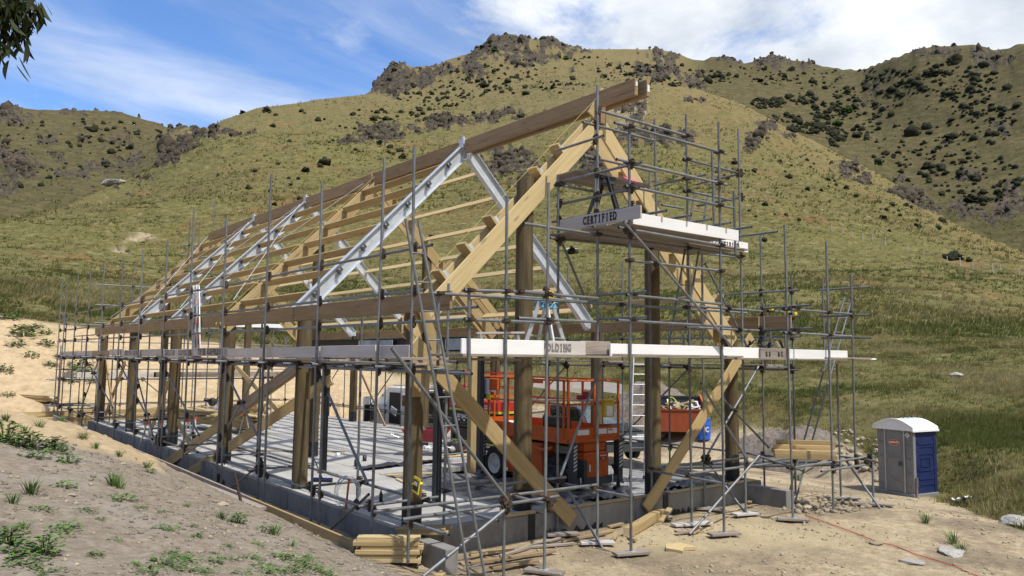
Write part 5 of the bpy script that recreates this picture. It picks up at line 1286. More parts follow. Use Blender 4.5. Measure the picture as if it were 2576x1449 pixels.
for (x0, y0), (x1, y1) in rails:
    for z in (2.47, 1.93):
        if y0 == y1 == -.04 and z == 2.47: MB().tube((x0, y0, z), (x1, y1, z), .022, 8).obj('rail', 'orange', lf)
        else: MB().bar((x0, y0, z), (x1, y1, z), .045, .045).obj('rail', 'orange', lf)
for x, y in [(0, -.04), (0, .12), (W_, -.04), (.82, -.04), (.0, 1.3), (0, 2.2), (0, 3.0), (0, D_ - .03), (W_, D_ - .03), (W_, 1.2), (W_, 2.5), (.8, D_ - .03), (.9, -.04)]:
    MB().bar((x, y, pz), (x, y, 2.47), .045, .045).obj('upright', 'orange', lf)
MB().bar((.0, 1.32, 2.43), (0, 1.7, 1.95), .03).obj('gusset', 'orange', lf)
MB().box((-.02, 1.3, 2.42), (.03, .9, .07)).obj('sliding_bar', 'orange', lf)
MB().box((-.03, 2.72, 2.30), (.10, .36, .30)).obj('control_panel', 'orange', lf, bevel=.02)
MB().box((-.06, 3.3, 2.20), (.14, .44, .52)).obj('control_box', 'black', lf, bevel=.03); MB().box((-.14, 3.3, 2.3), (.008, .2, .1)).obj('sticker', 'yellow_dull', lf)
for y, z, h in ((3.0, 2.24, .4), (2.72, 2.26, .3)): MB().box((-.06, y, z), (.012, .2, h)).obj('notice', 'paper', lf)
MB().box((-.05, 2.95, 1.98), (.02, .18, .16)).obj('notice', 'yellow', lf)
mbx = MB().box((1.2, -.11, 1.80), (.34, .1, .38)).obj('manual_box', 'yellow_dull', lf, bevel=.01); MB().box((1.2, -.165, 1.76), (.2, .006, .24)).obj('sticker', 'paper', mbx); MB().box((1.2, -.12, 2.01), (.36, .14, .03)).obj('lid', 'yellow_dull', mbx)
text('S225', .13, facing((-.015, 2.55, pz + .14), (0, -1, 0), (0, 0, 1)), 'orange_deep', lf, 'lettering', .002)
# things standing in the basket
tb_ = thing('tool_case', 'black power tool case standing in the orange lift basket', 'tool case', L0 + Vector((.35, .75, 1.13))); MB().box((0, 0, .24), (.4, .62, .48)).obj('case', 'black', tb_, bevel=.03); MB().path([(0, -.14, .48), (0, -.1, .55), (0, .1, .55), (0, .14, .48)], .02, 6).obj('handle', 'black', tb_); text('makita', .11, facing((-.203, -.05, .16), (0, -1, 0), (0, 0, 1)), 'paper', tb_, 'lettering', .001)
for k, (y, lb, s, m_) in enumerate(((2.35, 'white carton printed with a black letter in the lift basket', 'S', 'black'), (1.95, 'white carton with red print in the lift basket', 'HOLD', 'red_paint'))):
    bx = thing('carton', lb, 'carton', L0 + Vector((.2, y, 1.13))); MB().box((0, 0, .13), (.25, .34, .26 - .03 * k)).obj('box', 'paper', bx); text(s, .13 - .05 * k, facing((-.127, 0, .14), (0, -1, 0), (0, 0, 1)), m_, bx, 'lettering', .001)
tag(beam('plank', L0 + Vector((-.05, 1.4, 1.97)), L0 + Vector((1.7, .1, 1.97)), .24, .04, 'board_grey', None), 'pale plank laid across the middle rails of the orange lift', 'plank')
tag(MB().box(L0 + Vector((1.0, .55, 2.05)), (.3, .12, .1)).box(L0 + Vector((1.05, .5, 2.13)), (.14, .08, .12)).obj('power_drill', ['maroon']), 'red power tool lying on the plank across the lift rails', 'power tool')
# ---- red scissor lift behind
R0 = Vector((14.75, 19.35, 0)); rl = thing('scissor_lift', 'smaller red and black scissor lift with white wheels behind the orange lift', 'scissor lift', R0)
MB().box((.42, 1.25, .38), (.8, 2.5, .46)).obj('chassis', 'black', rl, bevel=.02); MB().box((.42, 1.25, .88), (.76, 2.4, .5)).obj('tray_stack', 'black', rl)
for k in range(5): MB().box((.02, 1.25, .68 + k * .1), (.02, 2.34, .03)).obj('scissor_arm', 'char', rl)
for k in range(6): MB().box((.005, .5 + k * .3, .86), (.01, .1, .05)).obj('decal_dash', 'paper', rl)
MB().box((.015, 1.25, .2), (.012, 2.3, .05)).obj('stripe', 'lime', rl)
for x in (.1, .78):
    for y in (.42, 2.1): wheel(rl, x, y, .25, .25, .16, 'white_paint', -1 if x < .4 else 1, lug=False)
MB().box((.42, 1.25, 1.33), (.84, 2.66, .34)).obj('platform_side', 'red_paint', rl); MB().box((.0, 1.25, 1.19), (.012, 2.6, .07)).obj('stripe', 'lime', rl); MB().box((.42, -.09, 1.19), (.8, .012, .07)).obj('stripe', 'lime', rl)
text('SKYJACK', .18, facing((-.008, 1.98, 1.37), (0, -1, 0), (0, 0, 1)), 'white_paint', rl, 'lettering', .002, .004); text('SJ3226', .17, facing((-.008, .5, 1.33), (0, -1, 0), (0, 0, 1)), 'white_paint', rl, 'lettering', .002, .004); text('SKYJACK', .17, facing((-.003, 1.75, .98), (0, -1, 0), (0, 0, 1)), 'white_paint', rl, 'lettering', .002, .004)
for z in (2.4, 1.95):
    for a, b in (((0, -.05), (0, 2.55)), ((.84, -.05), (.84, 2.55)), ((0, -.05), (.84, -.05)), ((0, 2.55), (.84, 2.55))): MB().tube((*a, z), (*b, z), .02, 6).obj('rail', 'red_paint', rl)
for x, y in ((0, -.05), (0, .8), (0, 1.7), (0, 2.55), (.84, -.05), (.84, 1.2), (.84, 2.55)): MB().tube((x, y, 1.45), (x, y, 2.4), .02, 6).obj('upright', 'red_paint', rl)
random.seed(12); mb = MB(); mb.lathe([(0, 0), (.16, .05), (.2, .25), (.22, .5), (.1, .62), (0, .62)], (0, 0, 0), 9); mb.v = [(x * .6 + random.uniform(-.04, .04), y * 1.3 + random.uniform(-.06, .06), z + random.uniform(-.05, .05)) for x, y, z in mb.v]; tag(mb.obj('jacket', 'black', None, R0 + Vector((-.03, 2.25, 1.83))), 'black jacket hung over the rail of the red lift', 'jacket')
# ---- van and car
def car_body(parent, prof, w, m_, name='body', inset=.12):
    """side outline (y, z), sides leaning in above the belt line"""
    zt = max(z for _, z in prof); zb_ = zt * .55; n = len(prof); vs = []
    for s in (-1, 1):
        for y, z in prof: vs.append((s * (w / 2 - inset * max(0, (z - zb_) / (zt - zb_))), y, z))
    return MB().add(vs, [tuple(range(n))[::-1], tuple(range(n, 2 * n))] + [(k, n + k, n + (k + 1) % n, (k + 1) % n)[::-1] for k in range(n)]).obj(name, m_, parent, bevel=.03)
vz = gz(18.9, 31) - .02
vn = thing('van', 'white van with its side door and rear open parked beyond the slab', 'van', (18.85, 28.7, vz))
vp = [(0, .35), (0, 1.0), (.12, 1.92), (.35, 2.02), (3.2, 2.0), (3.75, 1.62), (4.3, 1.12), (4.62, 1.0), (4.7, .55), (4.62, .3)]
car_body(vn, vp, 1.72, 'white_paint')
for s in (-1, 1):
    x = .85 * s
    MB().add([(x * 1.004, 3.15, 1.12), (x * 1.004, 4.0, 1.14), (x * .93, 3.6, 1.66), (x * .9, 3.2, 1.72)], [(0, 1, 2, 3), (3, 2, 1, 0)]).obj('side_window', 'glass', vn); MB().add([(x * 1.004, .25, 1.12), (x * 1.004, 1.35, 1.12), (x * .905, 1.35, 1.74), (x * .905, .3, 1.74)], [(0, 1, 2, 3), (3, 2, 1, 0)]).obj('side_window', 'glass', vn)
MB().box((-.80, 2.35, 1.08), (.16, 1.0, 1.38)).obj('door_opening', 'black', vn); MB().box((-.93, 1.15, 1.08), (.05, 1.15, 1.36)).obj('sliding_door', 'white_paint', vn, bevel=.02); MB().box((-.962, 1.15, 1.45), (.01, .85, .45)).obj('side_window', 'glass', vn)
MB().add([(-.74, 3.25, 1.96), (.74, 3.25, 1.96), (.8, 4.25, 1.16), (-.8, 4.25, 1.16)], [(0, 1, 2, 3), (3, 2, 1, 0)]).obj('windscreen', 'glass_pale', vn)
MB().bar((-.86, 4.1, .95), (-1.65, 3.85, .95), .06, 1.1).obj('front_door', 'white_paint', vn, bevel=.02); MB().bar((-.98, 4.1, 1.32), (-1.55, 3.9, 1.32), .08, .42).obj('side_window', 'glass', vn); MB().bar((-.95, 4.03, .8), (-1.6, 3.83, .8), .02, .75).obj('door_trim', 'black', vn)
MB().box((0, .02, 1.15), (1.4, .1, 1.35)).obj('rear_opening', 'black', vn); MB().bar((0, .1, 1.98), (0, -.95, 2.2), 1.45, .06).obj('tailgate', 'white_paint', vn); MB().box((0, -.04, .48), (1.66, .12, .2)).obj('rear_bumper', 'char', vn)
for s in (-1, 1): MB().box((.78 * s, -.02, 1.05), (.12, .06, .4)).obj('tail_light', 'red_paint', vn); MB().box((.62 * s, 4.68, .75), (.34, .05, .2)).obj('headlight', 'glass_pale', vn)
MB().box((-.87, 4.5, .86), (.02, .1, .08)).obj('indicator', 'orange', vn); MB().bar((-.6, .6, 2.08), (-.6, 3.0, 2.08), .04).obj('roof_rack', 'alu', vn); MB().bar((.6, .6, 2.08), (.6, 3.0, 2.08), .04).obj('roof_rack', 'alu', vn)
for y in (.85, 3.75):
    for s in (-1, 1): wheel(vn, .74 * s, y, .33, .33, .2, 'alu', s, lug=False)
tag(MB().box((17.95, 31.1, vz + .95), (.06, .5, .3), Matrix.Rotation(.3, 3, 'X')).obj('paper_sheet', 'paper'), 'pale sheet of paper lying in the open side door of the van', 'paper')
cz = gz(20.3, 20.5) - .02
sv = thing('car', 'dark grey four wheel drive car parked behind the orange lift', 'car', (20.0, 18.9, cz), -.21)
cpf = [(0, .45), (-.02, .95), (.15, 1.05), (1.15, 1.16), (1.85, 1.72), (2.2, 1.8), (4.1, 1.76), (4.55, 1.1), (4.6, .5)]
car_body(sv, cpf, 1.85, 'suv_paint', inset=.2)
MB().add([(-.82, .12, 1.075), (.82, .12, 1.075), (.78, 1.13, 1.185), (-.78, 1.13, 1.185)], [(0, 1, 2, 3), (3, 2, 1, 0)]).obj('bonnet', 'suv_hood', sv); MB().add([(-.76, 1.2, 1.235), (.76, 1.2, 1.235), (.66, 1.86, 1.745), (-.66, 1.86, 1.745)], [(0, 1, 2, 3), (3, 2, 1, 0)]).obj('windscreen', 'glass_pale', sv)
for s in (-1, 1):
    a, b = .895 * s, .79 * s
    for y0, y1, y2, y3 in ((1.5, 2.55, 2.55, 1.98), (2.62, 3.45, 3.4, 2.62), (3.52, 4.3, 4.0, 3.47)): MB().add([(a, y0, 1.15), (a, y1, 1.15), (b, y2, 1.68), (b, y3, 1.68)], [(0, 1, 2, 3), (3, 2, 1, 0)]).obj('side_window', 'glass', sv)
    MB().box((.62 * s, -.01, .86), (.42, .1, .2)).obj('headlight', 'zinc', sv); MB().box((1.02 * s, 1.55, 1.15), (.2, .12, .14)).obj('mirror', 'suv_paint', sv, bevel=.02); MB().bar((.6 * s, 2.2, 1.84), (.6 * s, 3.9, 1.82), .04).obj('roof_rail', 'alu', sv)
    for y in (.85, 3.65): wheel(sv, .84 * s, y, .38, .38, .24, 'alu', s, lug=False)
MB().box((0, -.03, .82), (.8, .08, .22)).obj('grille', 'alu', sv); MB().box((0, -.05, .52), (1.7, .14, .24)).obj('bumper', 'char', sv)
# ---- skip bin with scrap
q = at(1712, 1096); kz = q.z
sk = thing('skip_bin', 'orange and grey steel skip bin at the edge of the grass', 'skip bin', q, -.75); sk.scale = (.66, .9, 1.0)
for y, h, m_ in ((-.95, .95, 'orange_deep'), (.95, 1.45, 'steel_navy')): MB().box((0, y, h / 2 + .15), (3.0, .05, h)).obj('side_wall', m_, sk); MB().box((0, y - .02, h + .15), (3.05, .1, .07)).obj('rim_bar', m_, sk)
MB().prism([(-.95, .15), (.95, .15), (.95, 1.6), (-.95, 1.1)], 'x', -1.53, -1.48).obj('end_wall', 'orange_deep', sk); MB().prism([(-.95, .15), (.95, .15), (.95, 1.6), (-.95, 1.1)], 'x', 1.48, 1.53).obj('end_wall', 'orange_deep', sk); MB().bar((-1.5, -.95, 1.12), (-1.5, .95, 1.66), .1, .08).obj('rim_bar', 'orange', sk); MB().bar((1.5, -.95, 1.12), (1.5, .95, 1.66), .1, .08).obj('rim_bar', 'orange', sk)
MB().box((0, 0, .18), (2.95, 1.85, .06)).obj('floor', 'orange_deep', sk); MB().box((0, 0, .55), (2.9, 1.8, .7)).obj('packed_scrap', 'heap', sk)
random.seed(21); Fq = Matrix.Rotation(-.75, 3, 'Z')
for k in range(34):
    c = q + Fq @ Vector((random.uniform(-.8, .8), random.uniform(-.7, .6), 1.0 + random.uniform(0, .4))); d = Vector((random.uniform(-1, 1), random.uniform(-1, 1), random.uniform(-.5, .8))).normalized() * random.uniform(.15, .38)
    tag(beam('scrap_timber', c - d, c + d, random.choice((.09, .14, .05)), .04, random.choice(('pine_pale', 'pine', 'board_white')), None, bevel=0), 'broken timber scrap heaped in the orange skip bin', 'timber scrap', 'timber scraps in the skip bin')
mb = MB(); mb.path([tuple(q + Fq @ Vector((-.6 + .1 * k, -.2 + .3 * math.sin(k * .9), 1.3 + .3 * math.sin(k * .7)))) for k in range(9)], .025, 6); tag(mb.obj('green_hose', 'lime'), 'green strap trailing over the timber in the skip bin', 'strap')
q = at(1771, 1112)
bd = thing('barrel', 'blue plastic barrel with white lettering standing on the grass by the skip', 'barrel', q); MB().lathe([(0, 0), (.28, .0), (.29, .05), (.275, .09), (.295, .3), (.3, .33), (.29, .36), (.295, .62), (.3, .65), (.29, .68), (.275, .86), (.29, .9), (.28, .94), (0, .94)], n=24).obj('drum', 'barrel_blue', bd)
for y in (-.12, .12): MB().lathe([(0, .94), (.04, .94), (.04, .97), (0, .97)], (0, y, 0), 10).obj('bung', 'barrel_blue', bd)
vd = Vector((q.x, q.y, 0)).normalized(); text('PC', .3, facing(Vector((0, 0, .45)) - vd * .302 + Vector((vd.y, -vd.x, 0)) * .08, (vd.y, -vd.x, 0), (0, 0, 1)), 'white_paint', bd, 'lettering', .004, .01, .75)
for k in range(2):
    tag(MB().tube((15.6, 17.8 + k * .6, -.42), (26.5, 14.8 + k * .9, gz(26.5, 15.2) + .1), .055, 8).obj('steel_tube', 'char'), ('dark pipe lying on the ground behind the lift, nearer one', 'dark pipe lying on the ground behind the lift, farther one')[k], 'pipe')
# ---- portable toilet
lo = thing('portable_toilet', 'grey and navy portable toilet with white domed roof at the edge of the grass', 'portable toilet', (23.4, 10.84, min(gz(23.4, 10.84), gz(24.3, 10.7)) - .05), -.17)
H_, Wd, Dp = 1.98, 1.16, 1.08
MB().box((Dp / 2, Wd / 2, .08), (Dp + .06, Wd + .06, .12)).obj('base', 'loo_grey', lo, bevel=.02)
arch = [(Wd * k / 12, H_ - .02 + .24 * math.sin(math.pi * k / 12)) for k in range(13)]
MB().prism([(.0, .14)] + arch[:1] + arch + [(Wd, .14)], 'x', .02, .06).obj('front_wall', 'loo_grey', lo); MB().prism([(.0, .14)] + arch + [(Wd, .14)], 'x', Dp - .04, Dp).obj('back_wall', 'loo_grey', lo)
sdw = MB().box((Dp / 2, .03, H_ / 2 + .06), (Dp - .06, .05, H_ - .14)).obj('side_wall', 'loo_blue', lo); MB().box((Dp / 2, Wd - .03, H_ / 2 + .06), (Dp - .06, .05, H_ - .14)).obj('side_wall', 'loo_blue', lo)
for x in (.06, Dp - .06): MB().box((x, .025, H_ / 2 + .06), (.12, .07, H_ - .1)).obj('corner_post', 'loo_blue' if x > .5 else 'loo_grey', lo)
# embossed panels of the blue side
def ring(mb, x0, x1, z0, z1, y, t=.022, d=.02, ch=.1):
    P = [(x0 + ch, z0), (x1 - ch, z0), (x1, z0 + ch), (x1, z1 - ch), (x1 - ch, z1), (x0 + ch, z1), (x0, z1 - ch), (x0, z0 + ch)]
    for a, b in zip(P, P[1:] + P[:1]): mb.bar((a[0], y, a[1]), (b[0], y, b[1]), d, t)
mb = MB(); ring(mb, .16, .96, .78, 1.26, .0); ring(mb, .36, .76, .90, 1.14, .0, ch=.0)
for z0, z1, up in ((1.38, 1.44, -1), (.62, .68, 1), (1.62, 1.66, 1), (.3, .34, -1)):
    mb.bar((.18, 0, z0), (.28, 0, z0 + .08 * -up), .02); mb.bar((.28, 0, z0 + .08 * -up), (.86, 0, z0 + .08 * -up), .02); mb.bar((.86, 0, z0 + .08 * -up), (.96, 0, z0), .02)
mb.obj('embossed_panel', 'loo_blue', sdw)
mb = MB()
for k in range(4): mb.prism([(.2 + k * .19, 1.80), (.34 + k * .19, 1.80), (.37 + k * .19, 1.90), (.23 + k * .19, 1.90)], 'y', -.004, .0)
mb.obj('vent_grille', 'loo_grey', sdw); MB().box((.56, -.002, 1.85), (.82, .012, .15)).obj('vent_frame', 'loo_blue', sdw)
# door with frame, lock, emblem
dr = MB().prism([(.30, .16), (.30, 1.86), (.34, 1.98), (.44, 2.05), (.58, 2.075), (.72, 2.05), (.82, 1.98), (.86, 1.86), (.86, .16)][::-1], 'x', -.012, .022).obj('door', 'loo_grey', lo)
mb = MB(); fr_ = [(.27, .14), (.27, 1.87), (.31, 2.0), (.43, 2.085), (.58, 2.11), (.73, 2.085), (.85, 2.0), (.89, 1.87), (.89, .14)]
for a, b in zip(fr_[:-1], fr_[1:]): mb.bar((-.008, *a), (-.008, *b), .034, .03, up=(1, 0, 0))
mb.obj('door_frame', 'loo_trim', lo)
mb = MB()
for zc_, dz in ((1.86, .06), (1.28, -.05), (1.2, -.05), (1.08, .06), (.62, -.06), (.54, -.06), (.42, .06), (.24, .0)):
    P = [(.34 + .04 * k * 1.2, zc_ + dz * (1 - ((k - 5) / 5) ** 2)) for k in range(11)]
    for a, b in zip(P[:-1], P[1:]): mb.bar((-.014, *a), (-.014, *b), .018, .012)
for y in (.335, .825): mb.bar((-.014, y, .24), (-.014, y, .42), .018, .012); mb.bar((-.014, y, .62), (-.014, y, 1.08), .018, .012); mb.bar((-.014, y, 1.28), (-.014, y, 1.86), .018, .012)
mb.obj('door_ribs', 'loo_grey', dr)
lkx = MB().box((-.018, .39, .96), (.02, .13, .14)).obj('lock', 'zinc_dark', dr); MB().lathe([(0, 0), (.02, 0), (.02, .012), (0, .012)], (-.035, .41, .96), 10, axis='x').obj('lock_dial', 'black', lkx)
# corner wing panels
mb = MB()
for y0, y1 in ((.05, .23), (.93, 1.10)):
    for z in (.3, .7, 1.1, 1.5, 1.85): mb.bar((.012, y0, z), (.012, y1, z + .06), .018, .014)
mb.obj('side_ribs', 'loo_grey', lo)
el = MB(); ne = 24
def ellipse(a, b, x0, x1, m_, name, par): return MB().prism([(.58 + a * math.cos(2 * math.pi * k / ne), 1.56 + b * math.sin(2 * math.pi * k / ne)) for k in range(ne)], 'x', x0, x1).obj(name, m_, par)
sg = ellipse(.205, .105, -.022, -.012, 'stencil', 'emblem', dr); ellipse(.195, .095, -.0245, -.022, 'paper', 'emblem_ring', sg); ellipse(.185, .086, -.0265, -.0245, 'orange', 'emblem_field', sg)
MB().prism([(.58 + u, 1.56 + v) for u, v in ((.17, .02), (.05, .045), (-.06, .0), (-.16, -.03), (-.1, -.065), (.02, -.035), (.12, -.02))], 'x', -.0275, -.0265).obj('emblem_swoosh', 'pine_brown', sg)
text('SUPERLOO', .062, facing((-.028, .58, 1.565), (0, -1, .08), (0, .08, 1)), 'white_paint', sg, 'lettering', .001, .003)
dm = MB().prism([(.17, 1.72), (.25, 1.80), (.17, 1.88), (.09, 1.80)], 'x', .004, .014).obj('diamond_label', 'white_paint', lo); MB().prism([(.17, 1.79), (.20, 1.815), (.17, 1.845), (.14, 1.815)], 'x', .001, .004).obj('symbol', 'black', dm); MB().box((.002, .17, 1.765), (.004, .07, .01)).obj('symbol', 'char', dm)
prof = [(-.05 + (Wd + .1) * k / 16, H_ + .0 + .27 * math.sin(math.pi * (k + 1.2) / 18.4)) for k in range(17)]
rfm = MB(); low = [(-.05, H_ - .05), (Wd + .05, H_ - .05)]
rfm.prism([low[0]] + prof + [low[1]], 'x', -.06, Dp + .06); rf_ = rfm.obj('roof', 'white_plastic', lo)
for x in (.3, .5, .7, .9): mb = MB(); [mb.bar((x, *a), (x, *b), .05, .03, up=(1, 0, 0)) for a, b in zip(prof[1:8], prof[2:9])]; mb.obj('roof_rib', 'white_plastic', rf_)
mb = MB()
for a, b in zip([low[0]] + prof, prof + [low[1]]): mb.bar((-.065, *a), (-.065, *b), .05, .05, up=(1, 0, 0))
mb.bar((-.06, -.055, H_ - .04), (Dp + .06, -.055, H_ - .04), .05, .06); mb.obj('roof_edge', 'white_plastic', rf_)
MB().bar((.02, -.05, .0), (.05, -.06, .62), .07, .03).obj('tie_stake', 'plank_old', lo)
q = at(2413, 1272); rumple('plastic_bag', 'crumpled white plastic bag lying on the grass right of the toilet', 'bag', [(q.x - .22, q.y - .25), (q.x + .25, q.y - .2), (q.x + .22, q.y + .25), (q.x - .22, q.y + .2)], q.z + .02, 'white_plastic', .5, .04, 11)
# ---- dirt heaps
def heap(px, py, rx, ry, h, seed, label):
    q = at(px, py); nx = 46; u, v = np.meshgrid(np.linspace(-1, 1, nx), np.linspace(-1, 1, nx), indexing='ij'); X, Y = q.x + u * rx, q.y + v * ry
    r = np.sqrt(u * u + v * v) + (fbm(u * 2 + seed, v * 2, 3, seed) - .5) * .5; z = h * np.clip(1 - r, 0, 1) ** .8; z = GD.z(X, Y) - .05 + z * (1 + .5 * (fbm(u * 5, v * 5, 4, seed + 3) - .5)) + (fbm(u * 16, v * 16, 3, seed + 6) - .5) * .18 * (r < 1)
    z = np.where(r >= 1, GD.z(X, Y) - .25, z); mb = MB(); mb.v = [tuple(t) for t in np.stack([X, Y, z], -1).reshape(-1, 3)]; I = np.arange(nx * nx).reshape(nx, nx); mb.f = [tuple(int(i) for i in f) for f in np.stack([I[:-1, :-1], I[1:, :-1], I[1:, 1:], I[:-1, 1:]], -1).reshape(-1, 4)]; mb.mi = [0] * len(mb.f); mb.sm = [True] * len(mb.f)
    return tag(mb.obj('dirt_heap', 'heap'), label, 'dirt heap')
heap(1612, 1062, 2.6, 2.2, 2.0, 3, 'grey heap of dug soil beside the dark car'); heap(1995, 1140, 1.7, 1.5, .95, 5, 'brown heap of dug soil behind the beams on the right'); heap(1925, 1120, 1.2, 1.3, .45, 8, 'low stony heap left of the brown one')
for k, (px, py, dx) in enumerate(((1565, 1000, 0), (1520, 975, 1))):
    q = at(1600 - k * 30, 1050); tag(beam('site_hoarding', (q.x + .6 - k, q.y + 1.5 + k, q.z + 1.2), (q.x - 1.4 - k, q.y + 3 + k, q.z + 1.5), .1, .5, 'board_grey', None), ('pale panel leaning on the soil heap', 'second pale panel behind the car')[k], 'panel')
# ---- offcuts and stones in front of the wall
tag(beam('timber_post', (11.15, 10.5, gz(11.1, 10.5) + .09), (13.0, 11.28, gz(13, 11.2) + .12), .17, .17, 'pine', None, bevel=.008, ends='end_grain'), 'thick square pine post lying on the ground against the front wall', 'post')
st_ = thing('timber_offcut', 'arrow shaped pale pine offcut lying alone on the bare ground', 'offcut', (11.15, 9.30, gz(11.15, 9.3) + .005), .3); MB().prism([(-.26, -.20), (.0, -.12), (.20, -.28), (.30, .1), (.06, .24), (-.24, .12)], 'z', .0, .055).obj('board', 'pine_pale', st_)
OC = [((8.2, 10.7), (10.0, 11.1), .1, 'long thin pine strip lying at the foot of the wall'), ((7.55, 10.55), (9.2, 10.35), .12, 'brown pine length nearest the corner ladder'), ((7.8, 10.9), (8.8, 11.0), .1, 'grey edged offcut behind the brown length'), ((9.9, 10.95), (10.9, 10.8), .09, 'pine strip right of the tower sole board'), ((10.25, 10.55), (10.65, 10.45), .13, 'short brown block before the pile of offcuts'),
      ((10.6, 10.35), (10.95, 10.6), .12, 'short block crossing the pile of offcuts'), ((10.7, 10.85), (11.25, 11.0), .13, 'pale offcut leaning by the wall'), ((11.3, 11.15), (11.75, 11.2), .12, 'offcut tucked beside the thick post'), ((12.05, 10.1), (12.45, 10.0), .14, 'pair of pine blocks, left one, right of the thick post'), ((12.3, 9.95), (12.65, 10.05), .2, 'pair of pine blocks, right one, right of the thick post'), ((10.95, 10.1), (11.05, 10.4), .09, 'reddish wedge standing near the brace foot'), ((7.6, 10.05), (8.5, 10.0), .16, 'weathered plank end under the ladder foot'), ((9.1, 10.9), (9.9, 10.65), .1, 'pine strip crossing the long one'), ((15.9, 11.15), (16.3, 11.3), .12, 'pine block beside the right wing wall')]
for k, (a, b, w, lb) in enumerate(OC):
    za, zb2 = gz(*a) + .035 + .02 * (k % 3), gz(*b) + .035 + .03 * (k % 2); tag(beam('timber_offcut', (*a, za), (*b, zb2), w * .75, .04, ('plank_old', 'pine_brown', 'pine', 'pine_brown')[k % 4], None), lb, 'offcut', None)
tag(beam('timber_offcut', (12.55, 10.95, gz(12.5, 10.9)), (12.95, 11.0, gz(12.9, 11) + .26), .12, .04, 'pine_pale', None), 'pale wedge leaning on the thick square post', 'offcut')
pts = []
for x, y in [(2030, 1300), (2075, 1315), (2150, 1345), (2210, 1368), (2250, 1375), (2300, 1398), (2350, 1412), (2400, 1428), (2450, 1448), (2500, 1470)]:
    q = at(x, y); pts.append((q.x + random.uniform(-.03, .03), q.y + random.uniform(-.03, .03), q.z + .02))
tag(MB().path(pts, .008, 6).obj('power_cable', 'cable_red'), 'thin red cable running over the bare ground to the lower right', 'cable')
# ------------------------------------------------------------------ rocks, scrub, grass and weeds
import bmesh
def ico(sub):
    bm = bmesh.new(); bmesh.ops.create_icosphere(bm, subdivisions=sub, radius=1); V = np.array([v.co[:] for v in bm.verts]); F = np.array([[v.index for v in f.verts] for f in bm.faces]); bm.free(); return V, F
IV1, IF1 = ico(1); IV2, IF2 = ico(2); IV3, IF3 = ico(3)
def n3(P, s, f=1.): return fbm(P[:, 0] * f + P[:, 2] * 1.7 * f + 31.7, P[:, 1] * f - P[:, 2] * 1.3 * f + 11.3, 3, s)
def lump_mesh(name, m_, V, F, seed, rough, squash=(1, 1, 1), fr=1.3, step=False, flat=0.):
    d = 1 + (n3(V, seed, fr) - .5) * rough * 2
    if step: d = np.round(d * 4) / 4 * .55 + d * .45
    P = V * d[:, None] * np.array(squash)
    if flat: P[:, 2] = np.maximum(P[:, 2], -flat)
    me = bpy.data.meshes.new(name); me.from_pydata(P.tolist(), [], F.tolist()); me.materials.append(MAT[m_]); return me, P
def soup(name, m_, Vs, Fs, label, cat, smooth_=False, col=None):
    """one mesh from stacked copies: Vs (n, k, 3), Fs (f, 3|4)"""
    n, k = Vs.shape[:2]; fl = Fs.shape[1]; me = bpy.data.meshes.new(name); me.vertices.add(n * k); me.vertices.foreach_set('co', Vs.astype(np.float32).ravel())
    A = (Fs[None] + (np.arange(n) * k)[:, None, None]).reshape(-1, fl); me.loops.add(A.size); me.loops.foreach_set('vertex_index', A.ravel().astype(np.int32)); me.polygons.add(len(A)); me.polygons.foreach_set('loop_start', (np.arange(len(A)) * fl).astype(np.int32)); me.update(calc_edges=True)
    if smooth_: me.polygons.foreach_set('use_smooth', np.ones(len(A), bool))
    if col is not None:
        at_ = me.color_attributes.new('tint', 'FLOAT_COLOR', 'POINT'); c = np.repeat(np.concatenate([col, np.ones((n, 1))], 1)[:, None], k, 1); at_.data.foreach_set('color', c.astype(np.float32).ravel())
    me.materials.append(MAT[m_]); o = lk(bpy.data.objects.new(name, me)); tag(o, label, cat, kind='stuff'); return o
def rotz(a): c, s = np.cos(a), np.sin(a); z = np.zeros_like(a); return np.stack([np.stack([c, -s, z], -1), np.stack([s, c, z], -1), np.stack([z, z, z + 1], -1)], -2)
def in_frame(n, amin=AZL + .03, amax=AZR - .03): return rng.uniform(amin, amax, n)
def grid_val(G, az, R):
    i = np.clip(np.searchsorted(azs, az), 0, len(azs) - 1); j = np.clip((np.log(R / .5) / math.log(1500 / .5) * 589).astype(int), 0, 589); return G[i, j]
def facet(V, seed, k=16, lo=.62, hi=1.05):
    r = np.random.default_rng(seed); N_ = r.normal(0, 1, (k, 3)); N_ /= np.linalg.norm(N_, axis=1)[:, None]; d = r.uniform(lo, hi, k); q = V @ N_.T; return V * np.min(np.where(q > .05, d / np.maximum(q, .05), 9), 1).clip(0, 1.25)[:, None]
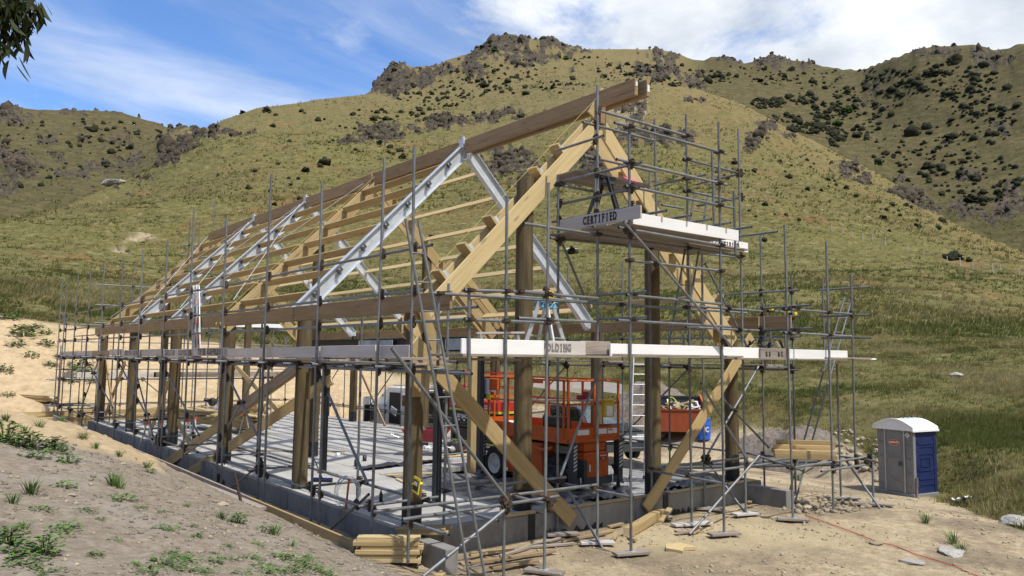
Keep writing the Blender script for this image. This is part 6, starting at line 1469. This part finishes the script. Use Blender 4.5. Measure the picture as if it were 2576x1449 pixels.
# ---- crags: jagged blocks bedded in the rocky parts of the hill
def crags(n, V, F, s0, sg, seed, thr, label):
    ii, jj = np.where((rock > thr) & (R2 > 75) & (A2 > AZL) & (A2 < AZR) & (R2 < 600)); w_ = rock[ii, jj] / R2[ii, jj]; pick = rng.choice(len(ii), min(n, len(ii)), replace=False, p=w_ / w_.sum()); ii, jj = ii[pick], jj[pick]; n = len(ii)
    base = np.array([facet(V, seed + k, 15) * np.array([1.15, .8, 1.15]) for k in range(10)]); tl = rng.normal(0, .22, (n, 2))
    sz = (R2[ii, jj] / 400) ** .7 * np.exp(rng.normal(0, sg, n)) * s0 * (.5 + .7 * rock[ii, jj]); P = np.einsum('nij,nkj->nki', rotz(rng.uniform(0, 6.28, n)), base[rng.integers(0, 10, n)] * rng.uniform(.7, 1.35, (n, 1, 3)))
    P[..., 0] += P[..., 2] * tl[:, :1]; P[..., 1] += P[..., 2] * tl[:, 1:]
    soup('rock_outcrop', 'rock', P * sz[:, None, None] + np.stack([X2[ii, jj], Y2[ii, jj], Z2[ii, jj] - .3 * sz], -1)[:, None], F, label, 'rock outcrop')
crags(600, IV2, IF2, .95, .45, 700, .55, 'grey volcanic crags along the ridge and hillside'); crags(5200, IV1, IF1, .46, .5, 730, .32, 'broken grey rocks around the crags')
# a few separate boulders
for k, (px, py, s, m_, lb) in enumerate(((283, 466, 2.6, 'stone_grey', 'large greyish boulder on the left shoulder of the hill'), (303, 462, 1.6, 'stone_grey', 'smaller pale boulder touching the large one on the left shoulder'), (1437, 632, 1.1, 'stone_grey', 'grey boulder with a dark bush on the slope below the tower deck'), (2385, 1392, .28, 'stone_grey', 'flat grey stone beside the red cable'), (2290, 1418, .17, 'stone_grey', 'rounded grey stone in front of the red cable'), (2558, 1322, .42, 'boulder', 'pale flat stone in the grass at the right edge'), (2205, 1372, .13, 'stone', 'small tan stone by the red cable'), (2030, 1277, .12, 'stone', 'tan rock in the rubble beside the right wing wall'), (2408, 948, .4, 'boulder', 'pale stone in the grass above the toilet'), (180, 1250, .06, 'stone', 'pale flat stone on the berm'), (560, 1270, .10, 'stone', 'pale stone lying beside the trench edging board'))):
    q = at(px, py); P = facet(IV3, 200 + k, 18, .6, 1.0) * np.array([1.2, .85, .62]) * (1 + (n3(IV3, 220 + k, 4) - .5) * .12)[:, None]; me = bpy.data.meshes.new('boulder'); me.from_pydata(P.tolist(), [], IF3.tolist()); me.materials.append(MAT[m_]); o = lk(bpy.data.objects.new('boulder', me)); o.location = (q.x, q.y, q.z + s * .12); o.scale = (s, s, s * (.55 if s < 1 else .9)); o.rotation_euler = (0, 0, k * 1.3); tag(o, lb, 'boulder')
# ---- scrub
shrub_me = []
for k in range(6):
    d = .9 + (n3(IV3, 300 + k, 1.5) - .5) * 1.1 + (n3(IV3, 320 + k, 3.4) - .5) * 1.5; P = IV3 * d[:, None] * np.array([1, 1, .95]); P[:, 2] = np.maximum(P[:, 2], -.35)
    me = bpy.data.meshes.new('shrub'); me.from_pydata(P.tolist(), [], IF3.tolist()); me.materials.append(MAT['scrub']); shrub_me.append((me, P))
def cluster(x, y, a, b, n): n = int(n * 2.1); t = rng.uniform(0, 6.283, n); r = np.sqrt(rng.uniform(0, 1, n)); return x + a * r * np.cos(t), y + b * r * np.sin(t)
GROUPS = [('dark shrubs crowding the gully on the right', 'dark shrub crowded into the gully below the right hill', [(1935, 262, 46, 14, 38), (2020, 250, 40, 16, 20), (2085, 290, 46, 30, 44), (2040, 325, 60, 14, 40), (2105, 345, 26, 26, 30), (2130, 250, 40, 30, 22), (1975, 300, 40, 10, 14)], (1.25, .4)),
    ('dark shrubs dotted over the right hill', 'dark shrub dotted on the steep grass of the right hill', [(2250, 215, 80, 34, 40), (2390, 200, 120, 50, 60), (2350, 320, 210, 80, 70), (2450, 450, 120, 70, 60), (2280, 420, 100, 40, 24), (2480, 260, 90, 60, 36), (2180, 300, 40, 60, 20)], (1.15, .5)),
    ('small shrubs along the skyline ridge', 'small dark shrub on the upper slope under the skyline ridge', [(1700, 190, 150, 30, 70), (1900, 190, 110, 26, 46), (2040, 200, 100, 26, 40), (2200, 185, 60, 12, 14), (1560, 185, 60, 24, 24)], (1.1, .45)),
    ('small shrubs below the rocky peak', 'small dark shrub scattered below the rocky peak', [(1250, 175, 150, 32, 60), (1150, 225, 150, 26, 54), (1330, 215, 140, 24, 44), (1060, 245, 90, 18, 26), (1500, 160, 60, 22, 14), (1200, 110, 40, 16, 8), (985, 190, 40, 40, 12)], (1.05, .4)),
    ('dark bushes on the open middle slope', 'dark bush on the open slope left of the roof frame', [(1090, 290, 60, 26, 16), (960, 290, 90, 14, 14), (800, 330, 120, 40, 9), (700, 290, 70, 14, 5), (980, 380, 90, 22, 9), (1230, 290, 100, 10, 9), (1130, 262, 90, 8, 16), (700, 460, 160, 70, 10), (620, 268, 8, 2, 1)], (1.15, .4)),
    ('low shrubs on the far left hill', 'low dark shrub on the far left hill', [(150, 340, 160, 40, 36), (250, 400, 130, 50, 36), (330, 330, 100, 26, 22), (90, 420, 80, 60, 22), (420, 345, 50, 14, 8)], (1.0, .5)),
    ('bushes on the near right spur', 'small dark bush on the dry near right spur', [(2100, 480, 90, 40, 7), (2000, 420, 60, 40, 5), (2420, 650, 30, 18, 2), (2390, 650, 12, 6, 1), (1950, 560, 90, 60, 4), (2250, 520, 60, 20, 5), (1840, 430, 60, 30, 6), (2300, 560, 100, 30, 5)], (.85, .4))]
nind = 0; extra = []
for g, lb, cl, (s0, s1) in GROUPS:
    P_ = [cluster(*c) for c in cl] if 'right' in g else [cluster(*c[:4], max(1, int(c[4] * .62))) for c in cl]; px = np.concatenate([q[0] for q in P_]); py = np.concatenate([q[1] for q in P_]); X, Y, Z, R, ok = GD.hit(px, py, 40.)
    n = len(px); quota = 0; order = rng.permutation(n); lim = int(round(n * 296 / 2800)) + 1
    for k in order:
        if not ok[k] or R[k] > 640: continue
        s = s0 * .62 * math.exp(rng.normal(0, s1)) * (R[k] / 400) ** .35; 
        if quota < lim and nind < 298:
            me, _ = shrub_me[int(rng.integers(0, 6))]; o = bpy.data.objects.new('shrub', me); o.location = (X[k], Y[k], Z[k] + s * .22); o.scale = (s * rng.uniform(.9, 1.25), s * rng.uniform(.9, 1.25), s * 1.05); o.rotation_euler = (0, 0, rng.uniform(0, 6.28)); lk(o); tag(o, lb, 'shrub', g); quota += 1; nind += 1
        else: extra.append((X[k], Y[k], Z[k] + s * .22, s))
ex = np.array(extra); bs = np.array([q[1] for q in shrub_me]); Rm = rotz(rng.uniform(0, 6.28, len(ex)))
d2 = []
for k in range(6): d = .9 + (n3(IV2, 300 + k, 1.5) - .5) * 1.1 + (n3(IV2, 320 + k, 3.4) - .5) * 1.4; P = IV2 * d[:, None] * np.array([1.1, 1.1, .95]); d2.append(P)
Vs = np.einsum('nij,nkj->nki', Rm, np.array(d2)[rng.integers(0, 6, len(ex))]) * ex[:, 3][:, None, None] + ex[:, None, :3]; soup('scrub', 'scrub', Vs, IF2, 'many small dark shrubs scattered over all the hills', 'scrub')
for k, (px, py, s, m_, lb) in enumerate(((2213, 415, 1.6, 'scrub_green', 'bright yellow green bush on the edge of the right spur'), (2130, 288, 3.4, 'scrub_green', 'green tree-like bush at the head of the gully'), (2105, 318, 3.0, 'scrub_green', 'second green bush lower in the gully'), (2350, 195, 3.2, 'scrub', 'large dark bush below the crest of the right hill'), (1425, 150, 2.2, 'scrub_green', 'green bush under the right shoulder of the peak'), (1245, 130, 2.4, 'scrub_green', 'green bush on the left shoulder of the peak'), (610, 268, 1.4, 'scrub', 'lone dark bush on the left skyline'), (670, 282, 1.9, 'scrub', 'rounded dark bush just under the left skyline'), (770, 432, 1.2, 'scrub', 'dark bush at the middle of the slope'), (2402, 652, 1.3, 'scrub', 'dark bush on the fence line of the right slope'), (1765, 740, .35, 'scrub', 'tiny dark plant on the slope behind the right gable'), (1440, 640, 1.0, 'scrub', 'dark bush beside the grey boulder below the tower'), (1085, 600, .8, 'scrub', 'dark bush seen through the purlins'))):
    q = at(px, py); o = bpy.data.objects.new('bush', shrub_me[k % 6][0].copy()); o.data.materials[0] = MAT[m_]; o.location = (q.x, q.y, q.z + s * .25); s *= .72; o.scale = (s * 1.15, s * 1.1, s * 1.1); o.rotation_euler = (0, 0, k); lk(o); tag(o, lb, 'bush')
# ---- fence posts on the right slope
for k, (x, y) in enumerate(((1125, 14), (1210, 26), (1280, 56), (1360, 76), (1435, 86), (1530, 106), (1700, 150), (1820, 196), (1998, 256), (2095, 270), (2190, 294), (2340, 316), (2400, 318), (2540, 346))):
    q = at(1717.3 + x / 3, 575 + y / 3 + 6); o = MB().tube((0, 0, -.2), (0, 0, 1.25), .07, 6, .06).obj('fence_post', 'board_grey', None, q); tag(o, 'thin weathered fence post in the line across the right slope', 'fence post', 'fence posts across the right slope')
# ---- grass
M = bpy.data.materials.new('grass_blades'); M.use_nodes = True; MAT['grass_blades'] = M; B = M.node_tree.nodes['Principled BSDF']; B.inputs['Roughness'].default_value = .75; B.inputs['Specular IOR Level'].default_value = .2
B.inputs['Transmission Weight'].default_value = 0
vc = M.node_tree.nodes.new('ShaderNodeVertexColor'); vc.layer_name = 'tint'; M.node_tree.links.new(vc.outputs[0], B.inputs['Base Color']); tl_ = M.node_tree.nodes.new('ShaderNodeBsdfTranslucent'); M.node_tree.links.new(vc.outputs[0], tl_.inputs[0]); ms_ = M.node_tree.nodes.new('ShaderNodeMixShader'); ms_.inputs[0].default_value = .5; M.node_tree.links.new(B.outputs[0], ms_.inputs[1]); M.node_tree.links.new(tl_.outputs[0], ms_.inputs[2]); M.node_tree.links.new(ms_.outputs[0], M.node_tree.nodes['Material Output'].inputs[0])
def blades(az, R, h0, w0, nb, dens_noise, label, pale=.35, lean=.5):
    ok = grid_val(grass, az, R) > .5; ok &= np.hypot(R * np.sin(az) - 23.9, R * np.cos(az) - 11.3) > 1.25; ok &= grid_val(rock, az, R) < .3; az, R = az[ok], R[ok]; X, Y = R * np.sin(az), R * np.cos(az); n = len(az)
    cl = fbm(X / dens_noise, Y / dens_noise, 4, 401); keep = rng.uniform(0, 1, n) < np.clip((cl - .25) * 2.6, .12, 1); X, Y, az, R, cl = X[keep], Y[keep], az[keep], R[keep], cl[keep]; n = len(X); Z = GD.polar(az, R)
    dry = np.clip((fbm(X / (dens_noise * 1.7), Y / (dens_noise * 1.7), 4, 431) - .5) * 3.2 + pale + rng.normal(0, .22, n), 0, 1)[:, None]
    green = np.array([.125, .145, .038]); mid_ = np.array([.19, .175, .060]); straw_ = np.array([.37, .31, .15]); col = np.where(dry < .5, green + (mid_ - green) * dry * 2, mid_ + (straw_ - mid_) * (dry * 2 - 1)) * rng.uniform(.7, 1.25, (n, 1))
    h = h0 * (.55 + .9 * cl) * np.exp(rng.normal(0, .3, n)); a = rng.uniform(0, 6.28, (n, nb)); wind = np.array([.75, -.35]) * lean
    off = rng.normal(0, 1, (n, nb, 2)) * (h * .35)[:, None, None]; bx = np.stack([np.cos(a), np.sin(a)], -1) * (w0 * rng.uniform(.6, 1.4, (n, nb)))[..., None]
    base_ = np.stack([X, Y], -1)[:, None] + off; tip = base_ + off * .8 + wind * h[:, None, None] * rng.uniform(.3, 1.2, (n, nb, 1)); hz_ = h[:, None] * rng.uniform(.55, 1.1, (n, nb))
    zb_ = np.broadcast_to((Z - .03)[:, None], (n, nb)); V = np.stack([np.concatenate([base_ - bx, zb_[..., None]], -1), np.concatenate([base_ + bx, zb_[..., None]], -1), np.concatenate([tip, (zb_ + hz_)[..., None]], -1)], 2).reshape(n, nb * 3, 3)
    F = np.arange(nb * 3).reshape(nb, 3); return soup('grass', 'grass_blades', V, F, label, 'grass', False, col)
rr = lambda n, a, b: np.exp(rng.uniform(math.log(a), math.log(b), n))
blades(in_frame(52000, math.radians(44)), rr(52000, 17, 62), .17, .015, 9, 2.2, 'long tussocky grass growing on the slope right of the site', .36)
blades(in_frame(30000, AZL, math.radians(46)), rr(30000, 40, 100), .26, .03, 6, 4., 'pale grass on the bank behind the barn', .75)
blades(in_frame(42000), rr(42000, 60, 210), .34, .06, 6, 9., 'tussock grass covering the lower hillside', .42, .35)
blades(in_frame(16000), rr(16000, 170, 460), .55, .16, 5, 22., 'tussock grass covering the upper hillside', .46, .3)
# ---- clods and gravel
def gravel(n, amin, amax, r0, r1, test, m_, s0, label):
    az = rng.uniform(amin, amax, n); R = rr(n, r0, r1); X, Y = R * np.sin(az), R * np.cos(az); ok = test(X, Y, az, R); az, R, X, Y = az[ok], R[ok], X[ok], Y[ok]; n = len(X); Z = GD.polar(az, R); s = s0 * np.exp(np.clip(rng.normal(0, .5, n), -1, .9)) * (R / 9) ** .5
    b = np.array([facet(IV1, 500 + k, 12, .5, 1.05) * np.array([1.2, .9, .7]) for k in range(6)]); V = np.einsum('nij,nkj->nki', rotz(rng.uniform(0, 6.28, n)), b[rng.integers(0, 6, n)]) * s[:, None, None] + np.stack([X, Y, Z + s * .2], -1)[:, None]
    return soup('gravel', m_, V, IF1, label, 'gravel')
slabin = lambda X, Y: (X > 6.4) & (X < 17.2) & (Y > 11.2) & (Y < 38)
gravel(9000, AZL, math.radians(46), 3.5, 17, lambda X, Y, a, r: (X < 6.0) & (grid_val(sand, a, r) < .4) & (fbm(X / .8, Y / .8, 3, 611) > .42), 'clod', .014, 'loose clods of grey soil on the berm')
gravel(1400, AZL, math.radians(46), 3.5, 17, lambda X, Y, a, r: (X < 6.0) & (grid_val(sand, a, r) < .4), 'stone', .013, 'small pale stones on the berm')
gravel(8000, math.radians(28), AZR, 7, 26, lambda X, Y, a, r: (X > 6.6) & ~slabin(X, Y) & (grid_val(grass, a, r) < .4) & (fbm(X / 1.1, Y / 1.1, 3, 631) > .47 - .25 * (np.abs(Y - 10.6) < .9)), 'stone', .013, 'loose stones on the bare ground in front of the barn')
gravel(1500, math.radians(56), math.radians(66), 16, 23, lambda X, Y, a, r: ((X - 17.2) / 1.3) ** 2 + ((Y - 10.1) / .9) ** 2 < 1, 'stone', .032, 'rubble of tan stones beside the right wing wall')
gravel(1300, math.radians(50), math.radians(64), 22, 34, lambda X, Y, a, r: (np.abs(r - np.interp(a, GA, GRAD)) < 1.8), 'stone', .04, 'pale stones along the edge of the grass')
# ---- weeds
def leaf_mesh(name, m_, n, spread, h, ll, lw, seed, grassy=False):
    r = np.random.default_rng(seed); mb = MB()
    for k in range(n):
        a = r.uniform(0, 6.28); d = r.uniform(.1, 1) * spread; b = Vector((d * math.cos(a), d * math.sin(a), 0))
        if grassy:
            t = b * 1.2 + Vector((r.normal(0, .05), r.normal(0, .05), h * r.uniform(.6, 1.2))); w = Vector((-math.sin(a), math.cos(a), 0)) * lw; m_2 = (b * .4 + t * .6) + Vector((0, 0, .03)); mb.add([b * .5 - w, b * .5 + w, m_2 + w * .8, m_2 - w * .8, t + b * .5], [(0, 1, 2, 3), (3, 2, 4)])
        else:
            z = r.uniform(.02, h) * (1.1 - d / spread * .5); c = b + Vector((0, 0, z)); u = Vector((math.cos(a + r.normal(0, .7)), math.sin(a + r.normal(0, .7)), r.uniform(-.5, .5))).normalized(); s = u.cross(Vector((0, 0, 1))).normalized(); L_ = ll * r.uniform(.6, 1.3); W2 = lw * r.uniform(.6, 1.3)
            up_ = Vector((0, 0, W2 * .35)); mb.add([c, c + u * L_ * .35 + s * W2 + up_, c + u * L_ * .75 + s * W2 * .7 + up_, c + u * L_, c + u * L_ * .75 - s * W2 * .7 + up_, c + u * L_ * .35 - s * W2 + up_], [(0, 1, 2, 3), (3, 4, 5, 0)])
            if k % 3 == 0: mb.tube(b * .3, c, .004, 3)
    return mb.mesh(name, m_)
WM = [leaf_mesh('weed', 'weed', 60, .20, .20, .075, .026, k) for k in range(3)] + [leaf_mesh('weed', 'weed', 46, .16, .26, .1, .006, 10 + k, True) for k in range(2)] + [leaf_mesh('weed', 'weed', 90, .34, .12, .06, .024, 20 + k) for k in range(2)] + [leaf_mesh('weed', 'weed', 120, .22, .42, .10, .035, 30)]
WD = [(10, 1112, 7, 1.5), (40, 1120, 2, 1.6), (75, 1128, 7, 1.2), (88, 1152, 0, 1.3), (135, 1132, 7, 1.0), (152, 1140, 1, 1.3), (170, 1165, 0, 1.2), (285, 1222, 3, 1.3), (300, 1230, 4, 1.0), (78, 1244, 3, 1.2), (30, 1266, 4, .8), (95, 1282, 6, .7), (160, 1226, 1, .9), (212, 1286, 5, .6), (310, 1260, 1, .9), (345, 1280, 6, .5), (597, 1316, 7, .6), (555, 1306, 3, .8), (690, 1345, 3, 1.0), (662, 1338, 2, .7), (22, 1372, 7, .75), (48, 1412, 6, .9), (35, 1395, 0, .9), (112, 1392, 7, .7), (95, 1440, 6, .7), (148, 1338, 5, .8), (165, 1328, 1, .8), (392, 1330, 5, .5), (425, 1335, 0, .6), (492, 1352, 2, .5), (430, 1400, 6, .7), (462, 1412, 5, .7), (540, 1415, 0, .6), (566, 1375, 5, .5), (625, 1405, 5, .7), (715, 1410, 6, .8), (755, 1422, 5, .8), (785, 1436, 6, .8), (690, 1400, 6, .6), (380, 1442, 1, .6), (600, 1442, 5, .5), (370, 1178, 3, .9), (375, 1190, 0, .7), (480, 1325, 2, .4), (335, 1425, 5, .5), (250, 1310, 1, .4), (735, 1375, 3, .6), (700, 1440, 5, .6), (530, 1392, 5, .4), (405, 1415, 5, .8), (440, 1432, 6, .6), (500, 1440, 5, .6), (575, 1408, 5, .5), (648, 1425, 6, .6), (665, 1440, 5, .7), (730, 1438, 5, .7), (770, 1405, 2, .5), (812, 1444, 6, .6), (240, 1400, 2, .5), (60, 1330, 4, .6), (280, 1360, 5, .4), (410, 1290, 1, .4), (470, 1275, 4, .5), (640, 1370, 5, .5)]
for px, py, k, s in WD:
    q = at(px, py); o = bpy.data.objects.new('weed', WM[k]); o.location = (q.x, q.y, q.z - .02); o.scale = (s * .85, s * .85, s * .62); o.rotation_euler = (0, 0, rng.uniform(0, 6.28)); lk(o); tag(o, 'green weed clump growing out of the grey soil berm', 'weed', 'weeds on the grey soil berm')
for px, py, s in [(60, 846, 4.4), (42, 872, 2.6), (118, 870, 2.6), (35, 806, 2.6), (8, 805, 2.6), (92, 828, 2), (120, 840, 1.8), (66, 830, 2), (205, 925, 3.4), (195, 938, 2.6), (225, 945, 2.4), (150, 905, 2), (180, 965, 2), (130, 925, 2), (10, 940, 2.4), (75, 900, 2.2), (230, 965, 1.8), (20, 1000, 1.6), (100, 1075, .9), (210, 1105, .9), (155, 1060, .8), (300, 1150, .7), (60, 1090, .8), (240, 1130, .7), (15, 1060, .9)]:
    q = at(px, py); o = bpy.data.objects.new('weed', WM[3 + int(s * 10) % 2] if s < 1.5 else WM[int(s * 10) % 3]); o.location = (q.x, q.y, q.z - .02); o.scale = (s, s, s * .8); o.rotation_euler = (0, 0, rng.uniform(0, 6.28)); lk(o); tag(o, 'green weed tuft growing through the straw matting', 'weed', 'weeds on the straw matting')
for px, py, s in ((2400, 1372, 1.), (2330, 1318, .9), (2420, 1392, .8), (2010, 1210, .9)):
    q = at(px, py); o = bpy.data.objects.new('weed', WM[3]); o.location = q; o.scale = (s, s, s); lk(o); tag(o, 'thin grass tuft on the bare ground at the right', 'weed', 'grass tufts on the bare ground')
# ---- overhanging gum tree at the upper left, its trunk left of the view
tree = thing('gum_tree', 'gum tree reaching in from the left, only its drooping leafy branch in view', 'tree', (-4.2, 8.2, 1.5))
T0 = Vector(tree.location)
def limb(pts, r0, r1):
    mb = MB(); n = len(pts) - 1
    for k in range(n): mb.tube(Vector(pts[k]) - T0, Vector(pts[k + 1]) - T0, r0 + (r1 - r0) * k / n, 8, r0 + (r1 - r0) * (k + 1) / n)
    return mb.obj('branch', 'bark', tree)
MB().tube((0, 0, -.6), (.2, .1, 4), .24, 12, .17).tube((.2, .1, 4), (.5, .2, 8.5), .17, 10, .06).obj('trunk', 'bark', tree)
limb([(-4.0, 8.3, 5.5), (-2.4, 8.6, 7.1), (-.9, 8.9, 7.7), (.2, 9.0, 7.75), (.95, 9.0, 7.5)], .09, .015)
lfm = []
for k in range(3):
    mb = MB(); pts = []; n = 6
    for i in range(n + 1): f = i / n; pts.append((f * .17, .02 * math.sin(f * 2.6) * (1 if k != 1 else -1), -.03 * f * f, .019 * math.sin(math.pi * min(1, f * .93 + .05)) ** .8))
    for a, b in zip(pts[:-1], pts[1:]): mb.add([(a[0], a[1] - a[3], a[2]), (b[0], b[1] - b[3], b[2]), (b[0], b[1] + b[3], b[2]), (a[0], a[1] + a[3], a[2])], [(0, 1, 2, 3)])
    lfm.append(mb.mesh('leaf', 'leaf_gum'))
random.seed(33); nl = 0
sprays = [(24, -8, 60), (10, 16, 60), (52, 14, 44), (84, 8, 12), (34, 52, 34), (66, 44, 14), (8, 68, 26), (40, 78, 6), (14, 100, 16), (6, 132, 10), (26, 128, 3), (8, 152, 5), (98, 26, 4), (48, -10, 30), (78, -14, 16)]
for px, py, n in sprays:
    c = ray_at(px, py, Y=9.0); c = c + Vector((0, 0, 0)); tw = MB(); tw.tube(c + Vector((-.12, 0, .28)) - T0, c - T0, .006, 5, .003); tw.obj('twig', 'bark', tree)
    for k in range(n):
        if nl > 296: break
        o = bpy.data.objects.new('leaf', random.choice(lfm)); p_ = c + Vector((random.gauss(0, .065), random.gauss(0, .10), random.gauss(.03, .06))); d = Vector((random.gauss(0, .45), random.gauss(0, .5), -1)).normalized()
        F = frame(d, (random.uniform(-1, 1), random.uniform(-1, 1), .1)); s = random.uniform(.85, 1.35); o.parent = tree; o.matrix_local = Matrix.Translation(p_ - T0) @ F.to_4x4() @ Matrix.Scale(s, 4); lk(o); nl += 1
